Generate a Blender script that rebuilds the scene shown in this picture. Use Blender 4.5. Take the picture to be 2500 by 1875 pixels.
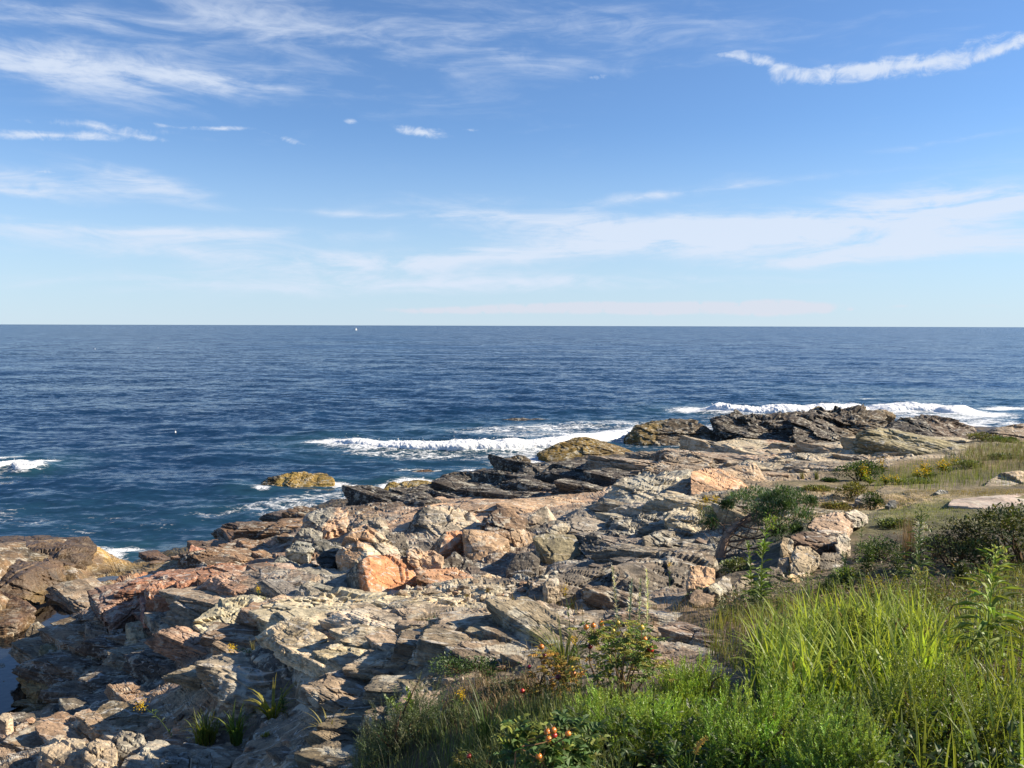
import bpy, math, random
import numpy as np
from mathutils import Matrix, Vector, Euler

for o in list(bpy.data.objects):
    bpy.data.objects.remove(o)
scene = bpy.context.scene
col = scene.collection
random.seed(7)
rng = np.random.default_rng(7)

# ------------------------------------------------------------------ camera
FPX, CX, CY, CAMZ = 2030.0, 1250.0, 937.5, 9.0
PITCH, ROLL = math.radians(4.02), math.radians(0.16)
cam_d = bpy.data.cameras.new('camera')
cam = bpy.data.objects.new('camera', cam_d)
col.objects.link(cam)
cam_d.sensor_width = 36.0
cam_d.lens = 36.0 * FPX / 2500.0
cam_d.clip_start = 0.1
cam_d.clip_end = 60000.0
MROT = Matrix.Rotation(math.pi / 2 - PITCH, 4, 'X') @ Matrix.Rotation(ROLL, 4, 'Z')
cam.matrix_world = Matrix.Translation((0, 0, CAMZ)) @ MROT
scene.camera = cam
RM = np.array(MROT.to_3x3())
CAM = np.array([0, 0, CAMZ])


def ray(px, py):
    px = np.asarray(px, float); py = np.asarray(py, float)
    v = np.stack([(px - CX) / FPX, -(py - CY) / FPX, -np.ones_like(px)], -1)
    return v @ RM.T


def at(px, py, d):
    """world point seen at a pixel of the photograph at forward distance d"""
    v = ray(px, py)
    return CAM + v * (np.asarray(d, float) / v[..., 1])[..., None]


def at_z(px, py, z):
    v = ray(px, py)
    return CAM + v * ((z - CAMZ) / v[..., 2])[..., None]


# ------------------------------------------------------------------ light
SUN_EL, SUN_AZ = math.radians(31), math.radians(86)     # azimuth clockwise from +Y
sun_vec = Vector((math.sin(SUN_AZ) * math.cos(SUN_EL), math.cos(SUN_AZ) * math.cos(SUN_EL), math.sin(SUN_EL)))
sd = bpy.data.lights.new('sun', 'SUN')
sd.energy = 5.0
sd.angle = math.radians(0.53)
sd.color = (1.0, 0.88, 0.71)
sun = bpy.data.objects.new('sun', sd)
col.objects.link(sun)
sun.rotation_euler = sun_vec.to_track_quat('Z', 'Y').to_euler()

scene.view_settings.view_transform = 'Standard'
scene.view_settings.look = 'None'
scene.view_settings.exposure = 1.05
scene.view_settings.gamma = 1.0
scene.view_settings.use_curve_mapping = False
scene.cycles.max_bounces = 6
scene.cycles.diffuse_bounces = 3
scene.cycles.glossy_bounces = 3
scene.cycles.transparent_max_bounces = 8
scene.cycles.use_denoising = True


# ------------------------------------------------------------------ node helpers
class NT:
    def __init__(self, tree):
        self.t = tree; self.n = tree.nodes; self.l = tree.links

    def new(self, typ, **kw):
        n = self.n.new(typ)
        for k, v in kw.items():
            setattr(n, k, v)
        return n

    def put(self, sock, v):
        if isinstance(v, bpy.types.NodeSocket):
            self.l.new(v, sock)
        elif v is not None:
            if hasattr(sock, 'default_value'):
                try:
                    sock.default_value = v
                except Exception:
                    sock.default_value = tuple(v) + (1.0,)

    def math(self, op, a, b=None, c=None, clamp=False):
        n = self.new('ShaderNodeMath', operation=op, use_clamp=clamp)
        self.put(n.inputs[0], a)
        if b is not None: self.put(n.inputs[1], b)
        if c is not None: self.put(n.inputs[2], c)
        return n.outputs[0]

    def vmath(self, op, a, b=None):
        n = self.new('ShaderNodeVectorMath', operation=op)
        self.put(n.inputs[0], a)
        if b is not None:
            self.put(n.inputs[3 if op == 'SCALE' else 1], b)
        return n.outputs[1] if op in ('LENGTH', 'DOT_PRODUCT') else n.outputs[0]

    def noise(self, vec, scale, detail=4, rough=0.55, dist=0.0, lac=2.0):
        n = self.new('ShaderNodeTexNoise')
        self.put(n.inputs['Vector'], vec)
        n.inputs['Scale'].default_value = scale
        n.inputs['Detail'].default_value = detail
        n.inputs['Roughness'].default_value = rough
        n.inputs['Lacunarity'].default_value = lac
        n.inputs['Distortion'].default_value = dist
        return n.outputs[0]

    def smooth(self, v, a, b, lo=0.0, hi=1.0):
        n = self.new('ShaderNodeMapRange', interpolation_type='SMOOTHSTEP')
        self.put(n.inputs[0], v)
        n.inputs[1].default_value = a; n.inputs[2].default_value = b
        n.inputs[3].default_value = lo; n.inputs[4].default_value = hi
        return n.outputs[0]

    def mix(self, f, a, b, blend='MIX'):
        n = self.new('ShaderNodeMix', data_type='RGBA', blend_type=blend)
        self.put(n.inputs[0], f)
        for s, v in ((n.inputs[6], a), (n.inputs[7], b)):
            if isinstance(v, bpy.types.NodeSocket): self.l.new(v, s)
            else: s.default_value = tuple(v) + (1.0,) if len(v) == 3 else v
        return n.outputs[2]

    def bump(self, height, strength, dist, normal=None):
        n = self.new('ShaderNodeBump')
        n.inputs['Strength'].default_value = strength
        n.inputs['Distance'].default_value = dist
        self.put(n.inputs['Height'], height)
        if normal is not None: self.put(n.inputs['Normal'], normal)
        return n.outputs[0]


# ------------------------------------------------------------------ world: sky with cirrus
world = bpy.data.worlds.new('World')
scene.world = world
world.use_nodes = True
W = NT(world.node_tree)
W.n.clear()
sky = W.new('ShaderNodeTexSky', sky_type='NISHITA')
sky.sun_disc = False
sky.sun_elevation = SUN_EL
sky.sun_rotation = SUN_AZ
sky.altitude = 0.0
sky.air_density = 1.0
sky.dust_density = 0.0
sky.ozone_density = 3.0
tc = W.new('ShaderNodeTexCoord')
dirv = W.vmath('NORMALIZE', tc.outputs['Generated'])
sep = W.new('ShaderNodeSeparateXYZ'); W.l.new(dirv, sep.inputs[0])
az = W.math('ARCTAN2', sep.outputs[0], sep.outputs[1])
el = W.math('ARCSINE', sep.outputs[2])
comb = W.new('ShaderNodeCombineXYZ'); W.l.new(az, comb.inputs[0]); W.l.new(el, comb.inputs[1])
ae = comb.outputs[0]
# stretched fibre noise
mp = W.new('ShaderNodeMapping'); W.l.new(ae, mp.inputs[0])
mp.inputs['Rotation'].default_value = (0, 0, math.radians(-3)); mp.inputs['Scale'].default_value = (2.6, 13.0, 1.0)
fib = W.noise(mp.outputs[0], 2.2, 8, 0.62, 0.9)
mp2 = W.new('ShaderNodeMapping'); W.l.new(ae, mp2.inputs[0])
mp2.inputs['Rotation'].default_value = (0, 0, math.radians(28)); mp2.inputs['Scale'].default_value = (9.0, 34.0, 1.0)
fib2 = W.noise(mp2.outputs[0], 1.6, 6, 0.6, 1.2)
puff = W.noise(ae, 38.0, 8, 0.66, 1.4)
warp = W.noise(ae, 5.0, 3, 0.5)
warp_off = W.math('MULTIPLY', W.math('SUBTRACT', warp, 0.5), 0.022)
el_w = W.math('ADD', el, warp_off)
cw = W.new('ShaderNodeCombineXYZ'); W.l.new(az, cw.inputs[0]); W.l.new(el_w, cw.inputs[1])
aew = cw.outputs[0]


def cloud_blob(px, py, rx, ry, tilt, s):
    v = ray(px, py); v = v / np.linalg.norm(v)
    m = W.new('ShaderNodeMapping', vector_type='TEXTURE'); W.l.new(aew, m.inputs[0])
    m.inputs['Location'].default_value = (math.atan2(v[0], v[1]), math.asin(v[2]), 0)
    m.inputs['Rotation'].default_value = (0, 0, math.radians(tilt))
    m.inputs['Scale'].default_value = (rx * 1.9 / FPX, ry * 1.9 / FPX, 1)
    g = W.new('ShaderNodeTexGradient', gradient_type='QUADRATIC_SPHERE'); W.l.new(m.outputs[0], g.inputs[0])
    return g.outputs[1], s * 1.35


def add_all(items):
    tot = 0.0
    for it in items:
        g, k = cloud_blob(*it)
        tot = W.math('MULTIPLY_ADD', g, k, tot)
    return tot


cirrus = add_all([
    (130, 160, 400, 64, -2, 1.0), (480, 190, 220, 28, -4, 0.6), (700, 90, 540, 100, -10, 0.46),
    (1500, 60, 650, 70, -5, 0.40), (150, 20, 350, 44, 0, 0.4), (1250, 130, 500, 44, -6, 0.33),
    (120, 452, 250, 30, 0, 0.75), (330, 440, 150, 26, -9, 0.80), (60, 480, 160, 16, 0, 0.6),
    (1950, 545, 560, 48, 2, 1.25), (1450, 560, 420, 44, -6, 1.05), (2350, 520, 300, 66, 4, 1.15),
    (1250, 625, 560, 28, 3, 1.05), (2200, 612, 330, 26, 1, 1.15), (400, 565, 430, 18, 1, 0.9),
    (900, 520, 380, 10, -1, 0.55), (500, 610, 620, 32, -2, 0.75), (1560, 482, 190, 16, 9, 0.62),
    (1800, 455, 300, 12, 3, 0.45), (1200, 690, 700, 26, 0, 0.9), (2350, 338, 160, 9, 4, 0.55),
    (1980, 640, 260, 12, 1, 0.6), (600, 700, 800, 26, 0, 0.35)])
puffy = add_all([
    (1890, 162, 80, 15, -20, 0.95), (2080, 165, 140, 14, 4, 0.9), (2260, 148, 170, 18, 6, 0.95),
    (2440, 125, 120, 11, 8, 0.9), (1800, 145, 50, 9, -8, 0.7), (2200, 150, 330, 30, 4, 0.35), (1450, 190, 42, 7, 2, 0.6),
    (100, 335, 170, 10, 4, 1.1), (230, 312, 150, 10, 2, 0.75), (340, 334, 60, 7, -5, 0.6),
    (535, 313, 62, 6, 4, 0.95), (1035, 322, 70, 13, -8, 1.05), (857, 300, 17, 8, 0, 0.8),
    (700, 340, 60, 8, -12, 0.6), (1150, 321, 30, 5, -4, 0.45), (395, 303, 50, 6, -3, 0.55), (100, 425, 40, 5, 3, 0.6)])
fibre = W.math('ADD', W.math('MULTIPLY', fib, 0.75), W.math('MULTIPLY', fib2, 0.35))
veil = W.smooth(fib, 0.50, 0.80, 0.0, 0.10)
c1 = W.math('MULTIPLY', cirrus, W.smooth(fibre, 0.28, 0.75, 0.15, 1.3))
c1 = W.math('ADD', W.math('ADD', c1, W.math('MULTIPLY', W.math('SUBTRACT', fibre, 0.55), 0.9)), veil)
c1 = W.smooth(c1, 0.05, 1.35, 0.0, 0.85)
pf = W.math('ADD', W.math('MULTIPLY', puff, 0.65), W.math('MULTIPLY', fib2, 0.55))
c2 = W.math('ADD', puffy, W.math('MULTIPLY', W.math('SUBTRACT', pf, 0.60), 4.5))
c2 = W.smooth(W.math('MULTIPLY', c2, W.smooth(puffy, 0.0, 0.45)), 0.05, 1.75, 0.0, 0.88)
alpha = W.math('MAXIMUM', c1, c2)
# low bank of pinkish cumulus above the horizon
v0 = ray(1650, 770); e_base = math.asin(v0[2] / np.linalg.norm(v0))
low = add_all([(1700, 752, 280, 15, 1, 1.3), (1350, 756, 280, 13, 0, 1.1), (1080, 757, 180, 8, 0, 0.6), (1900, 746, 80, 18, 0, 1.2), (2015, 750, 16, 11, 0, 0.8),
               (2080, 755, 12, 5, 0, 0.5), (2200, 752, 40, 6, 0, 0.35), (2420, 750, 60, 10, 0, 0.3)])
lowp = W.smooth(W.math('MULTIPLY', low, W.smooth(W.noise(ae, 70.0, 4, 0.55), 0.15, 0.55)), 0.15, 0.75, 0.0, 0.55)
haze_f = W.smooth(el, -0.02, 0.24, 0.75, 0.0)
skyc = sky.outputs[0]
skyc = W.mix(1.0, skyc, (0.88, 1.07, 1.32), 'MULTIPLY')
skyc = W.mix(haze_f, skyc, (4.7, 6.1, 7.7))
skyc = W.mix(alpha, skyc, (6.3, 7.0, 8.2))
skyc = W.mix(lowp, skyc, (6.7, 6.4, 7.2))
bg = W.new('ShaderNodeBackground')
W.l.new(skyc, bg.inputs[0]); bg.inputs[1].default_value = 0.057
wo = W.new('ShaderNodeOutputWorld'); W.l.new(bg.outputs[0], wo.inputs[0])


# ------------------------------------------------------------------ numpy noise
def _hash(ix, iy, iz, seed):
    h = (ix.astype(np.uint32) * np.uint32(374761393) + iy.astype(np.uint32) * np.uint32(668265263)
         + iz.astype(np.uint32) * np.uint32(2246822519) + np.uint32(seed * 3266489917 & 0xffffffff))
    h = (h ^ (h >> np.uint32(13))) * np.uint32(1274126177)
    h = (h ^ (h >> np.uint32(16))) * np.uint32(2654435761)
    h = h ^ (h >> np.uint32(15))
    return (h & np.uint32(0xffffff)).astype(np.float32) / np.float32(0xffffff)


def vnoise(x, y, z, seed=0):
    fx, fy, fz = np.floor(x), np.floor(y), np.floor(z)
    ix, iy, iz = fx.astype(np.int64), fy.astype(np.int64), fz.astype(np.int64)
    tx, ty, tz = x - fx, y - fy, z - fz
    tx = tx * tx * (3 - 2 * tx); ty = ty * ty * (3 - 2 * ty); tz = tz * tz * (3 - 2 * tz)
    r = 0
    for a in (0, 1):
        wx = tx if a else 1 - tx
        for b in (0, 1):
            wy = ty if b else 1 - ty
            for c in (0, 1):
                wz = tz if c else 1 - tz
                r = r + wx * wy * wz * _hash(ix + a, iy + b, iz + c, seed)
    return r


def vnoise2(x, y, seed=0):
    fx, fy = np.floor(x), np.floor(y)
    ix, iy = fx.astype(np.int64), fy.astype(np.int64)
    tx, ty = x - fx, y - fy
    tx = tx * tx * (3 - 2 * tx); ty = ty * ty * (3 - 2 * ty)
    iz = np.zeros_like(ix)
    r = 0
    for a in (0, 1):
        wx = tx if a else 1 - tx
        for b in (0, 1):
            r = r + wx * (ty if b else 1 - ty) * _hash(ix + a, iy + b, iz, seed)
    return r


def fbm2(x, y, seed=0, oct=4, gain=0.5):
    s, a, t = 0, 1.0, 0.0
    for k in range(oct):
        s = s + a * vnoise2(x * 2 ** k + 17.3 * k, y * 2 ** k - 9.1 * k, seed + k); t += a; a *= gain
    return s / t


def fbm3(p, seed=0, oct=4, gain=0.5):
    s, a, t = 0, 1.0, 0.0
    for k in range(oct):
        q = p * 2 ** k + 5.7 * k
        s = s + a * vnoise(q[:, 0], q[:, 1], q[:, 2], seed + k); t += a; a *= gain
    return s / t


def voro2(u, v, seed=0):
    """nearest jittered cell: distance to edge proxy, offset to centre, four random values"""
    iu, iv = np.floor(u).astype(np.int64), np.floor(v).astype(np.int64)
    z = np.zeros_like(iu)
    f1 = np.full(u.shape, 9.0, np.float32); f2 = f1.copy()
    bu = np.zeros_like(f1); bv = np.zeros_like(f1); cu = iu.copy(); cv = iv.copy()
    for a in (-1, 0, 1):
        for b in (-1, 0, 1):
            ju = _hash(iu + a, iv + b, z, seed); jv = _hash(iu + a, iv + b, z + 1, seed)
            du = iu + a + ju - u; dv = iv + b + jv - v
            d = (du * du + dv * dv).astype(np.float32)
            m = d < f1
            f2 = np.where(m, f1, np.minimum(f2, d))
            f1 = np.where(m, d, f1)
            bu = np.where(m, -du, bu); bv = np.where(m, -dv, bv)
            cu = np.where(m, iu + a, cu); cv = np.where(m, iv + b, cv)
    r = [_hash(cu, cv, z + 2 + k, seed) for k in range(4)]
    return np.sqrt(f2) - np.sqrt(f1), bu, bv, r


def voro3(p, seed=0):
    i = np.floor(p).astype(np.int64)
    f1 = np.full(len(p), 99.0, np.float32); f2 = f1.copy()
    best = np.zeros((len(p), 3), np.float32); c = i.copy()
    for a in (-1, 0, 1):
        for b in (-1, 0, 1):
            for g in (-1, 0, 1):
                j = i + np.array([a, b, g])
                off = np.stack([_hash(j[:, 0], j[:, 1], j[:, 2], seed + k) for k in range(3)], 1)
                dv = p - (j + off)
                d = (dv * dv).sum(1).astype(np.float32)
                m = d < f1
                f2 = np.where(m, f1, np.minimum(f2, d)); f1 = np.where(m, d, f1)
                best[m] = dv[m]; c[m] = j[m]
    r = [_hash(c[:, 0], c[:, 1], c[:, 2], seed + 11 + k) for k in range(4)]
    return np.sqrt(f2) - np.sqrt(f1), best, r


def sstep(x, a, b):
    t = np.clip((x - a) / (b - a), 0, 1)
    return t * t * (3 - 2 * t)


# ------------------------------------------------------------------ mesh helpers
def mesh_from(name, V, F, C=None, A=None, smooth=False):
    """F: (n,3) or (n,4) int array; C: vertex colours (n,3); A: dict of float attributes"""
    me = bpy.data.meshes.new(name)
    k = F.shape[1]
    me.vertices.add(len(V)); me.vertices.foreach_set('co', np.ascontiguousarray(V, np.float32).ravel())
    me.loops.add(F.size); me.loops.foreach_set('vertex_index', np.ascontiguousarray(F, np.int32).ravel())
    me.polygons.add(len(F))
    me.polygons.foreach_set('loop_start', np.arange(0, F.size, k, dtype=np.int32))
    if smooth:
        me.polygons.foreach_set('use_smooth', np.ones(len(F), bool))
    else:
        me.polygons.foreach_set('use_smooth', np.zeros(len(F), bool))
    me.update(calc_edges=True)
    if C is not None:
        a = me.attributes.new('Col', 'FLOAT_COLOR', 'POINT')
        c4 = np.ones((len(V), 4), np.float32); c4[:, :3] = C
        a.data.foreach_set('color', c4.ravel())
    for n, v in (A or {}).items():
        a = me.attributes.new(n, 'FLOAT', 'POINT')
        a.data.foreach_set('value', np.ascontiguousarray(v, np.float32))
    return me


def obj(name, me, mat, parent=None, loc=None):
    o = bpy.data.objects.new(name, me)
    col.objects.link(o)
    if me is not None and mat is not None:
        me.materials.append(mat)
    if loc is not None: o.location = loc
    if parent is not None: o.parent = parent
    return o


def tag(o, label, cat, group=None):
    o['label'] = label; o['category'] = cat
    if group: o['group'] = group
    return o


def thing(name, label, cat, loc, group=None):
    return tag(obj(name, None, None, None, loc), label, cat, group)


class MB:
    """collects coloured triangles"""
    def __init__(self):
        self.V, self.F, self.C, self.n = [], [], [], 0

    def add(self, V, F, C):
        V = np.asarray(V, float).reshape(-1, 3); C = np.broadcast_to(np.asarray(C, float), V.shape)
        self.V.append(V); self.F.append(np.asarray(F) + self.n); self.C.append(C); self.n += len(V)

    def build(self, name, mat, parent=None, origin=(0, 0, 0), smooth=False):
        V = np.concatenate(self.V) - np.asarray(origin); F = np.concatenate(self.F); C = np.concatenate(self.C)
        me = mesh_from(name, V, F, C, smooth=smooth)
        return obj(name, me, mat, parent, None if parent else origin)

    def blades(self, base, az, h, w, bend, colr, segs=4, droop=1.8, tipcol=None):
        """curved tapering strips: base (n,3), az bending direction, h length, bend = lean 0..2"""
        base = np.asarray(base, float); n = len(base)
        if not n: return
        az = np.broadcast_to(az, n); h = np.broadcast_to(h, n); w = np.broadcast_to(w, n); bend = np.broadcast_to(bend, n)
        colr = np.broadcast_to(colr, (n, 3))
        t = np.linspace(0, 1, segs + 1)
        ang = bend[:, None] * (t[None, :] ** droop)          # angle from vertical
        ds = h[:, None] / segs
        hx = np.concatenate([np.zeros((n, 1)), np.cumsum(np.sin((ang[:, 1:] + ang[:, :-1]) / 2) * ds, 1)], 1)
        hz = np.concatenate([np.zeros((n, 1)), np.cumsum(np.cos((ang[:, 1:] + ang[:, :-1]) / 2) * ds, 1)], 1)
        ctr = base[:, None, :] + np.stack([hx * np.cos(az)[:, None], hx * np.sin(az)[:, None], hz], -1)
        wid = w[:, None] * np.clip(1.0 - t ** 1.6, 0.04, 1)[None, :] * np.minimum(1, 0.55 + 2 * t)[None, :]
        side = np.stack([-np.sin(az), np.cos(az), np.zeros(n)], -1)[:, None, :]
        L = ctr - side * wid[..., None] / 2; R = ctr + side * wid[..., None] / 2
        V = np.stack([L, R], 2).reshape(n, -1, 3)
        m = V.shape[1]
        f = []
        for k in range(segs):
            f += [[2 * k, 2 * k + 1, 2 * k + 3], [2 * k, 2 * k + 3, 2 * k + 2]]
        F = (np.array(f)[None] + (np.arange(n) * m)[:, None, None]).reshape(-1, 3)
        cc = np.repeat(colr[:, None, :], m, 1)
        if tipcol is not None:
            tt = np.repeat(t, 2)[None, :, None]
            cc = cc * (1 - tt) + np.asarray(tipcol) * tt
        self.add(V.reshape(-1, 3), F, cc.reshape(-1, 3))
        return ctr[:, -1]

    def leaves(self, pos, dirs, L, wd, colr, fold=0.25, droop=0.2, up=None):
        """ovate folded leaves: pos (n,3), dirs (n,3) unit"""
        pos = np.asarray(pos, float); n = len(pos)
        if not n: return
        dirs = np.asarray(dirs, float); L = np.broadcast_to(L, n); wd = np.broadcast_to(wd, n)
        colr = np.broadcast_to(colr, (n, 3))
        upv = np.array([0, 0, 1.0]) if up is None else up
        s = np.cross(dirs, upv); s /= (np.linalg.norm(s, axis=1, keepdims=True) + 1e-6)
        nn = np.cross(s, dirs)
        Lx, Wx = L[:, None], wd[:, None]
        p0 = pos
        p1 = pos + dirs * Lx * 0.35 + s * Wx * .5 + nn * Wx * fold
        p2 = pos + dirs * Lx * 0.35 - s * Wx * .5 + nn * Wx * fold
        pm = pos + dirs * Lx * 0.40
        p3 = pos + dirs * Lx * 0.72 + s * Wx * .36 + nn * (Wx * fold * .7 - Lx * droop * .3)
        p4 = pos + dirs * Lx * 0.72 - s * Wx * .36 + nn * (Wx * fold * .7 - Lx * droop * .3)
        p5 = pos + dirs * Lx - nn * Lx * droop
        V = np.stack([p0, p1, p2, pm, p3, p4, p5], 1)
        f = np.array([[0, 3, 1], [0, 2, 3], [1, 3, 4], [3, 2, 5], [3, 5, 6], [3, 6, 4]])
        F = (f[None] + (np.arange(n) * 7)[:, None, None]).reshape(-1, 3)
        self.add(V.reshape(-1, 3), F, np.repeat(colr, 7, 0))

    def tube(self, pts, rad, colr, sides=5):
        pts = np.asarray(pts, float); n = len(pts)
        rad = np.broadcast_to(rad, n)
        tan = np.gradient(pts, axis=0); tan /= np.linalg.norm(tan, axis=1, keepdims=True) + 1e-9
        ref = np.array([0.3, 0.9, 0.2]); s = np.cross(tan, ref); s /= np.linalg.norm(s, axis=1, keepdims=True) + 1e-9
        b = np.cross(tan, s)
        a = np.arange(sides) * 2 * math.pi / sides
        V = pts[:, None] + (s[:, None] * np.cos(a)[None, :, None] + b[:, None] * np.sin(a)[None, :, None]) * rad[:, None, None]
        F = []
        for i in range(n - 1):
            for j in range(sides):
                k = (j + 1) % sides
                F += [[i * sides + j, i * sides + k, (i + 1) * sides + k], [i * sides + j, (i + 1) * sides + k, (i + 1) * sides + j]]
        self.add(V.reshape(-1, 3), np.array(F), colr)

    def ball(self, c, r, colr, lvl=1, squash=(1, 1, 1)):
        D, F = ico(lvl)
        self.add(np.asarray(c) + D * r * np.asarray(squash), F, colr)


_ico = {}
def ico(level):
    if level in _ico: return _ico[level]
    if level == 0:
        p = (1 + 5 ** .5) / 2
        V = np.array([(-1, p, 0), (1, p, 0), (-1, -p, 0), (1, -p, 0), (0, -1, p), (0, 1, p), (0, -1, -p), (0, 1, -p), (p, 0, -1), (p, 0, 1), (-p, 0, -1), (-p, 0, 1)], float)
        F = np.array([(0, 11, 5), (0, 5, 1), (0, 1, 7), (0, 7, 10), (0, 10, 11), (1, 5, 9), (5, 11, 4), (11, 10, 2), (10, 7, 6), (7, 1, 8), (3, 9, 4), (3, 4, 2), (3, 2, 6), (3, 6, 8), (3, 8, 9), (4, 9, 5), (2, 4, 11), (6, 2, 10), (8, 6, 7), (9, 8, 1)])
    else:
        V0, F0 = ico(level - 1)
        E = np.sort(np.concatenate([F0[:, [0, 1]], F0[:, [1, 2]], F0[:, [2, 0]]]), 1)
        U, inv = np.unique(E, axis=0, return_inverse=True)
        inv = inv.ravel()
        M = (V0[U[:, 0]] + V0[U[:, 1]]) / 2
        n = len(F0); a, b, c = (inv[:n] + len(V0), inv[n:2 * n] + len(V0), inv[2 * n:] + len(V0))
        V = np.concatenate([V0, M])
        F = np.concatenate([np.stack([F0[:, 0], a, c], 1), np.stack([F0[:, 1], b, a], 1), np.stack([F0[:, 2], c, b], 1), np.stack([a, b, c], 1)])
    V = V / np.linalg.norm(V, axis=1, keepdims=True)
    _ico[level] = (V, F)
    return V, F


# ------------------------------------------------------------------ materials
def new_mat(name):
    m = bpy.data.materials.new(name); m.use_nodes = True
    t = NT(m.node_tree); t.n.clear()
    out = t.new('ShaderNodeOutputMaterial')
    return m, t, out


def rock_material(name='coastal_rock', per_object=False):
    m, t, out = new_mat(name)
    at_ = t.new('ShaderNodeAttribute', attribute_name='Col')
    wet = t.new('ShaderNodeAttribute', attribute_name='wet').outputs['Fac']
    if per_object:
        wet = t.new('ShaderNodeAttribute', attribute_type='OBJECT', attribute_name='wetness').outputs['Fac']
    pos = t.new('ShaderNodeNewGeometry').outputs['Position']
    n1 = t.noise(pos, 1.3, 4, 0.6, 0.3)
    n2 = t.noise(pos, 11.0, 4, 0.65, 0.2)
    n3 = t.noise(pos, 70.0, 2, 0.7)
    mpn = t.new('ShaderNodeMapping'); t.l.new(pos, mpn.inputs[0])
    mpn.inputs['Rotation'].default_value = (math.radians(18), math.radians(-12), math.radians(37)); mpn.inputs['Scale'].default_value = (1.2, 7.0, 9.0)
    band = t.noise(mpn.outputs[0], 2.0, 4, 0.65, 0.6)
    c = at_.outputs['Color']
    if per_object:      # the stone's own colour
        c = t.mix(1.0, c, t.new('ShaderNodeAttribute', attribute_type='OBJECT', attribute_name='tint').outputs['Color'], 'MULTIPLY')
    f = t.math('ADD', t.math('MULTIPLY', n1, 0.7), t.math('ADD', t.math('MULTIPLY', n2, 0.75), t.math('MULTIPLY', n3, 0.18)))
    f = t.math('ADD', f, t.math('MULTIPLY', t.math('SUBTRACT', band, 0.5), 1.0))
    gain = t.smooth(f, 0.42, 1.20, 0.50, 1.50)
    gc = t.new('ShaderNodeCombineColor'); [t.l.new(gain, gc.inputs[i]) for i in range(3)]
    c = t.mix(1.0, c, gc.outputs[0], 'MULTIPLY')
    c = t.mix(1.0, c, (1.02, 0.94, 0.80), 'MULTIPLY')
    # pale lichen spots, rust stain
    soil = t.new('ShaderNodeAttribute', attribute_name='soil').outputs['Fac']
    dry = t.math('MULTIPLY', t.math('SUBTRACT', 1.0, wet), t.smooth(soil, 0.15, 0.5, 1.0, 0.0))
    lich = t.smooth(t.math('ADD', t.math('MULTIPLY', n2, 0.35), t.math('MULTIPLY', t.noise(pos, 2.6, 5, 0.62, 0.4), 0.85)), 0.64, 0.70, 0.0, 0.55)
    c = t.mix(t.math('MULTIPLY', lich, dry), c, (0.50, 0.47, 0.37))
    stain = t.smooth(t.noise(pos, 1.9, 5, 0.6, 0.8), 0.56, 0.66, 0.0, 0.55)
    c = t.mix(stain, c, (0.045, 0.042, 0.038))
    vn = t.math('ABSOLUTE', t.math('SUBTRACT', t.noise(mpn.outputs[0], 0.35, 3, 0.5, 0.5), 0.5))
    c = t.mix(t.math('MULTIPLY', t.smooth(vn, 0.0, 0.012, 0.6, 0.0), dry), c, (0.52, 0.50, 0.45))
    rust = t.smooth(t.noise(pos, 2.7, 5, 0.6, 0.5), 0.62, 0.74, 0.0, 0.30)
    c = t.mix(t.math('MULTIPLY', rust, dry), c, (0.30, 0.17, 0.09))
    h = t.math('ADD', t.math('MULTIPLY', t.noise(pos, 9.0, 3, 0.6), 0.8), t.noise(mpn.outputs[0], 2.0, 3, 0.6, 0.6))
    b = t.bump(h, 0.8, 0.05)
    p = t.new('ShaderNodeBsdfPrincipled')
    t.l.new(c, p.inputs['Base Color']); t.l.new(b, p.inputs['Normal'])
    rg = t.math('SUBTRACT', 0.88, t.math('MULTIPLY', wet, 0.42)); t.l.new(rg, p.inputs['Roughness'])
    p.inputs['Specular IOR Level'].default_value = 0.35
    t.l.new(p.outputs[0], out.inputs[0])
    return m


def leaf_material(name, trans=0.35, rough=0.5, gloss=0.03):
    m, t, out = new_mat(name)
    a = t.new('ShaderNodeAttribute', attribute_name='Col')
    pos = t.new('ShaderNodeNewGeometry').outputs['Position']
    n = t.smooth(t.noise(pos, 9.0, 3, 0.6), 0.3, 0.7, 0.72, 1.28)
    gc = t.new('ShaderNodeCombineColor'); [t.l.new(n, gc.inputs[i]) for i in range(3)]
    c = t.mix(1.0, a.outputs['Color'], gc.outputs[0], 'MULTIPLY')
    d = t.new('ShaderNodeBsdfDiffuse'); t.l.new(c, d.inputs[0])
    tr = t.new('ShaderNodeBsdfTranslucent')
    c2 = t.mix(1.0, c, (1.25, 1.15, 0.55), 'MULTIPLY'); t.l.new(c2, tr.inputs[0])
    mx = t.new('ShaderNodeMixShader'); mx.inputs[0].default_value = trans
    t.l.new(d.outputs[0], mx.inputs[1]); t.l.new(tr.outputs[0], mx.inputs[2])
    g = t.new('ShaderNodeBsdfGlossy'); g.inputs['Roughness'].default_value = rough
    g.inputs[0].default_value = (1, 1, 1, 1)
    mg = t.new('ShaderNodeMixShader'); mg.inputs[0].default_value = gloss
    t.l.new(mx.outputs[0], mg.inputs[1]); t.l.new(g.outputs[0], mg.inputs[2])
    t.l.new(mg.outputs[0], out.inputs[0])
    return m


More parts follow.
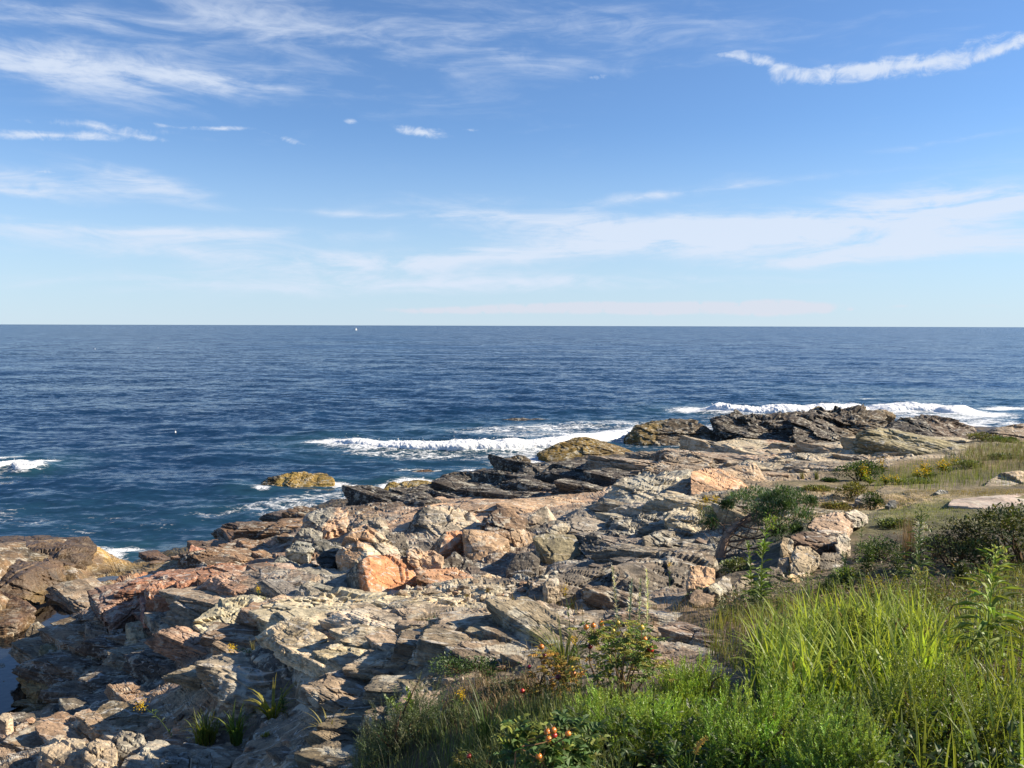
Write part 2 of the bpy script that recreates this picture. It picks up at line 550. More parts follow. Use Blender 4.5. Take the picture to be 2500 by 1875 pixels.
def plain_material(name, rough=0.6, spec=0.3, noise_s=25.0):
    m, t, out = new_mat(name)
    a = t.new('ShaderNodeAttribute', attribute_name='Col')
    pos = t.new('ShaderNodeNewGeometry').outputs['Position']
    n = t.smooth(t.noise(pos, noise_s, 4, 0.6), 0.3, 0.7, 0.75, 1.2)
    gc = t.new('ShaderNodeCombineColor'); [t.l.new(n, gc.inputs[i]) for i in range(3)]
    c = t.mix(1.0, a.outputs['Color'], gc.outputs[0], 'MULTIPLY')
    p = t.new('ShaderNodeBsdfPrincipled')
    t.l.new(c, p.inputs['Base Color']); p.inputs['Roughness'].default_value = rough
    p.inputs['Specular IOR Level'].default_value = spec
    t.l.new(p.outputs[0], out.inputs[0])
    return m


def sea_material():
    m, t, out = new_mat('sea_water')
    pos = t.new('ShaderNodeNewGeometry').outputs['Position']
    foam_a = t.new('ShaderNodeAttribute', attribute_name='foam').outputs['Fac']
    shal = t.new('ShaderNodeAttribute', attribute_name='shallow').outputs['Fac']
    mp_ = t.new('ShaderNodeMapping'); t.l.new(pos, mp_.inputs[0])
    mp_.inputs['Rotation'].default_value = (0, 0, math.radians(8)); mp_.inputs['Scale'].default_value = (0.55, 1.0, 1.0)
    sv = mp_.outputs[0]
    def slope(scale, k, detail=2):
        n = t.new('ShaderNodeTexNoise'); t.l.new(sv, n.inputs['Vector'])
        n.inputs['Scale'].default_value = scale; n.inputs['Detail'].default_value = detail
        v = t.vmath('SUBTRACT', n.outputs[1], (0.5, 0.5, 0.5))
        return t.vmath('MULTIPLY', v, (k, k, 0.0))
    sl = t.vmath('ADD', slope(4.0, 0.58), t.vmath('ADD', slope(1.1, 0.62), slope(0.16, 0.32)))
    mpw = t.new('ShaderNodeMapping'); t.l.new(pos, mpw.inputs[0]); mpw.inputs['Scale'].default_value = (0.25, 1.0, 1.0)
    patchy = t.smooth(t.noise(mpw.outputs[0], 0.016, 4, 0.6, 0.4), 0.30, 0.70, 0.55, 1.35)
    sl = t.vmath('SCALE', sl, patchy)
    sl = t.vmath('ADD', sl, (0.01, -0.10, 0.0))      # steeper shoreward wave faces
    b4 = t.vmath('NORMALIZE', t.vmath('ADD', t.new('ShaderNodeNewGeometry').outputs['Normal'], sl))
    base = t.mix(shal, (0.007, 0.028, 0.066), (0.018, 0.060, 0.078))
    p = t.new('ShaderNodeBsdfPrincipled')
    t.l.new(base, p.inputs['Base Color'])
    p.inputs['Roughness'].default_value = 0.16
    p.inputs['IOR'].default_value = 1.333
    p.inputs['Specular IOR Level'].default_value = 0.23
    t.l.new(b4, p.inputs['Normal'])
    # foam
    fv = t.noise(pos, 2.2, 6, 0.66, 1.0)
    fw = t.noise(sv, 0.55, 5, 0.6, 1.0)
    nw = t.new('ShaderNodeTexNoise'); t.l.new(pos, nw.inputs['Vector']); nw.inputs['Scale'].default_value = 0.9; nw.inputs['Detail'].default_value = 3
    wp = t.vmath('ADD', sv, t.vmath('SCALE', t.vmath('SUBTRACT', nw.outputs[1], (0.5, 0.5, 0.5)), 1.6))
    vo = t.new('ShaderNodeTexVoronoi', feature='DISTANCE_TO_EDGE'); t.l.new(wp, vo.inputs['Vector']); vo.inputs['Scale'].default_value = 1.3
    lace = t.smooth(vo.outputs['Distance'], 0.02, 0.16, 1.0, 0.0)
    fn = t.math('ADD', t.math('MULTIPLY', fv, 0.9), t.math('MULTIPLY', fw, 0.8))
    fn = t.math('ADD', t.math('SUBTRACT', fn, 0.42), t.math('MULTIPLY', lace, 0.16))
    thr = t.math('ADD', fn, t.math('MULTIPLY', t.math('SUBTRACT', foam_a, 0.5), 1.0))
    fm = t.smooth(thr, 0.46, 0.88)
    pf_ = t.new('ShaderNodeBsdfPrincipled')
    pf_.inputs['Base Color'].default_value = (0.86, 0.88, 0.88, 1); pf_.inputs['Roughness'].default_value = 0.9
    pf_.inputs['Specular IOR Level'].default_value = 0.1
    t.l.new(t.bump(fv, 1.0, 0.35), pf_.inputs['Normal'])
    mx = t.new('ShaderNodeMixShader')
    t.l.new(fm, mx.inputs[0]); t.l.new(p.outputs[0], mx.inputs[1]); t.l.new(pf_.outputs[0], mx.inputs[2])
    t.l.new(mx.outputs[0], out.inputs[0])
    return m


def foam_material():
    m, t, out = new_mat('white_water')
    pos = t.new('ShaderNodeNewGeometry').outputs['Position']
    n = t.noise(pos, 4.0, 6, 0.7, 0.6)
    c = t.mix(t.smooth(n, 0.30, 0.5), (0.55, 0.66, 0.70), (0.92, 0.93, 0.93))
    p = t.new('ShaderNodeBsdfPrincipled'); t.l.new(c, p.inputs['Base Color'])
    p.inputs['Roughness'].default_value = 0.9; p.inputs['Specular IOR Level'].default_value = 0.1
    t.l.new(t.bump(n, 1.0, 0.25), p.inputs['Normal'])
    t.l.new(p.outputs[0], out.inputs[0])
    return m


def pool_material():
    m, t, out = new_mat('still_pool_water')
    pos = t.new('ShaderNodeNewGeometry').outputs['Position']
    p = t.new('ShaderNodeBsdfPrincipled')
    p.inputs['Base Color'].default_value = (0.012, 0.014, 0.014, 1)
    p.inputs['Roughness'].default_value = 0.03; p.inputs['IOR'].default_value = 1.6
    t.l.new(t.bump(t.noise(pos, 5.0, 3, 0.5), 0.12, 0.03), p.inputs['Normal'])
    t.l.new(p.outputs[0], out.inputs[0])
    return m


M_ROCK = rock_material()
M_BLOCK = rock_material('jointed_block_rock', True)
M_LEAF = leaf_material('leaf')
M_GRASS = leaf_material('grass_blade', 0.5, 0.5, 0.02)
M_DRY = leaf_material('dry_stalk', 0.2, 0.7, 0.02)
M_BARK = plain_material('bark', 0.9, 0.1)
M_HIP = plain_material('rose_hip_skin', 0.3, 0.5, 40.0)
M_FLOWER = leaf_material('flower', 0.25, 0.7, 0.0)
M_SEA = sea_material()
M_FOAM = foam_material()
M_POOL = pool_material()
M_PAINT = plain_material('white_paint', 0.5, 0.4)

# ------------------------------------------------------------------ terrain: one bedrock sheet
# (photo x, photo y, distance): points of the rock surface
CP = np.array([
    (0, 1870, 8.2), (400, 1850, 7.6), (700, 1860, 6.6), (1000, 1860, 4.8), (1250, 1860, 3.75), (1600, 1900, 3.3), (2000, 1900, 3.1), (2480, 1900, 3.05),
    (1600, 2300, 2.2), (2400, 2300, 2.2), (800, 2300, 3.5), (0, 2200, 5.5), (-600, 2000, 7), (3200, 2000, 2.8),
    (100, 1760, 12), (100, 1800, 10), (300, 1700, 12.4), (500, 1640, 11.2), (600, 1722, 8.8), (750, 1750, 8.0), (450, 1760, 9.0), (250, 1790, 9.6),
    (1100, 1700, 5.7), (1300, 1680, 5.0), (1400, 1720, 4.5), (1650, 1580, 6.2), (1400, 1490, 8.2), (1000, 1520, 9.0), (900, 1600, 7.8), (620, 1600, 9.3), (700, 1520, 10.7),
    (850, 1612, 8.3), (1100, 1600, 6.8), (500, 1440, 16), (300, 1440, 18.5), (450, 1600, 14.2), (300, 1640, 16.3), (150, 1690, 17.6), (560, 1570, 12.4),
    (450, 1540, 15.3), (520, 1500, 15.2), (610, 1500, 12.8), (800, 1460, 13.2), (700, 1440, 14.5), (1000, 1460, 12.0), (1200, 1470, 10.6),
    (300, 1500, 18.0), (200, 1500, 20.0), (250, 1560, 18.0),
    (550, 1360, 26), (650, 1310, 29.5), (600, 1400, 20), (700, 1385, 18.8), (750, 1310, 25), (450, 1395, 24.5), (400, 1370, 27.5), (350, 1400, 24),
    (900, 1310, 21.5), (850, 1240, 30), (1000, 1270, 24), (1100, 1225, 30), (1200, 1225, 28.5), (1500, 1215, 26), (1350, 1230, 27),
    (1300, 1165, 36), (1440, 1140, 40), (1200, 1290, 20.8), (1100, 1360, 17.5), (930, 1455, 13.8), (1000, 1410, 15.5), (1200, 1425, 13), (1350, 1440, 11.8), (1500, 1480, 9.4),
    (1400, 1340, 16.6), (1450, 1300, 18), (1600, 1310, 16.5), (1500, 1240, 20.5), (1700, 1230, 18.5), (1750, 1170, 23), (1900, 1125, 30), (1800, 1095, 37), (1700, 1105, 38.5), (1600, 1120, 37),
    (1520, 1120, 40), (2000, 1095, 36), (2200, 1070, 37), (2350, 1080, 33), (2100, 1170, 23.5), (2400, 1130, 25), (2450, 1185, 19), (2250, 1240, 15.5), (2050, 1205, 18), (2450, 1222, 16.2),
    (1950, 1330, 11.6), (1850, 1400, 9.6), (1700, 1450, 8.8), (2200, 1400, 8.8), (2450, 1350, 9.5), (2000, 1500, 6.8), (2300, 1500, 6.5), (1750, 1560, 6.2), (2000, 1680, 4.5), (2450, 1680, 4.3),
    (2460, 1075, 38), (2700, 1080, 36), (2700, 1250, 14), (2900, 1500, 6), (3600, 1300, 11), (3600, 1180, 18), (4200, 1700, 4.2), (3500, 2200, 2.4), (3400, 1100, 30), (4600, 1200, 14), (6000, 1500, 5.5), (2050, 1270, 13.6), (1850, 1270, 15.0), (1620, 1420, 11.2), (1740, 1350, 12.3), (1500, 1400, 12.2),
], float)
# shore and sea bed: (photo x, photo y on the water plane, height)
SP = np.array([
    (-300, 1700, 0.75), (50, 1640, 0.8), (130, 1485, 0.8), (90, 1560, 0.8), (240, 1430, 0.75), (252, 1402, 0.1), (265, 1375, -0.35), (262, 1350, -0.8), (300, 1335, -0.9), (290, 1352, -.5), (200, 1260, -2.5),
    (-400, 1270, -2.0), (0, 1280, -1.6), (120, 1275, -1.6),
    (400, 1340, 0.45), (600, 1300, 0.5), (700, 1265, 0.55), (500, 1325, 0.5), (345, 1372, 0.7), (450, 1290, -1.4), (650, 1255, -1.2), (800, 1215, -1.0), (760, 1240, 0.3),
    (860, 1215, 0.5), (920, 1195, -0.7), (1080, 1150, -0.7), (1160, 1148, 0.1), (1250, 1130, -0.5), (1330, 1118, -0.2), (1480, 1100, -0.2), (1560, 1090, -0.7), (1680, 1088, -0.5),
    (1800, 1060, 0.1), (2000, 1080, 0.5), (2080, 1075, 0.4), (2250, 1048, 0.2), (2400, 1042, 0.1), (2600, 1035, -0.6), (2900, 1030, -1.0), (2500, 1010, -1.5), (2200, 1000, -1.6), (1900, 1005, -1.2), (1600, 1030, -1.6),
    (1300, 1080, -1.8), (1000, 1130, -2.0), (600, 1180, -3), (200, 1130, -3), (-400, 1130, -3), (800, 1050, -3), (1500, 985, -3), (2100, 960, -3), (2700, 960, -3)], float)
# the brown ledge on the far left and other shelves: (photo x, photo y, height)
LP = np.array([
    (-300, 1330, 1.9), (-300, 1400, 2.2), (-300, 1500, 1.6), (0, 1330, 1.75), (110, 1325, 1.7), (225, 1325, 1.65), (240, 1352, 1.55), (100, 1380, 1.95), (0, 1400, 2.05), (190, 1390, 1.7), (130, 1430, 1.7), (0, 1450, 1.9),
    (170, 1440, 1.2), (110, 1472, 1.2), (0, 1500, 1.55), (20, 1530, 1.25), (300, 1400, 1.1), (330, 1380, 1.05)], float)
PT = [at(CP[:, 0], CP[:, 1], CP[:, 2])]
LP[:, 2] -= .22
for A in (SP, LP):
    q = np.array([at_z(r[0], r[1], r[2]) for r in A]); PT.append(q)
PT[1] = np.array([np.r_[at_z(r[0], r[1], max(r[2], 0.0) if r[2] > 0 else 0.0)[:2], r[2]] for r in SP])
PT = np.concatenate(PT)


def rbf_fit(P, z, lam=0.02):
    d = np.linalg.norm(P[:, None] - P[None], axis=2)
    n = len(P)
    A = np.zeros((n + 3, n + 3)); A[:n, :n] = -np.sqrt(d * d + 0.15) + lam * np.eye(n) * -1
    A[:n, n] = 1; A[:n, n + 1:] = P; A[n, :n] = 1; A[n + 1:, :n] = P.T
    return np.linalg.solve(A, np.concatenate([z, np.zeros(3)]))


RB = rbf_fit(PT[:, :2], PT[:, 2])


def base_h(x, y):
    x = np.asarray(x, float); sh = x.shape; x = x.ravel(); y = np.asarray(y, float).ravel()
    out = np.empty(len(x)); n = len(PT)
    for i in range(0, len(x), 20000):
        X, Y = x[i:i + 20000].astype(np.float32), y[i:i + 20000].astype(np.float32)
        d2 = (X[:, None] - PT[None, :, 0].astype(np.float32)) ** 2 + (Y[:, None] - PT[None, :, 1].astype(np.float32)) ** 2
        out[i:i + 20000] = -np.sqrt(d2 + 0.15) @ RB[:n] + RB[n] + RB[n + 1] * X + RB[n + 2] * Y
    return out.reshape(sh)


# rock colours by place: (photo x, photo y, distance, r, g, b, soil, roughness)
PALE, RED, TAN, DARK, PINK, GREY, OLIVE, SOIL = (.47, .43, .325), (.31, .165, .115), (.155, .112, .075), (.05, .052, .05), (.36, .26, .19), (.17, .165, .155), (.14, .11, .035), (.085, .062, .04)
KC = [
    (0, 1870, 8.2, .22, .18, .14, 0, 1), (300, 1860, 7.8, .25, .22, .18, 0, 1), (650, 1860, 6.8, .23, .19, .15, .1, .9), (450, 1780, 9, .24, .18, .13, 0, 1), (100, 1800, 10, .26, .18, .13, 0, 1),
    (100, 1740, 12.5, .10, .09, .08, 0, 1), (300, 1720, 12.2, .09, .085, .08, 0, 1), (420, 1650, 11.5, .27, .19, .14, 0, 1), (520, 1600, 11.8, .28, .2, .15, 0, 1), (600, 1700, 9.1, .12, .11, .10, 0, 1), (800, 1720, 8, .16, .14, .12, .2, 1),
    (950, 1760, 6, .14, .12, .09, .4, .7), (700, 1590, 9.8) + PALE + (0, 1), (900, 1590, 7.9, .3, .26, .2, .1, 1), (700, 1500, 11.5) + PALE + (0, 1.1), (850, 1540, 9.5) + (.38, .33, .26) + (0, 1), (950, 1470, 12) + PALE + (0, 1),
    (1150, 1500, 9, .26, .22, .18, .25, .8), (1100, 1640, 6.3, .2, .17, .13, .5, .7), (1300, 1560, 6.6, .22, .19, .15, .3, .8), (1350, 1480, 8.5, .22, .19, .16, .2, .8), (1600, 1580, 6.3, .2, .16, .13, .2, .9), (1550, 1500, 8.5, .2, .16, .13, .3, .8),
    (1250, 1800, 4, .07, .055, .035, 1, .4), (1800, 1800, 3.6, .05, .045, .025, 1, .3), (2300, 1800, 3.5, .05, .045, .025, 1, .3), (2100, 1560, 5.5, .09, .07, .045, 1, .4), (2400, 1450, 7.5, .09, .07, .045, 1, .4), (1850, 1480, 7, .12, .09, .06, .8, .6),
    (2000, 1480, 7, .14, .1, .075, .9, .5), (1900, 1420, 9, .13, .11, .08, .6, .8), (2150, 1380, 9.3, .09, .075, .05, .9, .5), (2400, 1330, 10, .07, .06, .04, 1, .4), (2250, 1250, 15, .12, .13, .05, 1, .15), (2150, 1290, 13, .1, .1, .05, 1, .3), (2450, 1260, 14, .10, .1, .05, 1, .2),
    (2050, 1215, 17.5, .3, .25, .17, .5, .7), (1950, 1260, 15, .3, .26, .19, .3, .8), (1800, 1240, 17.5, .24, .2, .15, .2, 1), (2200, 1170, 22, .11, .1, .05, 1, .3), (2400, 1120, 25, .14, .11, .06, 1, .3), (2450, 1190, 19, .15, .13, .08, .8, .3),
    (500, 1440, 16) + RED + (0, 1.1), (380, 1430, 18.5) + RED + (0, 1.1), (300, 1440, 19, .2, .12, .1, 0, 1), (450, 1395, 24.5) + RED + (0, 1), (620, 1410, 19, .27, .15, .1, 0, 1), (250, 1560, 18, .17, .14, .11, 0, 1.1), (200, 1490, 20, .14, .11, .09, 0, 1.1),
    (300, 1520, 17.5, .16, .13, .11, 0, 1.2), (450, 1560, 15, .16, .14, .12, 0, 1.2), (380, 1540, 16, .2, .17, .13, 0, 1.2), (150, 1640, 18, .26, .2, .12, 0, 1), (700, 1400, 18.2, .28, .27, .25, 0, 1.1), (780, 1430, 15.5, .26, .26, .24, 0, 1.1), (900, 1440, 14, .3, .29, .25, 0, 1),
    (100, 1380, 24.5) + TAN + (0, .45), (0, 1400, 23) + TAN + (0, .45), (200, 1350, 26.5) + TAN + (0, .45), (60, 1335, 27.5, .16, .12, .09, 0, .45), (-200, 1380, 24) + TAN + (0, .45), (0, 1480, 21.5, .25, .15, .1, 0, .5), (240, 1390, 27.8, .27, .2, .08, 0, .6), (180, 1435, 25, .25, .18, .08, 0, .6), (100, 1480, 23, .16, .12, .07, 0, .8),
    (340, 1360, 29) + OLIVE + (0, 1), (420, 1350, 30.5, .09, .07, .03, 0, .8), (520, 1330, 31.5) + OLIVE + (0, .8), (560, 1325, 31.5, .24, .18, .07, 0, .7), (640, 1315, 30, .16, .11, .08, 0, 1), (600, 1360, 25, .2, .14, .11, 0, 1), (690, 1280, 34, .08, .055, .035, 0, 1), (400, 1385, 26, .19, .14, .08, 0, 1),
    (780, 1250, 33, .10, .07, .05, 0, 1), (850, 1240, 31, .16, .115, .08, 0, 1), (800, 1290, 26.5, .3, .24, .2, 0, 1.1), (950, 1270, 25) + PINK + (0, .8), (1100, 1230, 29) + PINK + (0, .7), (1250, 1225, 28.5) + PINK + (0, .6), (1420, 1230, 26.5) + PINK + (0, .6),
    (950, 1230, 34) + DARK + (0, 1.1), (1150, 1190, 35) + DARK + (0, 1.2), (1350, 1180, 35) + DARK + (0, 1.2), (1440, 1150, 39, .07, .065, .06, 0, 1), (1480, 1170, 36, .12, .1, .09, 0, 1), (1000, 1340, 18.5, .2, .18, .16, 0, 1), (1100, 1340, 18, .17, .15, .13, 0, 1), (1200, 1400, 14, .14, .12, .11, 0, 1),
    (1350, 1400, 13, .13, .12, .11, 0, 1), (1500, 1380, 13) + (.13, .12, .11) + (0, 1), (1650, 1380, 11.8) + (.13, .12, .11) + (.1, 1), (1500, 1280, 18.5) + GREY + (0, 1.1), (1620, 1260, 17.5, .3, .28, .24, 0, 1.1), (1650, 1300, 16, .2, .19, .17, 0, 1.1),
    (1600, 1190, 26, .3, .27, .22, 0, 1), (1600, 1140, 33, .24, .2, .16, 0, 1), (1750, 1150, 26, .32, .26, .2, 0, .9), (1850, 1120, 31, .35, .31, .25, 0, .9), (1750, 1100, 37.5, .34, .3, .24, 0, .8), (1950, 1105, 33.5, .36, .29, .23, 0, .9), (2050, 1095, 35) + (.36, .32, .25) + (0, .9), (2250, 1070, 36) + (.34, .31, .24) + (.1, .9),
    (2150, 1120, 29, .33, .29, .23, .1, .9), (2350, 1090, 31, .2, .18, .11, .5, .6), (2500, 1085, 35, .2, .17, .1, .7, .5), (3000, 1300, 10.5, .1, .09, .05, 1, .3), (3600, 1500, 6, .1, .09, .05, 1, .3), (3200, 1130, 25, .14, .12, .06, 1, .3), (4000, 1250, 13, .12, .11, .05, 1, .3),
]
SEA_K = [(265, 1370, .12, .10, .05), (400, 1335, .08, .06, .03), (600, 1295, .08, .06, .035), (700, 1258, .08, .055, .035), (860, 1210, .07, .055, .035), (1100, 1150, .05, .045, .035), (1300, 1120, .05, .045, .035), (1500, 1100, .06, .05, .04),
         (1700, 1080, .05, .045, .03), (2000, 1075, .09, .065, .03), (2250, 1040, .06, .05, .035), (2500, 1030, .1, .08, .06), (60, 1640, .07, .06, .045), (130, 1480, .07, .06, .045), (0, 1290, .07, .06, .05)]
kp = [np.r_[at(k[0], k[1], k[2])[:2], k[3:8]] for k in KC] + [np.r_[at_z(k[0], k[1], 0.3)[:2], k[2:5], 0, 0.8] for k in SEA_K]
kp = np.array(kp, float)


def region(x, y):
    """rock colour, soil amount and fracture strength at places on the ground"""
    x = x.ravel(); y = y.ravel(); out = np.empty((len(x), 5), np.float32)
    r = np.hypot(x, y)
    wx = x + (fbm2(x * 1.1, y * 1.1, 91, 3) - .5) * 0.14 * r; wy = y + (fbm2(x * 1.1, y * 1.1, 95, 3) - .5) * 0.14 * r
    for i in range(0, len(x), 20000):
        d2 = (wx[i:i + 20000, None] - kp[None, :, 0]) ** 2 + (wy[i:i + 20000, None] - kp[None, :, 1]) ** 2
        w = 1.0 / (d2 / (0.004 * r[i:i + 20000, None] ** 2) + 0.05) ** 2.4
        w = (w / w.sum(1, keepdims=True)).astype(np.float32)
        out[i:i + 20000] = w @ kp[:, 2:7].astype(np.float32)
    return out


POOLS = [  # outline in the photograph, water level
    ([(-350, 1560), (0, 1550), (60, 1508), (138, 1484), (150, 1498), (118, 1550), (112, 1600), (98, 1650), (62, 1692), (0, 1722), (-350, 1790)], 0.97),
    ([(222, 1446), (236, 1424), (262, 1418), (286, 1420), (268, 1452), (238, 1468)], 0.96),
    ([(592, 1352), (640, 1338), (652, 1346), (612, 1356)], 1.62), ([(318, 1424), (352, 1414), (364, 1420), (334, 1430)], 1.42)]
POOLW = [(np.array([at_z(a, b, z)[:2] for a, b in P]), z) for P, z in POOLS]


def poly_sd(x, y, P):
    """signed distance to a polygon, negative inside"""
    d = np.full(x.shape, 1e9); ins = np.zeros(x.shape, bool)
    for i in range(len(P)):
        a, b = P[i], P[(i + 1) % len(P)]
        e = b - a; t = np.clip(((x - a[0]) * e[0] + (y - a[1]) * e[1]) / (e @ e), 0, 1)
        d = np.minimum(d, (x - a[0] - t * e[0]) ** 2 + (y - a[1] - t * e[1]) ** 2)
        c = ((a[1] > y) != (b[1] > y)) & (x < (b[0] - a[0]) * (y - a[1]) / (b[1] - a[1] + 1e-12) + a[0])
        ins ^= c
    d = np.sqrt(d)
    return np.where(ins, -d, d)


STRIKE = math.radians(-34)
cs, sn = math.cos(STRIKE), math.sin(STRIKE)


def fracture(x, y, rough, amp_far):
    """jointed, bedded rock: blocks that step and tilt; steep faces look towards the camera's left"""
    wx = x + (fbm2(x * .28, y * .28, 3, 2, .4) - .5) * 1.4; wy = y + (fbm2(x * .28, y * .28, 6, 2, .4) - .5) * 1.4
    u = wx * cs + wy * sn; v = -wx * sn + wy * cs          # along strike / across the beds
    ctr = []
    h = np.zeros_like(x); edge = np.ones_like(x); cell = np.zeros_like(x)
    for (su, sv, amp, tl, seed) in ((3.8, 2.0, .12, .16, 21), (1.35, .75, .05, .18, 22), (.55, .32, .016, .2, 23)):
        e, bu, bv, r = voro2(u / su + 13.1 * seed, v / sv, seed)
        tilt_v = (r[1] - .25) * tl; tilt_u = (r[2] - .62) * tl
        if su > 1: ctr.append((x - (bu * su * cs - bv * sv * sn), y - (bu * su * sn + bv * sv * cs)))
        fade = np.clip(amp_far * su / .15, 0, 1)
        h += fade * (amp * ((r[0] - .5) * 1.1) + bv * sv * tilt_v + bu * su * tilt_u * .6)
        crev = sstep(e, 0.0, 0.13)
        h -= fade * amp * .25 * (1 - crev) * (r[3] > .45)
        cell = cell + (r[3] - .5) * (amp / .36) ** .4
    # thin beds
    bedv = v * .9 + (base_ref(x, y)) * 1.0
    h += .03 * (np.abs(((bedv * 2.3 + fbm2(u * .4, v * 1.5, 40, 2) * 1.5) % 1.0) - .5) - .25)
    h += (fbm2(x * 2.2, y * 2.2, 50, 4) - .5) * .06
    return h * rough, cell, ctr


def base_ref(x, y):
    return 0.15 * x - 0.1 * y


def terrain(x, y):
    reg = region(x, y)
    sh = x.shape
    b = base_h(x, y)
    r = np.hypot(x, y)
    far = np.clip(12.0 / np.maximum(r, 1), .05, 1.0)
    rough = reg[:, 4].reshape(sh); soil = reg[:, 3].reshape(sh)
    fr, cell, ctr = fracture(x, y, rough, far)
    blk = .45 * base_h(*ctr[0]) + .45 * base_h(*ctr[1]) + .10 * b
    kf = .30 * sstep(r, 4.5, 9.0) * (1 - sstep(soil, .4, .9)) * np.clip(rough, 0, 1) * sstep(b, .2, .9)
    b = b * (1 - kf) + blk * kf - .08 * kf / .3
    near = np.clip((r - 1.5) / 6.0, .35, 1.0)          # smaller relief close to the viewer keeps the slope in place
    h = b + fr * near * (1 - .75 * sstep(soil, .45, .95)) + (fbm2(x * 3, y * 3, 70, 3) - .5) * .10 * soil
    for P, z in POOLW:
        s = poly_sd(x, y, P) + (fbm2(x * 1.6, y * 1.6, 77, 3) - .5) * 0.5 - .25
        k = sstep(s, 0.25, -0.35)
        h = np.where(k > 0, h * (1 - k) + (z - .22 + (fbm2(x * 2.1, y * 2.1, 80, 3) - .5) * .22) * k, h)
        ring = (s > 0) & (poly_sd(x, y, P) < 1.0)
        h = np.where(ring & (s > .12), np.maximum(h, z + .02 + .05 * np.minimum(s, 1)), h)
    return h, reg, cell


NB = np.array([-sn * .50, cs * .50, .87]); NB /= np.linalg.norm(NB)


def bedding(P, k=1.0):
    """beds broken into blocks: how far each block stands out, and its tone"""
    u = P[:, 0] * cs + P[:, 1] * sn; v = -P[:, 0] * sn + P[:, 1] * cs
    w = P @ NB + (fbm3(P * .35, 301, 2) - .5) * .9
    u = u + (fbm3(P * .9, 305, 2) - .5) * .5
    d = np.zeros(len(P)); tone = np.zeros(len(P)); zero = np.zeros(len(P), np.int64)
    for t, a, seed in ((.62, .085, 310), (.23, .040, 320), (.085, .014, 330)):
        t = t * k; a = a * k
        q = w / t; i = np.floor(q).astype(np.int64); f = q - i
        h0 = _hash(i, zero, zero, seed)
        j = np.floor(u / (t * 2.4) + h0 * 9.7 + v * .15).astype(np.int64); m = np.floor(v / (t * 2.0) + h0 * 5.1).astype(np.int64)
        r = _hash(i, j, m, seed + 1)
        fu = (u / (t * 2.4) + h0 * 9.7 + v * .15) - j
        crack = np.minimum(np.minimum(f, 1 - f) * 1.0, np.minimum(fu, 1 - fu) * 2.4)
        d += a * (r - .5) - a * .45 * (1 - sstep(crack, 0, .10)) * (h0 > .3)
        tone += (_hash(i, j, m, seed + 2) - .5) * {310: .55, 320: .55, 330: .4}[seed]
    return d, tone


TH = np.radians(np.concatenate([np.linspace(-80, -40, 50)[:-1], np.linspace(-40, 40, 700), np.linspace(40, 85, 60)[1:]]))
NT_, NR_ = len(TH), 710
RR = np.exp(np.linspace(math.log(1.2), math.log(92.0), NR_))
tt, rr = np.meshgrid(TH, RR, indexing='xy')
TX, TY = rr * np.sin(tt), rr * np.cos(tt)
TZ, REG, CELL = terrain(TX, TY)
for _ in range(1):      # round the stair-steps of the grid a little
    Z = np.pad(TZ, 1, 'edge')
    Z = (Z[:-2] + 2 * Z[1:-1] + Z[2:]) / 4
    TZ = (Z[:, :-2] + 2 * Z[:, 1:-1] + Z[:, 2:]) / 4
LRR = np.log(RR)


def hz(x, y):
    """ground height by look-up"""
    x = np.asarray(x, float); y = np.asarray(y, float)
    th = np.arctan2(x, y); lr = np.log(np.maximum(np.hypot(x, y), 1e-3))
    a = np.clip(np.interp(th, TH, np.arange(NT_)), 0, NT_ - 1.001); b = np.clip((lr - LRR[0]) / (LRR[1] - LRR[0]), 0, NR_ - 1.001)
    ia, ib = a.astype(int), b.astype(int); fa, fb = a - ia, b - ib
    return (TZ[ib, ia] * (1 - fa) * (1 - fb) + TZ[ib, ia + 1] * fa * (1 - fb) + TZ[ib + 1, ia] * (1 - fa) * fb + TZ[ib + 1, ia + 1] * fa * fb)


def ground(px, py):
    """first point of the ground seen through photograph pixels"""
    px = np.atleast_1d(np.asarray(px, float)); py = np.atleast_1d(np.asarray(py, float))
    v = ray(px, py); v = v / np.hypot(v[:, 0], v[:, 1])[:, None]
    s = np.exp(np.linspace(math.log(1.75), math.log(90), 420))
    P = CAM + v[:, None, :] * s[None, :, None]
    below = P[..., 2] < hz(P[..., 0], P[..., 1])
    i = np.where(below.any(1), below.argmax(1), len(s) - 1)
    Q = P[np.arange(len(px)), i]
    Q[:, 2] = hz(Q[:, 0], Q[:, 1])
    return Q


def rock_colour(V, base, seed, cellv=None, tide=True, var=.35, lichen=0.0, up=None):
    n = fbm3(V * np.array([1.5, 1.5, 3.5]), seed, 4)
    C = np.asarray(base, np.float32) * (1 + (n[:, None] - .5) * var * 2)
    if cellv is not None:
        C = C * (1 + np.clip(cellv, -.9, 1.1)[:, None] * .50)
        C[:, 0] *= 1 + cellv * .12; C[:, 2] *= 1 - cellv * .12
    wet = np.zeros(len(V), np.float32)
    if tide:
        zt = V[:, 2] + (fbm2(V[:, 0] * .5, V[:, 1] * .5, 120, 3) - .5) * 1.6
        wet = 1 - sstep(zt, .3, 1.6)
        weed = wet * sstep(fbm3(V * 1.4, 130, 3), .42, .60)
        C = C * (1 - .55 * wet[:, None])
        C = C * (1 - weed[:, None] * .8) + np.array([.15, .105, .025]) * weed[:, None] * .8
    return np.clip(C, .012, .75), wet


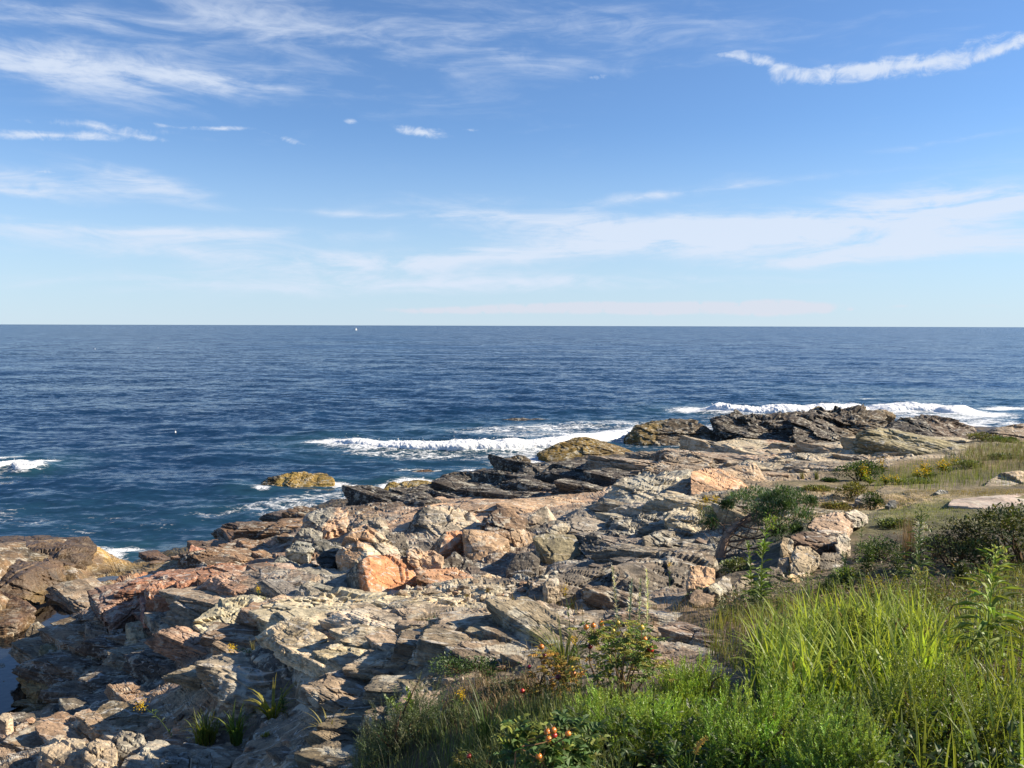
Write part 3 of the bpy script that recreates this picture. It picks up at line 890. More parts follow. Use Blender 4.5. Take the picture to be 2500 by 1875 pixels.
# resample every radial profile evenly as seen, so that steep faces carry as much detail as flat ones
NR2 = 600
kk = (CAMZ - TZ) / rr
ds = np.abs(np.diff(kk, axis=0)) * 830 + .30 * np.hypot(np.diff(rr, axis=0), np.diff(TZ, axis=0)) / rr[1:] * 830
ds = np.minimum(ds, 60) * np.where((TZ[1:] < -.9), .05, 1.0)
S = np.concatenate([np.zeros((1, NT_)), np.cumsum(ds, 0)], 0)
for _ in range(6):
    pad = np.pad(S, ((0, 0), (1, 1)), 'edge'); S = (pad[:, :-2] + pad[:, 1:-1] + pad[:, 2:]) / 3      # neighbours sample alike
RI = np.empty((NR2, NT_)); idx = np.arange(NR_, dtype=float)
for c in range(NT_):
    RI[:, c] = np.interp(np.linspace(0, S[-1, c], NR2), S[:, c], idx)
i0 = np.minimum(RI.astype(int), NR_ - 2); fr_ = RI - i0; cc_ = np.broadcast_to(np.arange(NT_), RI.shape)
def resamp(A):
    f = fr_[..., None] if A.ndim == 3 else fr_
    return A[i0, cc_] * (1 - f) + A[i0 + 1, cc_] * f
PX, PY, PZ = resamp(TX), resamp(TY), resamp(TZ)
REG2 = resamp(REG.reshape(NR_, NT_, 5)).reshape(-1, 5); CELL2 = resamp(CELL).ravel()
G = np.stack([PX, PY, PZ], -1)
nrm = np.cross(np.gradient(G, axis=1), np.gradient(G, axis=0))
nrm /= np.linalg.norm(nrm, axis=2, keepdims=True) + 1e-9
nrm *= np.sign(nrm[..., 2:3] + 1e-6)
for _ in range(2):
    q = np.pad(nrm, ((1, 1), (1, 1), (0, 0)), 'edge')
    nrm = (q[:-2, 1:-1] + q[2:, 1:-1] + q[1:-1, :-2] + q[1:-1, 2:] + q[1:-1, 1:-1]) / 5
nrm /= np.linalg.norm(nrm, axis=2, keepdims=True) + 1e-9
Vt = G.reshape(-1, 3); nv = nrm.reshape(-1, 3)
bd, bt = bedding(Vt)
hard = (1 - sstep(REG2[:, 3], .25, .7)) * np.clip(REG2[:, 4], 0, 1.1)
poolm = np.ones(len(Vt))
for P, z in POOLW:
    poolm = np.minimum(poolm, np.maximum(sstep(poly_sd(Vt[:, 0], Vt[:, 1], P), 0, .4), sstep(Vt[:, 2], z + .05, z + .3)))
Vt = Vt + nv * (bd * .55 * hard * poolm * np.clip(np.hypot(Vt[:, 0], Vt[:, 1]) / 9, .5, 1.4))[:, None]
tc_, twet = rock_colour(Vt, REG2[:, :3], 200, (CELL2 * .6 + bt) * (1 - .7 * REG2[:, 3]), var=.30)
far_shore = sstep(np.hypot(Vt[:, 0], Vt[:, 1]), 24, 28)
ids = np.arange(NT_ * NR2).reshape(NR2, NT_)
Fq = np.stack([ids[:-1, :-1], ids[:-1, 1:], ids[1:, 1:], ids[1:, :-1]], -1).reshape(-1, 4)
Fq = Fq[(Vt[:, 2][Fq] > -1.0).any(1)]
used = np.unique(Fq); remap = np.full(len(Vt), -1); remap[used] = np.arange(len(used))
me = mesh_from('bedrock', Vt[used], remap[Fq][:, ::-1], tc_[used], {'wet': twet[used], 'soil': REG2[used, 3]})
bedrock = obj('bedrock', me, M_ROCK)
bedrock['kind'] = 'structure'
bedrock['label'] = 'jointed bedrock shore of pale, red and dark rock sloping down to the sea'

for k, (P, z) in enumerate(POOLW):
    c = P.mean(0)
    Q = c + (P - c) * 1.0
    n = len(Q)
    dirs = (Q - c) / np.linalg.norm(Q - c, axis=1, keepdims=True)
    ring = Q + dirs * .55
    V = np.concatenate([[np.r_[c, z]], np.c_[ring, np.full(n, z)]])
    F = np.array([[0, 1 + i, 1 + (i + 1) % n] for i in range(n)])
    nz = np.cross(V[F[0, 1]] - V[0], V[F[0, 2]] - V[0])[2]
    if nz < 0: F = F[:, ::-1]
    po = obj('tide_pool', mesh_from('tide_pool', V, F), M_POOL)
    po['kind'] = 'structure'
    po['label'] = ['long tide pool at the left edge reflecting the sky', 'small tide pool in the gully beside the brown ledge', 'thin puddle on the reddish ledge near the water', 'small puddle on top of the red ledge'][k]

# ------------------------------------------------------------------ sea
sth = np.radians(np.concatenate([np.linspace(-80, -40, 70)[:-1], np.linspace(-40, 40, 560), np.linspace(40, 80, 70)[1:]]))
NC, NRS = len(sth), 620
inv = np.linspace(1 / 19.0, 0, NRS) ** 1.0
sr = 1 / np.maximum(inv, 1 / 40000.0)
dr = np.abs(np.gradient(sr))
st, srr = np.meshgrid(sth, sr)
drr = np.broadcast_to(dr[:, None], st.shape)
SX, SY = srr * np.sin(st), srr * np.cos(st)
SZ = np.zeros_like(SX)
wr = np.random.default_rng(3)
DX = np.zeros_like(SX); DY = np.zeros_like(SX)
sub = srr < 900
for k in range(64):
    lam = .9 * 1.085 ** k * (1 + .1 * wr.random())            # 0.9 .. 160 m
    a = math.radians(-96 + wr.normal() * (34 if lam < 12 else 14))
    amp = .0085 * lam ** .85 if lam < 6 else .0085 * 6 ** .85 * (lam / 6) ** .12
    ph = wr.random() * 6.28; kx, ky = math.cos(a) * 6.283 / lam, math.sin(a) * 6.283 / lam
    w = sstep(lam / np.maximum(drr, srr * np.gradient(sth)[None, :]), 2.0, 4.5)
    arg = kx * SX + ky * SY + ph
    SZ += amp * w * np.cos(arg)
    DX -= amp * w * math.cos(a) * np.sin(arg) * .9; DY -= amp * w * math.sin(a) * np.sin(arg) * .9
SX0, SY0 = SX.copy(), SY.copy()
patch = .55 + .75 * fbm2(SX * .02, SY * .035, 9, 3)
patch *= .62; SZ *= patch; SX = SX + DX * patch; SY = SY + DY * patch


def stroke_field(X, Y, pts):
    """distance from places to a polyline drawn on the water (photo pixels), and position along it"""
    P = np.array([at_z(a, b, 0.0)[:2] for a, b in pts])
    d = np.full(X.shape, 1e9); s = np.zeros(X.shape)
    for i in range(len(P) - 1):
        a, b = P[i], P[i + 1]; e = b - a
        t = np.clip(((X - a[0]) * e[0] + (Y - a[1]) * e[1]) / (e @ e), 0, 1)
        q = np.hypot(X - a[0] - t * e[0], Y - a[1] - t * e[1])
        m = q < d; d = np.where(m, q, d); s = np.where(m, (i + t) / (len(P) - 1), s)
    return d, s


WAVES = {
    'main': [(806, 1078), (850, 1084), (930, 1092), (1030, 1096), (1130, 1097), (1240, 1094), (1340, 1088), (1430, 1078), (1500, 1066), (1550, 1056)],
    'far': [(1702, 1001), (1750, 1004), (1830, 1008), (1910, 1009), (1980, 1007), (2050, 1004), (2110, 1000)],
    'right': [(2120, 1004), (2170, 1001), (2230, 1000), (2290, 1002), (2340, 1008), (2385, 1012)],
    'left': [(-40, 1150), (10, 1141), (45, 1137), (60, 1150), (85, 1143), (112, 1128)],
}
# foam lying on the water: polyline, width (m), strength
FOAM = [
    (WAVES['main'], 2.4, .95), (WAVES['far'], 4.0, .95), (WAVES['right'], 5.0, .95), (WAVES['left'], 1.0, .9),
    ([(880, 1104), (1000, 1110), (1150, 1110), (1280, 1108)], 2.8, .58), ([(1180, 1050), (1300, 1042), (1450, 1040), (1520, 1035)], 5.0, .62), ([(1250, 1062), (1400, 1056), (1500, 1050)], 3.0, .62),
    ([(1260, 1128), (1320, 1122), (1350, 1128)], 2.4, .85), ([(1290, 1110), (1330, 1098), (1400, 1075)], 2.0, .7), ([(1230, 1118), (1300, 1128)], 1.6, .55),
    ([(800, 1186), (850, 1190), (900, 1196), (940, 1205)], 1.1, .85), ([(930, 1205), (945, 1188), (990, 1180), (1040, 1180)], 1.0, .95), ([(640, 1240), (720, 1225), (800, 1212), (880, 1205)], 2.2, .62), ([(660, 1255), (760, 1238), (850, 1222)], 1.8, .58),
    ([(628, 1190), (640, 1198)], .7, .75), ([(815, 1184), (830, 1190)], .8, .7), ([(262, 1378), (268, 1358), (275, 1340), (300, 1335)], .75, 1.0), ([(255, 1400), (264, 1376)], .45, .9), ([(230, 1330), (290, 1330), (330, 1338)], .8, .5),
    ([(1640, 1052), (1700, 1045), (1750, 1040)], 3.0, .62), ([(1750, 1022), (1830, 1018), (1900, 1018)], 4.0, .60), ([(1590, 1040), (1650, 1030), (1720, 1030)], 3.0, .42), ([(1500, 1062), (1560, 1046), (1620, 1036)], 2.0, .85),
    ([(2180, 1014), (2260, 1014), (2350, 1020), (2440, 1034), (2500, 1040)], 6.0, .66), ([(2330, 1034), (2400, 1044), (2520, 1046)], 4.0, .85), ([(2420, 998), (2460, 996), (2520, 997)], 2.0, .85), ([(2100, 1010), (2200, 1020), (2330, 1030)], 5.0, .58), ([(2000, 1004), (2080, 1002)], 4, .7),
    ([(2110, 977), (2140, 976)], 1.0, .8), ([(0, 1120), (40, 1116)], .8, .8), ([(-30, 1148), (30, 1148)], 1.2, .55), ([(980, 1150), (1030, 1147), (1060, 1150)], .9, .6), ([(1130, 1152), (1150, 1148)], .7, .75), ([(1545, 1090), (1600, 1092), (1660, 1092)], 1.5, .55), ([(1560, 1082), (1640, 1088)], 1.2, .5),
    ([(0, 1255), (120, 1262), (230, 1275)], 3.0, .40), ([(150, 1265), (350, 1280), (480, 1275)], 2.5, .36), ([(260, 1240), (420, 1232)], 1.5, .26), ([(500, 1255), (640, 1230)], 2.0, .42)]
foam = np.zeros_like(SX)
shal = np.zeros_like(SX)
nearm = srr < 140
for pts, wd, s in FOAM:
    d, _ = stroke_field(SX0[nearm], SY0[nearm], pts)
    foam[nearm] = np.maximum(foam[nearm], s * np.exp(-(d / wd) ** 2))
    shal[nearm] = np.maximum(shal[nearm], .8 * s * np.exp(-(d / (wd * 1.8 + 1.0)) ** 2))
for (nm, H, wd) in (('main', .40, 1.6), ('far', .5, 2.4), ('right', .4, 3.0), ('left', .35, .9)):
    d, s = stroke_field(SX0[nearm], SY0[nearm], WAVES[nm])
    ends = np.minimum(1, np.minimum(s, 1 - s) * 8) if nm != 'main' else np.minimum(1, s * 6)
    SZ[nearm] = SZ[nearm] * (1 - .6 * np.exp(-(d / (2 * wd)) ** 2)) + H * ends * np.exp(-(d / wd) ** 2)
bed = hz(SX0[nearm], SY0[nearm])
shal[nearm] = np.maximum(shal[nearm], .45 * sstep(bed, -1.8, -.4))
SZ[nearm] *= 1 - .55 * sstep(bed, -1.6, .2)
keep = np.ones_like(SX, bool)
keep[nearm] = bed < .6
ids = np.arange(NC * NRS).reshape(NRS, NC)
Fq = np.stack([ids[:-1, :-1], ids[:-1, 1:], ids[1:, 1:], ids[1:, :-1]], -1).reshape(-1, 4)
Fq = Fq[keep.ravel()[Fq].any(1)]
Vs = np.stack([SX, SY, SZ], -1).reshape(-1, 3)
used = np.unique(Fq); remap = np.full(len(Vs), -1); remap[used] = np.arange(len(used))
sea = obj('sea', mesh_from('sea', Vs[used], remap[Fq][:, ::-1], None, {'foam': foam.ravel()[used], 'shallow': shal.ravel()[used]}, smooth=True), M_SEA)
sea['kind'] = 'structure'
sea['label'] = 'deep blue open sea with small waves reaching to the horizon'


def breaker(key, label, H, wd, n, m, seed):
    P = np.array([at_z(a, b, 0.0)[:2] for a, b in WAVES[key]])
    L = np.r_[0, np.cumsum(np.linalg.norm(np.diff(P, axis=0), axis=1))]
    s = np.linspace(0, L[-1], n)
    cx, cy = np.interp(s, L, P[:, 0]), np.interp(s, L, P[:, 1])
    k = np.ones(9) / 9
    cx = np.convolve(np.pad(cx, 4, 'edge'), k, 'valid'); cy = np.convolve(np.pad(cy, 4, 'edge'), k, 'valid')
    tx, ty = np.gradient(cx), np.gradient(cy); q = np.hypot(tx, ty); tx /= q; ty /= q
    ends = np.minimum(1, np.minimum(np.arange(n) + 1, n - np.arange(n)) / (n * .12)) ** .7
    h = H * ends * (.55 + .9 * fbm2(s * .35, s * 0, seed, 3))
    w = wd * (.35 + .65 * ends) * (.7 + .7 * fbm2(s * .3, s * 0 + 4, seed + 1, 3))
    a = np.linspace(0, math.pi, m)
    off = (np.cos(a)[None, :] * w[:, None]); z = np.sin(a)[None, :] ** .8 * h[:, None]
    # the front (seaward to shoreward) leans over
    off = off - z * .5
    X = cx[:, None] - ty[:, None] * off; Y = cy[:, None] + tx[:, None] * off
    Q = np.stack([X, Y, z + .0], -1).reshape(-1, 3)
    nz = fbm3(Q * np.array([1.6, 1.6, 2.5]), seed + 5, 4, .6) - .5
    e, _, _ = voro3(Q * 4.5, seed + 9)
    rad = np.stack([np.zeros_like(X), np.zeros_like(X), np.ones_like(X)], -1).reshape(-1, 3)
    out = np.stack([-ty[:, None] * np.cos(a)[None], tx[:, None] * np.cos(a)[None], np.broadcast_to(np.sin(a)[None], X.shape)], -1).reshape(-1, 3)
    Q = Q + out * ((nz * 1.0 + (.35 - e) * .35) * H * .5 * np.repeat(ends, m))[:, None]
    Q[:, 2] -= .06
    ids = np.arange(n * m).reshape(n, m)
    F = np.stack([ids[:-1, :-1], ids[:-1, 1:], ids[1:, 1:], ids[1:, :-1]], -1).reshape(-1, 4)
    org = np.array([cx.mean(), cy.mean(), 0])
    # spray flung off the crest and shreds of foam
    cr = Q.reshape(n, m, 3)[:, m // 2 - 2:m // 2 + 3].reshape(-1, 3)
    ns = n * 2; q = cr[rng.integers(0, len(cr), ns)] + np.c_[rng.normal(0, .25, (ns, 2)), np.abs(rng.normal(0, .22, ns)) * H]
    sz = (.008 + .03 * rng.random(ns) ** 3)[:, None]
    d1, d2, d3 = (rng.normal(0, 1, (ns, 3)) * sz for _ in range(3))
    ft = np.arange(3 * ns).reshape(ns, 3) + len(Q)
    Q = np.concatenate([Q, np.stack([q + d1, q + d2, q + d3], 1).reshape(-1, 3)])
    F = np.concatenate([F[:, :3], F[:, [0, 2, 3]], ft])
    o = obj('breaking_wave', mesh_from('breaking_wave', Q - org, F, smooth=True), M_FOAM, None, org)
    return tag(o, label, 'wave', 'breaking waves along the shore')


breaker('main', 'longest white breaker rolling in left of the seaweed mound, mid picture', .62, 1.3, 420, 22, 31)
breaker('far', 'white breaker directly behind the long dark outcrop on the right', .8, 1.7, 300, 18, 32)
breaker('right', 'foaming white breaker behind the rightmost dark outcrop', .7, 2.2, 220, 18, 33)
breaker('left', 'small curl of white water over a rock at the left edge of the sea', .4, .5, 120, 14, 34)
# ------------------------------------------------------------------ rocks
def hull_planes(P):
    n = len(P); N = []; D = []
    for i in range(n):
        for j in range(i + 1, n):
            for k in range(j + 1, n):
                nn = np.cross(P[j] - P[i], P[k] - P[i]); l = np.linalg.norm(nn)
                if l < 1e-9: continue
                nn = nn / l; d = nn @ P[i]; s = P @ nn - d
                if s.max() < 1e-6: N.append(nn); D.append(d)
                elif s.min() > -1e-6: N.append(-nn); D.append(-d)
    return np.array(N), np.array(D)


def rock_mesh(P, level, seed, amp=.05, base=(.3, .28, .24), base2=None, split=None, tide=True, cellsize=.30, var=.3, rough=.9, bed=0.0):
    """angular rock: the hull of corner points, broken up by joints"""
    c = P.mean(0); Q = P - c
    N, D = hull_planes(Q)
    sc = np.sqrt(np.linalg.eigvalsh(np.cov(Q.T)))
    U = np.linalg.eigh(np.cov(Q.T))[1]
    dirs, F = ico(level)
    dirs = (dirs * np.maximum(sc, sc.max() * .25)) @ U.T
    dirs /= np.linalg.norm(dirs, axis=1, keepdims=True)
    if np.linalg.det(U) < 0: F = F[:, ::-1]
    nd = dirs @ N.T
    r = np.where(nd > 1e-4, D[None, :] / np.maximum(nd, 1e-4), 1e9).min(1)
    V = dirs * r[:, None]
    size = np.ptp(Q, axis=0).max()
    w = V + c
    wd = w + (np.stack([fbm3(w * 1.5 / max(size, .4), seed + k, 2) for k in (1, 2, 3)], 1) - .5) * size * .25
    sh = np.zeros(len(V)); cellv = np.zeros(len(V))
    Rz = np.array(Matrix.Rotation(STRIKE + .1 * (seed % 5), 3, 'Z').transposed())
    for (cs_, am, sd_) in ((cellsize, 1.0, seed), (cellsize * .42, .45, seed + 7)):
        e, b, rv = voro3((wd @ Rz.T) / (size * cs_) * np.array([.7, 1.1, 1.3]), sd_)
        tl = (rv[1] - .5) * b[:, 0] + (rv[2] - .5) * b[:, 1]
        sh += am * ((rv[0] - .5) * 1.2 + tl * .9) - am * .38 * (1 - sstep(e, 0, .06)) * (rv[3] > .6)
        cellv += (rv[3] - .5) * am
    sh += (fbm3(w * 9 / max(size, .5), seed + 31, 5, .6) - .5) * rough
    V = V + dirs * (sh * amp * size)[:, None]
    W_ = V + c
    if bed > 0:
        bd_, bt_ = bedding(W_, bed)
        W_ = W_ + dirs * bd_[:, None]; cellv = cellv * .4 + bt_ * 1.3
    b = np.asarray(base, float)
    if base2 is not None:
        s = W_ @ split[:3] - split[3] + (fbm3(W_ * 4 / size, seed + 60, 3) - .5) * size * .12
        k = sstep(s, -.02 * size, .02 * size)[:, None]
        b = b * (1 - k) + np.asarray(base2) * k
    C, wet = rock_colour(W_, b, seed + 3, cellv * .6, tide, var)
    return W_, F, C, wet


def stone_pts(pts, d, thick, sink=.25):
    """pts: (photo x, photo y, nearer-or-farther offset); adds the hidden back and buried base"""
    A = np.array([(p[0], p[1], d + (p[2] if len(p) > 2 else 0)) for p in pts], float)
    front = at(A[:, 0], A[:, 1], A[:, 2])
    c = A.mean(0)
    B = at(c[0] + (A[:, 0] - c[0]) * .9, c[1] + (A[:, 1] - c[1]) * .9 + 2, A[:, 2] + thick)
    low = front[front[:, 2] < np.median(front[:, 2]) + 1e-6].copy(); low[:, 2] -= sink
    lowb = B[B[:, 2] < np.median(B[:, 2]) + 1e-6].copy(); lowb[:, 2] = np.minimum(lowb[:, 2], front[:, 2].min()) - sink
    return np.concatenate([front, B, low, lowb])


_rk = [100]
def rock(label, pts, d, thick, base, lvl=4, amp=.05, base2=None, split_px=None, name='boulder', cat='boulder', sink=.25, tide=True, group=None, parent=None, cell=.3, var=.3, center=None, rough=.9, bed=0.0, wetmin=0.0):
    lvl = 6 if lvl == 7 else min(lvl, 5)
    if lvl == 5 and max(q[0] for q in pts) - min(q[0] for q in pts) < 125: lvl = 4
    _rk[0] += 17
    P = stone_pts(pts, d, thick, sink)
    c = center or P.mean(0)
    if P.shape[0] > 26:
        idx = np.unique(np.r_[0:len(pts), np.linspace(len(pts), len(P) - 1, 26 - min(len(pts), 13)).astype(int)])
        P = P[idx]
    split = None
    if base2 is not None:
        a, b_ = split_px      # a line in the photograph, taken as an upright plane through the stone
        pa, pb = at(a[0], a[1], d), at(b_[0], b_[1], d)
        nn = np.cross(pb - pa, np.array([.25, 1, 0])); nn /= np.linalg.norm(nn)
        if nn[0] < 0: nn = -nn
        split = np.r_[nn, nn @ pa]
    V, F, C, wet = rock_mesh(P, lvl, _rk[0], amp, base, base2, split, tide, cell, var, rough, bed)
    wet = np.maximum(wet, wetmin)
    org = np.array([V[:, 0].mean(), V[:, 1].mean(), V[:, 2].min()])
    me = mesh_from(name, V - org, F, C, {'wet': wet})
    if parent is not None:
        zt = hz(V[:, 0], V[:, 1]) - .25
        F = F[(V[:, 2][F] > zt[F]).any(1)]       # the buried side is left out
        if len(F) < 20: return None
        us = np.unique(F); rm = np.full(len(V), -1); rm[us] = np.arange(len(us))
        me = mesh_from(name, V[us] - org, rm[F], C[us], {'wet': wet[us]})
        o = obj(name, me, M_ROCK, parent, org); o['label'] = label
        return o
    o = obj(name, me, M_ROCK, None, org)
    return tag(o, label, cat, group)


def ledge(label, *a, **k):
    k.setdefault('bed', 1.0)
    return rock(label, *a, name='rock_ledge', parent=bedrock, **k)


# --- jointed blocks of the bedrock: the largest 300 as pieces of their own, the smaller ones joined
def block_template(seed, lvl, wedge=0):
    r = np.random.default_rng(seed)
    cor = np.array([(sx, sy, sz) for sx in (-1, 1) for sy in (-1, 1) for sz in (-1, 1)], float) * np.array([1, .62, .42])
    cor += r.normal(0, .13, cor.shape) * np.array([1.2, .9, .7])
    top = cor[cor[:, 2] > 0]
    extra = top * np.array([.75, .75, 1]) + r.normal(0, .08, top.shape) * np.array([1, 1, .6])
    mid = cor * np.array([1.08, 1.08, 0]) + r.normal(0, .10, cor.shape)
    P = np.concatenate([cor, extra[:2], mid[:3]])
    V, F, C, wet = rock_mesh(P, lvl, seed, .040, (.5, .5, .5), tide=False, cellsize=.26, var=.22, rough=1.2, bed=0)
    bd_, bt_ = bedding(np.c_[V[:, 0] * cs - V[:, 1] * sn, V[:, 0] * sn + V[:, 1] * cs, V[:, 2]] * .8 + seed, .8)
    n = V / np.linalg.norm(V, axis=1, keepdims=True)
    V = V + n * bd_[:, None] * 1.5
    C = np.clip(C * 2 * (1 + bt_[:, None] * .6), .2, 2.0)
    return V, F, C


TPL = [block_template(900 + 3 * k, 5 if k < 8 else 4) for k in range(22)]
TPM = [mesh_from('rock_block', V, F, C) for V, F, C in TPL]
for m_ in TPM: m_.materials.append(M_BLOCK)
TPS = [block_template(1200 + 3 * k, 2) for k in range(14)]
brng = np.random.default_rng(41)
# photo outlines where jointed rock shows: outline, smallest and largest block (photo pixels), how many tries
AREAS = [
    ([(120, 1560), (230, 1470), (480, 1400), (640, 1400), (680, 1440), (520, 1520), (470, 1590), (250, 1640), (130, 1690)], 34, 100, 90),
    ([(470, 1600), (600, 1470), (760, 1420), (960, 1440), (1150, 1470), (1180, 1560), (1000, 1610), (700, 1610)], 40, 150, 90),
    ([(0, 1740), (250, 1650), (480, 1620), (560, 1700), (450, 1780), (0, 1830)], 40, 150, 60),
    ([(0, 1800), (450, 1770), (700, 1780), (900, 1840), (880, 1920), (0, 1920)], 50, 150, 60),
    ([(330, 1370), (560, 1320), (690, 1270), (800, 1240), (760, 1310), (640, 1390), (480, 1400)], 28, 80, 60, (.155, .105, .07)),
    ([(640, 1400), (840, 1360), (860, 1440), (700, 1460), (560, 1450)], 30, 80, 40),
    ([(960, 1275), (1100, 1232), (1250, 1226), (1470, 1226), (1480, 1248), (1200, 1268)], 24, 46, 50),
    ([(860, 1250), (930, 1215), (1100, 1180), (1280, 1150), (1440, 1135), (1560, 1112), (1590, 1140), (1470, 1205), (1250, 1216), (1080, 1218), (950, 1255)], 28, 84, 90, (.055, .050, .046)),
    ([(640, 1300), (700, 1264), (800, 1236), (930, 1216), (930, 1255), (800, 1280), (700, 1302)], 26, 70, 40, (.105, .075, .055)),
    ([(1590, 1150), (1600, 1125), (1700, 1108), (1720, 1135), (1640, 1180)], 30, 70, 24),
    ([(1380, 1300), (1480, 1240), (1700, 1230), (1740, 1330), (1600, 1380), (1400, 1400)], 32, 90, 60),
    ([(1180, 1400), (1400, 1390), (1620, 1400), (1560, 1480), (1260, 1480)], 40, 110, 40),
    ([(1560, 1150), (1720, 1100), (1880, 1090), (2050, 1095), (2180, 1080), (2360, 1078), (2160, 1120), (2040, 1140), (1900, 1180), (1780, 1140), (1620, 1190)], 26, 95, 110),
    ([(1000, 1560), (1250, 1490), (1420, 1480), (1300, 1620), (1080, 1660)], 40, 120, 40),
    ([(860, 1640), (1000, 1620), (1180, 1700), (1150, 1760), (900, 1790), (700, 1770)], 50, 140, 30),
    ([(1560, 1500), (1720, 1500), (1760, 1600), (1580, 1640)], 40, 120, 20),
    ([(1800, 1240), (2060, 1200), (2080, 1240), (1980, 1280), (1830, 1300)], 30, 90, 24),
]
cand = []
for poly, s0, s1, n, *tn in AREAS:
    P = np.array(poly, float); lo, hi = P.min(0), P.max(0)
    q = brng.random((n * 6, 2)) * (hi - lo) + lo
    q = q[poly_sd(q[:, 0], q[:, 1], P) < 0][:n]
    for x, y in q:
        cand.append((x, y, s0 + min(s1 * 1.6 - s0, 165 - s0) * brng.random() ** 2.6, tn[0] if tn else None))
cand.sort(key=lambda t: -t[2])
keepc = []
for c in cand:
    x_, y_, s_, _ = c
    if 820 - .6 * s_ < x_ < 1440 + .4 * s_ and 1225 < y_ < 1452 + .38 * s_: continue      # keep the boulder pile clear
    if x_ - .8 * s_ < 300 and y_ < 1425: continue                                         # and the mouth of the gully
    if 400 - .5 * s_ < x_ < 820 and 1668 < y_ < 1800 + .45 * s_: continue                     # soil pocket below the overhang
    if all((abs(c[0] - k[0]) / .80) ** 2 + (abs(c[1] - k[1]) / .42) ** 2 > ((c[2] + k[2]) * .27) ** 2 for k in keepc):
        keepc.append(c)
K = np.array([c[:3] for c in keepc])
GP = ground(K[:, 0], K[:, 1])
KR = region(GP[:, 0], GP[:, 1])
mbs = MB(); nb = 0; BLOCKS = []
for (x, y, spx, tn), g, kr in zip(keepc, GP, KR):
    if kr[3] > .45 or g[2] < .12: continue
    flat = x < 260 and y < 1540
    d = g[1]; L = spx * d / FPX * .62
    yaw = STRIKE + brng.normal(0, .24) + (math.pi if brng.random() < .5 else 0)
    sc = np.array([L * (.95 + .6 * brng.random()), L * (.75 + .5 * brng.random()), L * (.45 + .40 * brng.random())])
    rot = Matrix.Rotation(brng.normal(0, .07), 3, 'X') @ Matrix.Rotation(brng.normal(.05, .08), 3, 'Y') @ Matrix.Rotation(yaw, 3, 'Z')
    if flat: sc[2] *= .5
    pos = g + np.array([0, 0, sc[2] * (-.26 + .18 * brng.random())])
    BLOCKS.append((pos[0], pos[1], math.cos(yaw), math.sin(yaw), sc[0], sc[1], pos[2] + sc[2] * .40))
    wetz = float(1 - sstep(np.array([g[2] + brng.normal(0, .25)]), .4, 1.7)[0])
    tint = kr[:3] * (.72 + .62 * brng.random()) * (1 + brng.normal(0, .022, 3)) * (1 - .45 * wetz)
    if tn is not None: tint = np.array(tn) * (.75 + .6 * brng.random())
    elif brng.random() < .12: tint = tint * .5 + np.array([.30, .27, .22]) * .5
    if nb < 300:
        o = bpy.data.objects.new('rock_block', TPM[brng.integers(8) if nb < 110 else 8 + brng.integers(14)]); col.objects.link(o)
        o.parent = bedrock
        o.matrix_basis = Matrix.Translation(pos) @ rot.to_4x4() @ Matrix.Diagonal((*sc, 1))
        o['tint'] = [float(v) for v in np.clip(tint, .015, .6)]; o['wetness'] = wetz
        nb += 1
    else:
        V, F, C = TPS[brng.integers(len(TPS))]
        mbs.add((V * sc) @ np.array(rot).T + pos, F, np.clip(C * tint, .015, .6))
if mbs.n:
    o = mbs.build('rock_blocks', M_ROCK); o.parent = bedrock; o['kind'] = 'stuff'

# --- rocks standing in the sea
YEL, WEED, BLK, BRN = (.30, .22, .07), (.14, .10, .025), (.045, .04, .036), (.13, .10, .075)
def sea_rock(label, *a, **k):
    k.setdefault('sink', .8); k.setdefault('rough', 1.7); k.setdefault('bed', .9); k.setdefault('tide', False)
    return rock(label, *a, name='sea_rock', cat='rock', **k)
sea_rock('low yellow seaweed-covered rock alone in the water left of centre', [(633, 1183, .3), (656, 1168, .4), (700, 1157, .8), (745, 1154, 1), (800, 1156, .8), (815, 1172, .4), (812, 1184, 0), (745, 1199, -.4), (690, 1201, -.4), (643, 1195, 0)], 45.6, 1.6, (.05, .04, .02), 5, .04, (.25, .185, .06), ((650, 1205), (690, 1150)))
sea_rock('brown seaweed mound just right of the long breaker', [(1311, 1106, 0), (1354, 1086, .5), (1400, 1068, 1.2), (1430, 1066, 1.6), (1456, 1074, 1.5), (1546, 1103, 1.5), (1517, 1120, -.5), (1354, 1132, -1.5)], 55, 4, WEED, 5, .045, (.15, .11, .045), ((1390, 1132), (1500, 1070)))
sea_rock('olive and brown rock at the channel mouth, left of the long dark outcrop', [(1526, 1070, 0), (1560, 1040, .5), (1600, 1035, 1), (1640, 1030, 1.5), (1690, 1031, 1.5), (1745, 1058, 1), (1752, 1084, -1), (1640, 1088, -1.5), (1560, 1080, -1)], 63, 5, (.15, .11, .04), 5, .05, (.085, .068, .048), ((1600, 1080), (1620, 1030)))
sea_rock('left half of the long dark outcrop in front of the far breaker', [(1748, 1028, 1), (1768, 1019, 2), (1853, 1012, 3), (1923, 1012, 3), (1990, 1010, 3), (1990, 1090, -2), (1900, 1092, -2.5), (1840, 1082, -2), (1755, 1058, -.5)], 62, 7, (.04, .035, .03), 6, .05, (.065, .052, .042), ((1850, 1090), (1850, 1010)), cell=.16)
sea_rock('right half of the long dark outcrop with ochre patches at its foot', [(1935, 1016, 2), (1990, 1006, 3), (2040, 1003, 4), (2095, 1000, 4), (2140, 1006, 4), (2166, 1030, 2.5), (2152, 1074, 0), (2045, 1108, -3), (1950, 1100, -2.5), (1930, 1060, -1)], 60, 7, (.05, .041, .034), 6, .05, (.078, .060, .040), ((2000, 1090), (2140, 1020)), cell=.15)
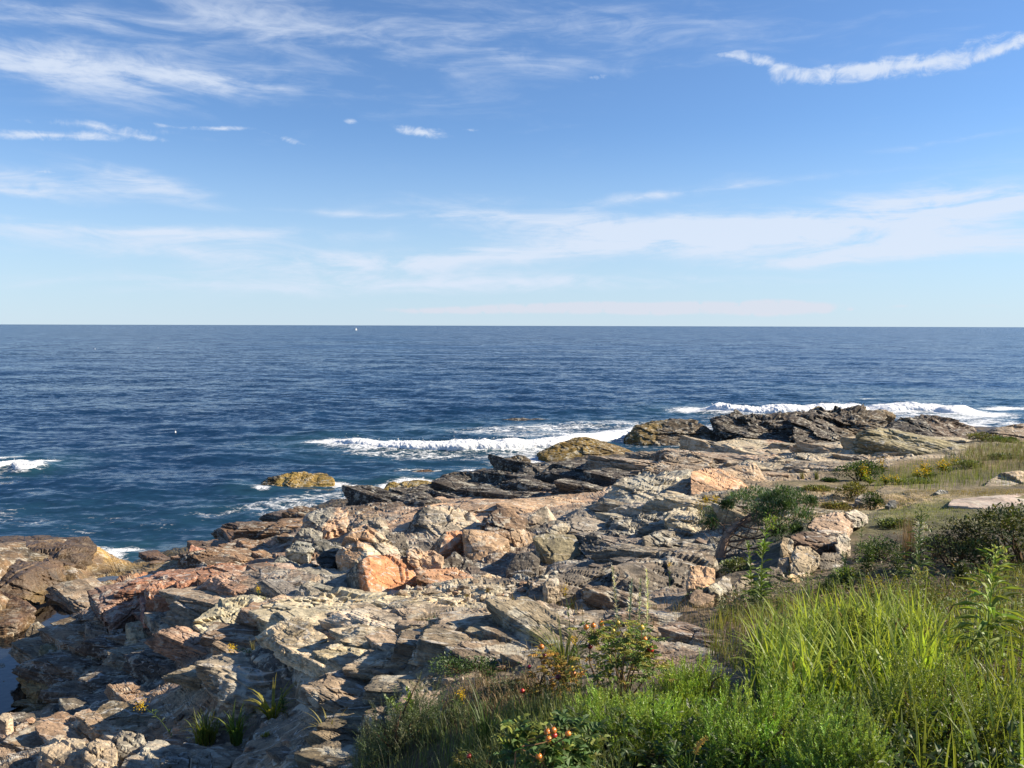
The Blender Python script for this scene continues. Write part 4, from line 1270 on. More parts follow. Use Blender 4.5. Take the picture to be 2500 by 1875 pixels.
sea_rock('rightmost dark brown outcrop, rounded, standing before the surf', [(2161, 1044, 0), (2191, 1024, 1), (2225, 1020, 1.5), (2264, 1018, 2), (2314, 1026, 2), (2364, 1044, 1.5), (2390, 1068, 0), (2297, 1075, -1.5), (2150, 1084, -1)], 53, 6, (.036, .032, .03), 6, .05, (.09, .066, .05), ((2260, 1075), (2310, 1015)), cell=.18)
sea_rock('small ochre rock poking up behind the long dark outcrop', [(1972, 1006, 0), (1985, 995, .3), (2000, 990, .5), (2012, 996, .4), (2026, 1009, 0)], 76, 2, (.22, .17, .06), 3, .05)
sea_rock('flat brown rock at the edge of the far surf, right of the ochre tip', [(2036, 1004, 0), (2052, 998, .4), (2072, 994, .6), (2100, 997, .6), (2122, 1006, .2), (2090, 1010, 0)], 74, 2.5, BRN, 3, .05)
sea_rock('low ridge of brown rock running into the surf', [(2120, 1004, 0), (2150, 1000, .6), (2178, 1008, .5), (2185, 1014, 0), (2140, 1014, -.3)], 70, 2, (.15, .11, .06), 3, .05)
sea_rock('dark rock awash in foam left of the seaweed mound', [(1239, 1120, 0), (1262, 1111, .5), (1280, 1113, .5), (1297, 1122, .2), (1280, 1132, -.5), (1250, 1130, -.5)], 53.5, 1.6, (.06, .045, .025), 4, .05)
sea_rock('reddish rock barely breaking the surface above the dark shore', [(1000, 1152, 0), (1025, 1145, .4), (1050, 1146, .4), (1066, 1152, 0), (1030, 1157, -.3)], 50.3, 1.0, (.09, .055, .03), 3, .04)
sea_rock('dark rock in white water at the left edge of the sea', [(-30, 1152, 0), (-10, 1140, .3), (15, 1138, .4), (32, 1144, .3), (40, 1156, 0), (0, 1160, -.4)], 52.5, 1.5, (.05, .04, .025), 4, .05)
sea_rock('long thin dark reef just showing above the water, farthest out', [(1228, 1024, 0), (1260, 1020, .5), (1310, 1021, .6), (1362, 1026, .2), (1300, 1029, -.4)], 80, 1.5, (.04, .035, .035), 3, .04)
sea_rock('broad pale brown rock at the far right edge of the shore', [(2385, 1064, 0), (2440, 1046, 1), (2490, 1038, 2), (2560, 1032, 2), (2600, 1050, 1), (2600, 1080, -1), (2474, 1078, -1), (2420, 1074, -1)], 47, 5, (.05, .045, .045), 5, .03, (.27, .22, .17), ((2430, 1080), (2450, 1040)))
sea_rock('dark hump on top of the pale brown rock at far right', [(2466, 1044, 0), (2480, 1037, .3), (2500, 1036, .3), (2515, 1042, 0)], 48.5, 1.2, (.06, .05, .045), 3, .05)

# --- dark rocks along the water
ledge('mustard seaweed-capped ledge at the water', [(924, 1214, 0), (934, 1196, .2), (950, 1178, .6), (1007, 1175, 1), (1050, 1174, 1.2), (1069, 1178, 1), (1072, 1206, 0), (1000, 1216, -.4), (931, 1220, -.3)], 39.5, 3, (.21, .155, .045), lvl=5, amp=.035, tide=False, sink=1)
ledge('black shore ledge', [(1070, 1172, 0), (1090, 1162, .5), (1116, 1156, 1), (1170, 1160, 1), (1250, 1163, 1), (1290, 1180, .5), (1270, 1213, -.8), (1180, 1216, -1), (1076, 1228, -1)], 36, 4, (.062, .056, .052), lvl=6, amp=.04, tide=False, sink=1, cell=.18)
ledge('dark slate face', [(1240, 1172, 0), (1278, 1143, .6), (1310, 1138, 1), (1345, 1137, 1), (1405, 1137, 1.2), (1440, 1158, .8), (1455, 1200, -.5), (1400, 1218, -1), (1250, 1218, -1)], 35, 4, (.085, .08, .076), lvl=6, amp=.03, tide=False, sink=1, cell=.22)
ledge('smooth grey block in the dark shore', [(1318, 1160, 0), (1340, 1140, .5), (1390, 1139, .6), (1402, 1150, .5), (1400, 1178, -.1), (1362, 1196, -.4), (1340, 1170, -.1)], 34, 1.5, (.14, .13, .115), lvl=4, amp=.015, tide=False)
ledge('jointed dark rocks', [(1395, 1150, 0), (1420, 1128, .6), (1470, 1120, 1), (1540, 1124, 1), (1560, 1150, .2), (1500, 1172, -.6), (1410, 1190, -.6)], 36, 4, (.10, .088, .078), lvl=5, amp=.045, tide=False, sink=.8, cell=.2)
ledge('dark brown ledge above the water', [(928, 1252, 0), (936, 1214, .6), (1000, 1207, 1), (1062, 1206, 1), (1075, 1218, .6), (1010, 1246, -.3), (960, 1260, -.5)], 32.5, 3, (.075, .066, .058), lvl=5, amp=.04, tide=False, sink=.8)
ledge('rounded brown shore ledge', [(780, 1262, 0), (820, 1240, .5), (880, 1228, .8), (930, 1224, .8), (936, 1248, 0), (860, 1268, -.4), (800, 1278, -.4)], 33, 3, (.13, .09, .06), lvl=5, amp=.04, tide=False, sink=.8)

# --- middle shore: pink and grey ledges
ledge('smooth pinkish slab behind the boulders', [(925, 1296, 0), (985, 1258, .8), (1060, 1236, 1.6), (1150, 1222, 2), (1215, 1219, 2), (1250, 1232, 1.4), (1180, 1262, .2), (1060, 1290, -.6)], 24, 5, (.40, .29, .21), lvl=6, amp=.022, cell=.2, sink=.6)
ledge('tan slab left of the jointed grey outcrop', [(1210, 1228, 0), (1260, 1217, 1), (1350, 1216, 1.6), (1460, 1224, 1.6), (1480, 1246, .2), (1400, 1262, -.8), (1260, 1262, -.6)], 24.5, 5, (.38, .28, .20), lvl=5, amp=.02, sink=.6)
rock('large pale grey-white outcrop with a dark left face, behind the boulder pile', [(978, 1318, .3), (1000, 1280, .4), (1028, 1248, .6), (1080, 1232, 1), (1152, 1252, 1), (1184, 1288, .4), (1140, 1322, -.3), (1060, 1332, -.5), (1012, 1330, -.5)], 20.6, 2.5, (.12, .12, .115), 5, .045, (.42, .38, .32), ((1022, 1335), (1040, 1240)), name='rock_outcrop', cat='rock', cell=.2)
rock('square block half grey half pink, standing at the left end of the pale ledges', [(741, 1300, 0), (742, 1262, 0), (762, 1246, .3), (806, 1238, .5), (848, 1238, .5), (850, 1276, 0), (806, 1300, -.4), (770, 1308, -.3)], 24.3, 1.6, (.25, .25, .24), 5, .055, (.43, .31, .23), ((800, 1310), (800, 1235)), cell=.2)
rock('cream and rust wedge-shaped boulder above the big orange boulder', [(822, 1360, 0), (840, 1325, .2), (860, 1300, .4), (888, 1287, .6), (904, 1307, .5), (968, 1336, .3), (976, 1354, 0), (900, 1362, -.3), (856, 1374, -.3)], 16.4, 1.1, (.40, .28, .19), 5, .05, (.46, .41, .33), ((880, 1375), (900, 1290)), cell=.22)
rock('big orange boulder with shade painted dark on its left face and a white vein', [(846, 1396, .15), (858, 1450, .1), (880, 1366, -.1), (904, 1450, -.45), (902, 1354, .2), (975, 1353, .55), (1016, 1380, .5), (1016, 1418, .2), (984, 1444, -.1), (940, 1452, -.3)], 15.1, .9, (.085, .092, .09), 6, .022, (.40, .205, .115), ((903, 1452), (880, 1362)), cell=.34, var=.22)  # dark base colour left of the split paints in that face's shade
rock('low orange-brown boulder right of the big orange one', [(1020, 1398, .1), (1060, 1391, .4), (1130, 1394, .4), (1162, 1420, .1), (1160, 1446, -.2), (1100, 1464, -.5), (1026, 1454, -.4)], 14.7, 1.0, (.36, .215, .135), 5, .045, cell=.25)
rock('small crumbly pinkish rock wedged between the two orange boulders', [(992, 1348, 0), (1010, 1338, .2), (1050, 1346, .3), (1078, 1356, .2), (1076, 1380, -.1), (1030, 1394, -.2), (1000, 1372, -.1)], 15.6, .7, (.36, .27, .2), 4, .07, cell=.25)
rock('dark wedge-shaped brown boulder leaning on the pale outcrop', [(1176, 1280, .2), (1195, 1250, .3), (1212, 1234, .6), (1257, 1248, .5), (1284, 1270, .3), (1266, 1304, -.2), (1226, 1310, -.4), (1183, 1290, -.2)], 19.6, 1.0, (.10, .075, .06), 5, .04, (.20, .145, .105), ((1215, 1310), (1225, 1235)), cell=.25)
rock('upright pointed grey boulder shaped like a fin', [(1282, 1270, 0), (1305, 1250, .1), (1334, 1232, .3), (1352, 1255, .5), (1370, 1284, .4), (1352, 1302, 0), (1292, 1304, -.2)], 20.2, .8, (.24, .215, .185), 5, .03, (.36, .27, .2), ((1330, 1305), (1338, 1235)))
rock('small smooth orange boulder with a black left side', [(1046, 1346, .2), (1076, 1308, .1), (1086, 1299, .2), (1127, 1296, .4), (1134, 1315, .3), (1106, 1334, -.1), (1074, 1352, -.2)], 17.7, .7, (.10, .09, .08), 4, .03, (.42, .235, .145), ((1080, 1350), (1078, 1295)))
rock('large brown block with a sharp lower corner in the middle of the pile', [(1130, 1294, .2), (1165, 1296, .3), (1200, 1300, .4), (1240, 1318, .3), (1207, 1345, -.2), (1157, 1374, -.35), (1135, 1348, -.15)], 17.0, .9, (.33, .245, .175), 5, .03)
rock('striped brown boulder under the large brown block', [(1176, 1360, .1), (1217, 1341, .2), (1240, 1354, .2), (1240, 1392, -.1), (1207, 1406, -.3), (1181, 1394, -.2)], 16.2, .8, (.20, .155, .12), 4, .04)
rock('tan block between the fin-shaped boulder and the olive boulder', [(1246, 1300, 0), (1275, 1288, .2), (1306, 1307, .2), (1298, 1344, -.1), (1264, 1342, -.2)], 18.2, .8, (.31, .24, .18), 4, .045)
rock('grey angular rock below the fin-shaped boulder, right side', [(1330, 1292, 0), (1372, 1276, .2), (1410, 1290, .3), (1408, 1312, .1), (1350, 1316, -.1)], 18.6, .8, (.29, .265, .22), 4, .05)
rock('big squarish olive-grey boulder with a lit flat top', [(1298, 1310, .2), (1330, 1302, .4), (1370, 1304, .5), (1410, 1305, .5), (1420, 1350, 0), (1368, 1384, -.3), (1326, 1340, -.1)], 15.6, 1.4, (.20, .185, .13), 5, .025, sink=.6)
rock('dark rounded boulder in the shade below the olive-grey one', [(1258, 1352, .2), (1297, 1346, .2), (1318, 1364, .2), (1310, 1410, -.1), (1270, 1424, -.2), (1240, 1420, -.1), (1236, 1394, 0)], 14.5, .9, (.095, .09, .085), 5, .025)
rock('flat pale stone lying under the striped brown boulder', [(1164, 1412, 0), (1190, 1403, .2), (1222, 1412, .2), (1218, 1424, -.1), (1180, 1426, -.2)], 13.9, .5, (.33, .27, .2), 4, .05)
rock('dark triangular rock in the hollow left of the striped boulder', [(1080, 1370, 0), (1110, 1345, .2), (1150, 1372, .2), (1164, 1396, 0), (1120, 1404, -.2), (1076, 1398, -.2)], 16.0, .9, (.085, .08, .075), 4, .04)

# slate slabs heaped at the left of the pile: (photo outline, distance, colour)
SLATE = [
    ('long dark slate slab sloping up to the cream wedge boulder', [(764, 1334, 0), (784, 1318, .2), (848, 1336, .1), (846, 1374, -.3), (822, 1368, -.2)], 18.0, (.12, .125, .12)),
    ('grey slate slab on edge, lowest in the slate heap', [(670, 1372, 0), (688, 1356, .2), (732, 1378, .1), (716, 1396, -.2)], 18.5, (.17, .18, .17)),
    ('pale grey slate slab on top of the slate heap', [(700, 1342, 0), (722, 1322, .2), (770, 1330, .2), (752, 1356, -.2)], 19.5, (.24, .25, .235)),
    ('broken slate slab tilted left beneath the half pink block', [(716, 1312, 0), (740, 1288, .2), (790, 1300, .3), (776, 1326, -.2)], 21.5, (.20, .205, .195)),
    ('blackish slate lump between the slabs and the cream wedge', [(770, 1364, 0), (792, 1344, .2), (824, 1362, .1), (806, 1386, -.2)], 17.4, (.075, .08, .08)),
    ('thin grey slate slab right of the lowest slab', [(722, 1392, 0), (742, 1376, .2), (788, 1384, .2), (780, 1402, -.2), (740, 1408, -.2)], 17.6, (.22, .225, .21)),
    ('angular grey rock with a lit top, behind the cream wedge', [(860, 1296, 0), (884, 1272, .3), (930, 1264, .5), (950, 1290, .3), (920, 1312, -.2)], 20.5, (.27, .25, .22)),
    ('broken brown-grey rock behind the pink half block', [(850, 1290, 0), (870, 1262, .3), (920, 1252, .5), (930, 1270, .2), (890, 1300, -.2)], 22.8, (.26, .21, .165)),
    ('dark jumbled rock left of the pale grey-white outcrop', [(930, 1330, 0), (950, 1300, .3), (985, 1300, .3), (996, 1334, -.1), (960, 1348, -.3)], 18.8, (.13, .125, .115)),
]
for lb, pts, d, c in SLATE:
    rock(lb, pts, d, .7, c, 4, .06, name='slate_slab' if 'slab' in lb else 'boulder', cat='slab' if 'slab' in lb else 'rock')

# --- jointed grey and pink outcrop, centre right
ledge('grey jointed face', [(1476, 1222, 0), (1500, 1186, .3), (1520, 1172, .6), (1570, 1160, 1), (1628, 1152, 1.3), (1690, 1150, 1.3), (1700, 1205, .1), (1664, 1234, -.6), (1552, 1246, -.7), (1488, 1244, -.4)], 20.8, 2.2, (.34, .33, .29), lvl=6, amp=.035, cell=.15, sink=.6)
ledge('pink rounded face', [(1688, 1152, .8), (1715, 1143, 1.2), (1758, 1141, 1.4), (1800, 1164, 1.2), (1838, 1194, .8), (1830, 1206, .3), (1764, 1226, -.5), (1700, 1236, -.6), (1686, 1200, -.1)], 20.0, 2.2, (.44, .29, .19), lvl=6, amp=.018, cell=.3, sink=.6)
ledge('tan tilted slab', [(1764, 1152, .4), (1800, 1138, 1), (1842, 1134, 1), (1872, 1188, .2), (1880, 1204, -.1), (1836, 1190, -.3)], 22.4, 1.6, (.34, .27, .2), lvl=5, amp=.03)
ledge('pale ledge below the pink face', [(1545, 1262, 0), (1590, 1236, .5), (1680, 1226, .7), (1760, 1224, .6), (1760, 1250, -.2), (1650, 1266, -.5)], 18.6, 1.6, (.38, .35, .28), lvl=5, amp=.045, cell=.2)
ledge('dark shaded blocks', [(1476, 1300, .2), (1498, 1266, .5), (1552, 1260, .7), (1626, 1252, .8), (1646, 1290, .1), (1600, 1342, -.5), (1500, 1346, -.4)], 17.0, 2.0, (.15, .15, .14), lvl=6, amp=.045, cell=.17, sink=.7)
ledge('bright broken blocks', [(1624, 1258, 0), (1650, 1246, .3), (1716, 1242, .4), (1722, 1276, 0), (1700, 1304, -.3), (1634, 1304, -.3)], 16.0, 1.2, (.38, .36, .30), lvl=5, amp=.05, cell=.22)
ledge('lower grey blocks', [(1572, 1312, 0), (1618, 1298, .3), (1700, 1308, .4), (1730, 1336, .1), (1700, 1352, -.2), (1580, 1352, -.3)], 14.8, 1.4, (.22, .21, .185), lvl=5, amp=.05, cell=.2)
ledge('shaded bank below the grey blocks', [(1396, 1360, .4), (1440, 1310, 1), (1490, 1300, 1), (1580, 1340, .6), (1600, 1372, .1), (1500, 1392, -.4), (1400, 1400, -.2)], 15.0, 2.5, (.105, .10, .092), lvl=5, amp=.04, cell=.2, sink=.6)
ledge('brown ledge left of the pale ridge', [(1570, 1150, 0), (1610, 1124, .8), (1680, 1112, 1.4), (1740, 1120, 1.2), (1730, 1140, .2), (1640, 1156, -.5)], 29, 4, (.24, .2, .16), lvl=5, amp=.05, cell=.18)
ledge('pale ridge with pink shoulder', [(1705, 1118, 0), (1709, 1092, .4), (1752, 1078, 1.2), (1806, 1071, 2), (1879, 1075, 2.4), (1933, 1086, 2), (1987, 1106, 1), (1915, 1122, -1), (1824, 1118, -1.4), (1740, 1122, -1)], 37.5, 6, (.37, .335, .265), lvl=6, amp=.022, base2=(.36, .235, .165), split_px=((1900, 1120), (1850, 1070)), cell=.22)
ledge('triangular face with its shade painted dark', [(1744, 1110, -.2), (1776, 1086, .2), (1790, 1086, .9), (1826, 1106, .6), (1780, 1114, -.4)], 35.2, 1.4, (.12, .125, .12), lvl=4, amp=.012)  # shade of this left-facing facet is put into its dark colour
ledge('long pale lichened ledge', [(2080, 1114, 0), (2150, 1090, 1.4), (2240, 1070, 2.6), (2340, 1068, 3), (2420, 1092, 2), (2380, 1112, 0), (2250, 1126, -1.6), (2140, 1130, -1.6)], 33.5, 5, (.35, .325, .25), lvl=6, amp=.022, cell=.16)
ledge('rough pale ledge', [(1860, 1150, 0), (1900, 1122, 1), (1980, 1108, 1.8), (2070, 1106, 2), (2080, 1136, .2), (1980, 1160, -.8), (1900, 1172, -.8)], 28.5, 4, (.36, .325, .26), lvl=6, amp=.03, cell=.17)

# --- big shaded ledge in front of the hollow
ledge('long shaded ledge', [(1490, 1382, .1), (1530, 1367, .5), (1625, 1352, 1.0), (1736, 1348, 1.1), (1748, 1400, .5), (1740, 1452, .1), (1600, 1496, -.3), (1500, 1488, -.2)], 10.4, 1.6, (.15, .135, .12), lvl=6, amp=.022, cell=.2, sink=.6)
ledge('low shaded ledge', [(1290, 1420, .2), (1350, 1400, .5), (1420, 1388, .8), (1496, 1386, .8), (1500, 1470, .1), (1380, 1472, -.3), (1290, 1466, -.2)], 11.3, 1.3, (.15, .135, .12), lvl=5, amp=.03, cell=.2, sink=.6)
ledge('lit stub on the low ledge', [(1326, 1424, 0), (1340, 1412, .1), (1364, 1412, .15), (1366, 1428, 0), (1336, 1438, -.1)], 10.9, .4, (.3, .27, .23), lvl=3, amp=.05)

# --- loose stones on the bank right of the shaded ledge
BANK = [
    ('square pink block at the end of the long shaded ledge', [(1676, 1418, 0), (1687, 1384, .1), (1743, 1390, .15), (1742, 1424, 0), (1728, 1437, -.1), (1679, 1437, -.1)], 8.6, .4, (.42, .30, .205)),
    ('grey pointed stone right of the square pink block', [(1752, 1422, 0), (1768, 1408, .1), (1783, 1410, .1), (1787, 1440, -.05), (1760, 1448, -.1)], 8.4, .3, (.30, .28, .24)),
    ('low brown stone in front of the square pink block', [(1652, 1478, 0), (1700, 1442, .2), (1743, 1450, .2), (1736, 1468, 0), (1664, 1492, -.15)], 8.0, .45, (.22, .17, .13)),
    ('pale flat stone between the pink block and the grey pointed stone', [(1728, 1432, 0), (1745, 1422, .1), (1768, 1436, .1), (1756, 1452, -.05), (1734, 1446, -.05)], 8.2, .25, (.34, .33, .27)),
    ('upper of the two stacked pale boulders on the bank', [(1932, 1360, 0), (1946, 1336, .12), (1976, 1335, .15), (1998, 1357, .1), (1980, 1372, -.05), (1943, 1370, -.08)], 9.3, .4, (.33, .29, .225)),
    ('lower of the two stacked pale boulders on the bank', [(1928, 1376, 0), (1944, 1364, .1), (1980, 1374, .1), (1974, 1392, 0), (1954, 1406, -.1), (1931, 1396, -.06)], 9.15, .35, (.36, .32, .25)),
    ('long dark brown stone lying level above the stacked boulders', [(1932, 1308, 0), (1960, 1300, .1), (1988, 1298, .15), (2040, 1311, .15), (2040, 1326, 0), (2000, 1333, -.1), (1933, 1322, -.1)], 10.6, .5, (.14, .105, .085)),
    ('broad pale pink slab above the long dark brown stone', [(1970, 1286, 0), (1986, 1262, .3), (2045, 1257, .4), (2077, 1278, .3), (2066, 1300, -.1), (2014, 1302, -.2)], 11.4, .8, (.35, .27, .21)),
    ('small pale grey stone at the right end of the dark brown stone', [(2042, 1312, 0), (2062, 1303, .1), (2076, 1318, .05), (2046, 1330, -.08)], 10.3, .25, (.38, .36, .32)),
    ('grey stone under the small pale grey one', [(2038, 1330, 0), (2060, 1326, .1), (2074, 1338, .05), (2052, 1352, -.08)], 10.1, .25, (.30, .28, .25)),
    ('leaning grey slab left of the stacked boulders', [(1895, 1400, 0), (1902, 1364, .1), (1926, 1360, .1), (1928, 1420, -.05), (1910, 1428, -.1)], 9.2, .35, (.22, .2, .17)),
    ('tan chip lying below the stacked boulders', [(1921, 1406, 0), (1935, 1402, .05), (1961, 1417, .05), (1943, 1426, -.04)], 8.8, .12, (.45, .35, .24)),
    ('upright tan splinter of rock below the tan chip', [(1922, 1426, 0), (1944, 1427, .05), (1941, 1446, .02), (1935, 1459, -.05)], 8.65, .12, (.42, .31, .2)),
    ('small orange-brown stone beside the tan splinter', [(1942, 1448, 0), (1958, 1446, .05), (1964, 1458, 0), (1946, 1460, -.05)], 8.5, .15, (.33, .2, .12)),
    ('rounded grey stone behind the pale leafy weed', [(1790, 1428, 0), (1812, 1408, .1), (1836, 1416, .1), (1836, 1440, 0), (1800, 1450, -.1)], 8.8, .35, (.24, .22, .18)),
    ('large grey stone half hidden by the leafy weed on the bank', [(1860, 1420, 0), (1880, 1384, .15), (1908, 1392, .15), (1918, 1432, 0), (1880, 1446, -.1)], 8.9, .45, (.21, .19, .165)),
    ('tan stone leaning beside the juniper trunk', [(1905, 1330, 0), (1912, 1310, .1), (1936, 1322, .1), (1937, 1350, -.02), (1912, 1352, -.08)], 10.1, .3, (.30, .25, .18)),
    ('flat grey layered stone right of the stacked boulders', [(1996, 1372, 0), (2010, 1350, .15), (2050, 1350, .2), (2070, 1378, .1), (2040, 1394, -.1), (2004, 1390, -.1)], 9.5, .5, (.16, .15, .135)),
    ('angular white stone on the grass edge above the pink slab', [(2064, 1252, 0), (2088, 1245, .15), (2118, 1258, .15), (2100, 1269, -.05), (2075, 1267, -.1)], 12.2, .4, (.42, .40, .36)),
    ('small tan stone left of the angular white stone', [(2042, 1256, 0), (2056, 1250, .1), (2070, 1258, .1), (2060, 1266, -.05)], 12.4, .25, (.3, .24, .18)),
    ('blue-grey stone at the left edge of the grass path', [(2160, 1234, 0), (2172, 1224, .1), (2186, 1220, .15), (2188, 1232, .05), (2172, 1238, -.05)], 15.6, .3, (.2, .215, .225)),
    ('dark stone in the turf behind the grass path', [(2282, 1202, 0), (2294, 1196, .15), (2314, 1198, .2), (2318, 1208, .05), (2296, 1210, -.05)], 17.2, .5, (.10, .11, .12)),
    ('low dark grey stone in dry weeds left of the grass path', [(2086, 1222, 0), (2104, 1208, .2), (2132, 1208, .2), (2140, 1224, 0), (2110, 1230, -.1)], 16.5, .5, (.19, .17, .15)),
    ('pale boulder left of the gap among the goldenrod', [(2190, 1132, 0), (2214, 1113, .4), (2240, 1111, .5), (2268, 1118, .4), (2272, 1134, 0), (2236, 1144, -.3)], 27.5, 1.0, (.38, .34, .27)),
    ('pale boulder right of the gap among the goldenrod', [(2276, 1108, 0), (2298, 1096, .4), (2326, 1090, .5), (2350, 1096, .4), (2344, 1118, -.1), (2300, 1120, -.3)], 29.5, 1.2, (.30, .275, .215)),
    ('small upright pale stone on the long lichened ledge', [(2074, 1110, 0), (2083, 1100, .1), (2094, 1112, .1), (2084, 1120, -.1)], 31.0, .5, (.40, .35, .28)),
    ('pink-brown stone below the pale goldenrod boulder', [(2270, 1152, 0), (2284, 1134, .3), (2306, 1132, .3), (2312, 1160, 0), (2290, 1170, -.2)], 25.5, .8, (.33, .25, .2)),
    ('big pale rock with a black hollow at the right edge above the path', [(2404, 1186, 0), (2414, 1172, .2), (2432, 1162, .4), (2480, 1154, .5), (2530, 1160, .5), (2540, 1194, -.1), (2450, 1196, -.3)], 19.0, 1.2, (.36, .31, .24)),
    ('pale rock sticking up through grass at bottom centre', [(1010, 1890, 0), (1030, 1845, .1), (1064, 1826, .2), (1098, 1836, .2), (1110, 1890, -.05)], 4.9, .35, (.36, .29, .24)),
]
for lb, pts, d, th, c in BANK:
    rock(lb, pts, d, th, c, 4, .045, name='boulder' if 'boulder' in lb else 'stone', cat='boulder' if 'boulder' in lb else 'stone', sink=.12, tide=False)

# flat stone slab of the path
rock('flat pinkish-grey stone slab beside the grass path at right', [(2314, 1232, -.1), (2324, 1219, .9), (2425, 1211, 1.7), (2570, 1197, 2.6), (2620, 1230, .6), (2400, 1240, -.3), (2396, 1250, -.32), (2318, 1240, -.12)], 15.2, .35, (.36, .31, .29), 5, .008, name='stone_slab', cat='slab', sink=.1, tide=False)

# --- red and lichened ledges, left
ledge('low brown ledge beyond the tide pool', [(-150, 1313, 3.0), (60, 1311, 3.2), (150, 1309, 3.3), (214, 1312, 3.0), (240, 1338, 2.6), (236, 1402, 2.6), (190, 1434, .8), (140, 1476, -1.2), (60, 1500, -2.4), (-150, 1530, -3.5), (60, 1400, -1.6), (190, 1375, .6)], 25, 1.2, (.088, .064, .045), lvl=7, amp=.012, cell=.10, sink=.8, bed=2.2, wetmin=.9, base2=(.135, .10, .045), split_px=((150, 1480), (255, 1330)))
ledge('reddish shelf at the near side of the brown ledge', [(-150, 1440, 1), (0, 1440, 1), (60, 1470, .4), (90, 1490, 0), (40, 1520, -.8), (-150, 1560, -1.4)], 21.8, 1.0, (.115, .075, .055), lvl=5, amp=.012, cell=.16, sink=.6, bed=1.3, wetmin=.6)
ledge('red sloping slab', [(436, 1396, -.3), (452, 1360, .4), (469, 1331, 1.2), (532, 1343, 1.3), (540, 1366, .6), (505, 1394, -.2)], 24, 2.5, (.33, .165, .115), lvl=5, amp=.02, sink=.5)
ledge('red block nearest the pool', [(356, 1470, 0), (358, 1436, .2), (380, 1422, .5), (427, 1419, .5), (430, 1456, 0)], 17.2, 1.0, (.34, .19, .13), lvl=4, amp=.03, sink=.5)
ledge('red block', [(424, 1460, 0), (428, 1424, .2), (480, 1408, .5), (484, 1448, .1), (460, 1462, -.1)], 16.7, 1.0, (.31, .165, .115), lvl=4, amp=.035, sink=.5)
ledge('red-brown block', [(478, 1452, 0), (482, 1412, .3), (520, 1402, .6), (558, 1410, .6), (552, 1442, 0)], 16.2, 1.0, (.33, .18, .12), lvl=4, amp=.035, sink=.5)
ledge('red tilted block', [(290, 1470, 0), (302, 1440, .3), (330, 1428, .6), (358, 1434, .4), (348, 1474, -.1)], 18.2, 1.0, (.28, .16, .115), lvl=4, amp=.04, sink=.5)
ledge('long red shelf', [(420, 1408, .2), (480, 1390, .6), (560, 1382, 1), (628, 1392, 1), (636, 1406, .4), (540, 1422, -.3), (440, 1424, -.3)], 18.2, 1.6, (.30, .165, .11), lvl=5, amp=.03, sink=.5)
ledge('square pale block', [(307, 1580, 0), (308, 1524, .25), (340, 1518, .4), (366, 1522, .4), (376, 1552, .2), (348, 1586, -.15)], 16.8, .9, (.42, .375, .275), lvl=4, amp=.02, sink=.4)
ledge('leaning dark block beside the pale one', [(262, 1588, 0), (268, 1546, .2), (300, 1536, .3), (306, 1584, -.05)], 17.0, .6, (.19, .17, .145), lvl=4, amp=.03, sink=.4)
ledge('olive block at the pool', [(94, 1576, 0), (112, 1632, -.2), (140, 1566, .4), (204, 1564, .5), (206, 1614, .1), (150, 1632, -.2)], 18.2, .9, (.26, .235, .15), lvl=5, amp=.035, sink=.4)
ledge('tan pool-edge ledge', [(40, 1656, 0), (84, 1690, -.4), (100, 1640, .3), (164, 1626, .5), (166, 1652, .1), (120, 1680, -.3)], 17.4, .8, (.33, .25, .135), lvl=4, amp=.04, sink=.4)
ledge('grey columnar joints', [(206, 1580, 0), (212, 1530, .4), (250, 1516, .6), (272, 1530, .5), (270, 1590, -.1), (230, 1606, -.2)], 17.6, .9, (.20, .175, .145), lvl=5, amp=.05, sink=.4)
ledge('brown jointed bank', [(180, 1530, 0), (200, 1496, .5), (260, 1468, 1), (310, 1470, 1), (310, 1510, .3), (250, 1530, -.2)], 19.0, 1.2, (.20, .15, .12), lvl=5, amp=.05, sink=.5)
ledge('lichened overhang', [(474, 1620, .2), (520, 1600, .5), (610, 1598, .9), (700, 1606, 1), (814, 1618, .8), (966, 1640, .3), (960, 1735, -.1), (814, 1742, -.3), (650, 1728, -.3), (520, 1700, -.1)], 9.0, 1.3, (.25, .23, .195), lvl=6, amp=.028, cell=.16, sink=.5)
ledge('lichen crest', [(600, 1492, .2), (680, 1462, .8), (800, 1450, 1.2), (930, 1452, 1.2), (960, 1486, .4), (840, 1520, -.3), (680, 1530, -.3)], 12.2, 1.6, (.40, .37, .285), lvl=6, amp=.03, cell=.14, sink=.5)
ledge('pale lichened shelf', [(470, 1520, .2), (540, 1462, .9), (620, 1450, 1.2), (680, 1470, 1), (700, 1520, .2), (600, 1560, -.3), (500, 1560, -.2)], 13.0, 1.6, (.37, .355, .275), lvl=6, amp=.035, cell=.15, sink=.5)
ledge('cream shelf', [(860, 1560, .1), (940, 1500, .7), (1060, 1476, 1), (1160, 1490, .9), (1140, 1530, .2), (1020, 1570, -.3), (900, 1590, -.3)], 9.4, 1.3, (.37, .31, .24), lvl=6, amp=.025, cell=.15, sink=.5)
ledge('white blotched knob', [(880, 1650, 0), (900, 1622, .2), (960, 1612, .4), (1010, 1630, .3), (1020, 1666, -.1), (940, 1680, -.2)], 7.4, .7, (.42, .37, .31), lvl=5, amp=.03, sink=.3)
ledge('grey slab of the foreground', [(930, 1750, 0), (1000, 1690, .3), (1100, 1690, .5), (1220, 1728, .2), (1180, 1770, -.2), (1000, 1800, -.3)], 5.6, .7, (.26, .22, .18), lvl=5, amp=.02, sink=.3)
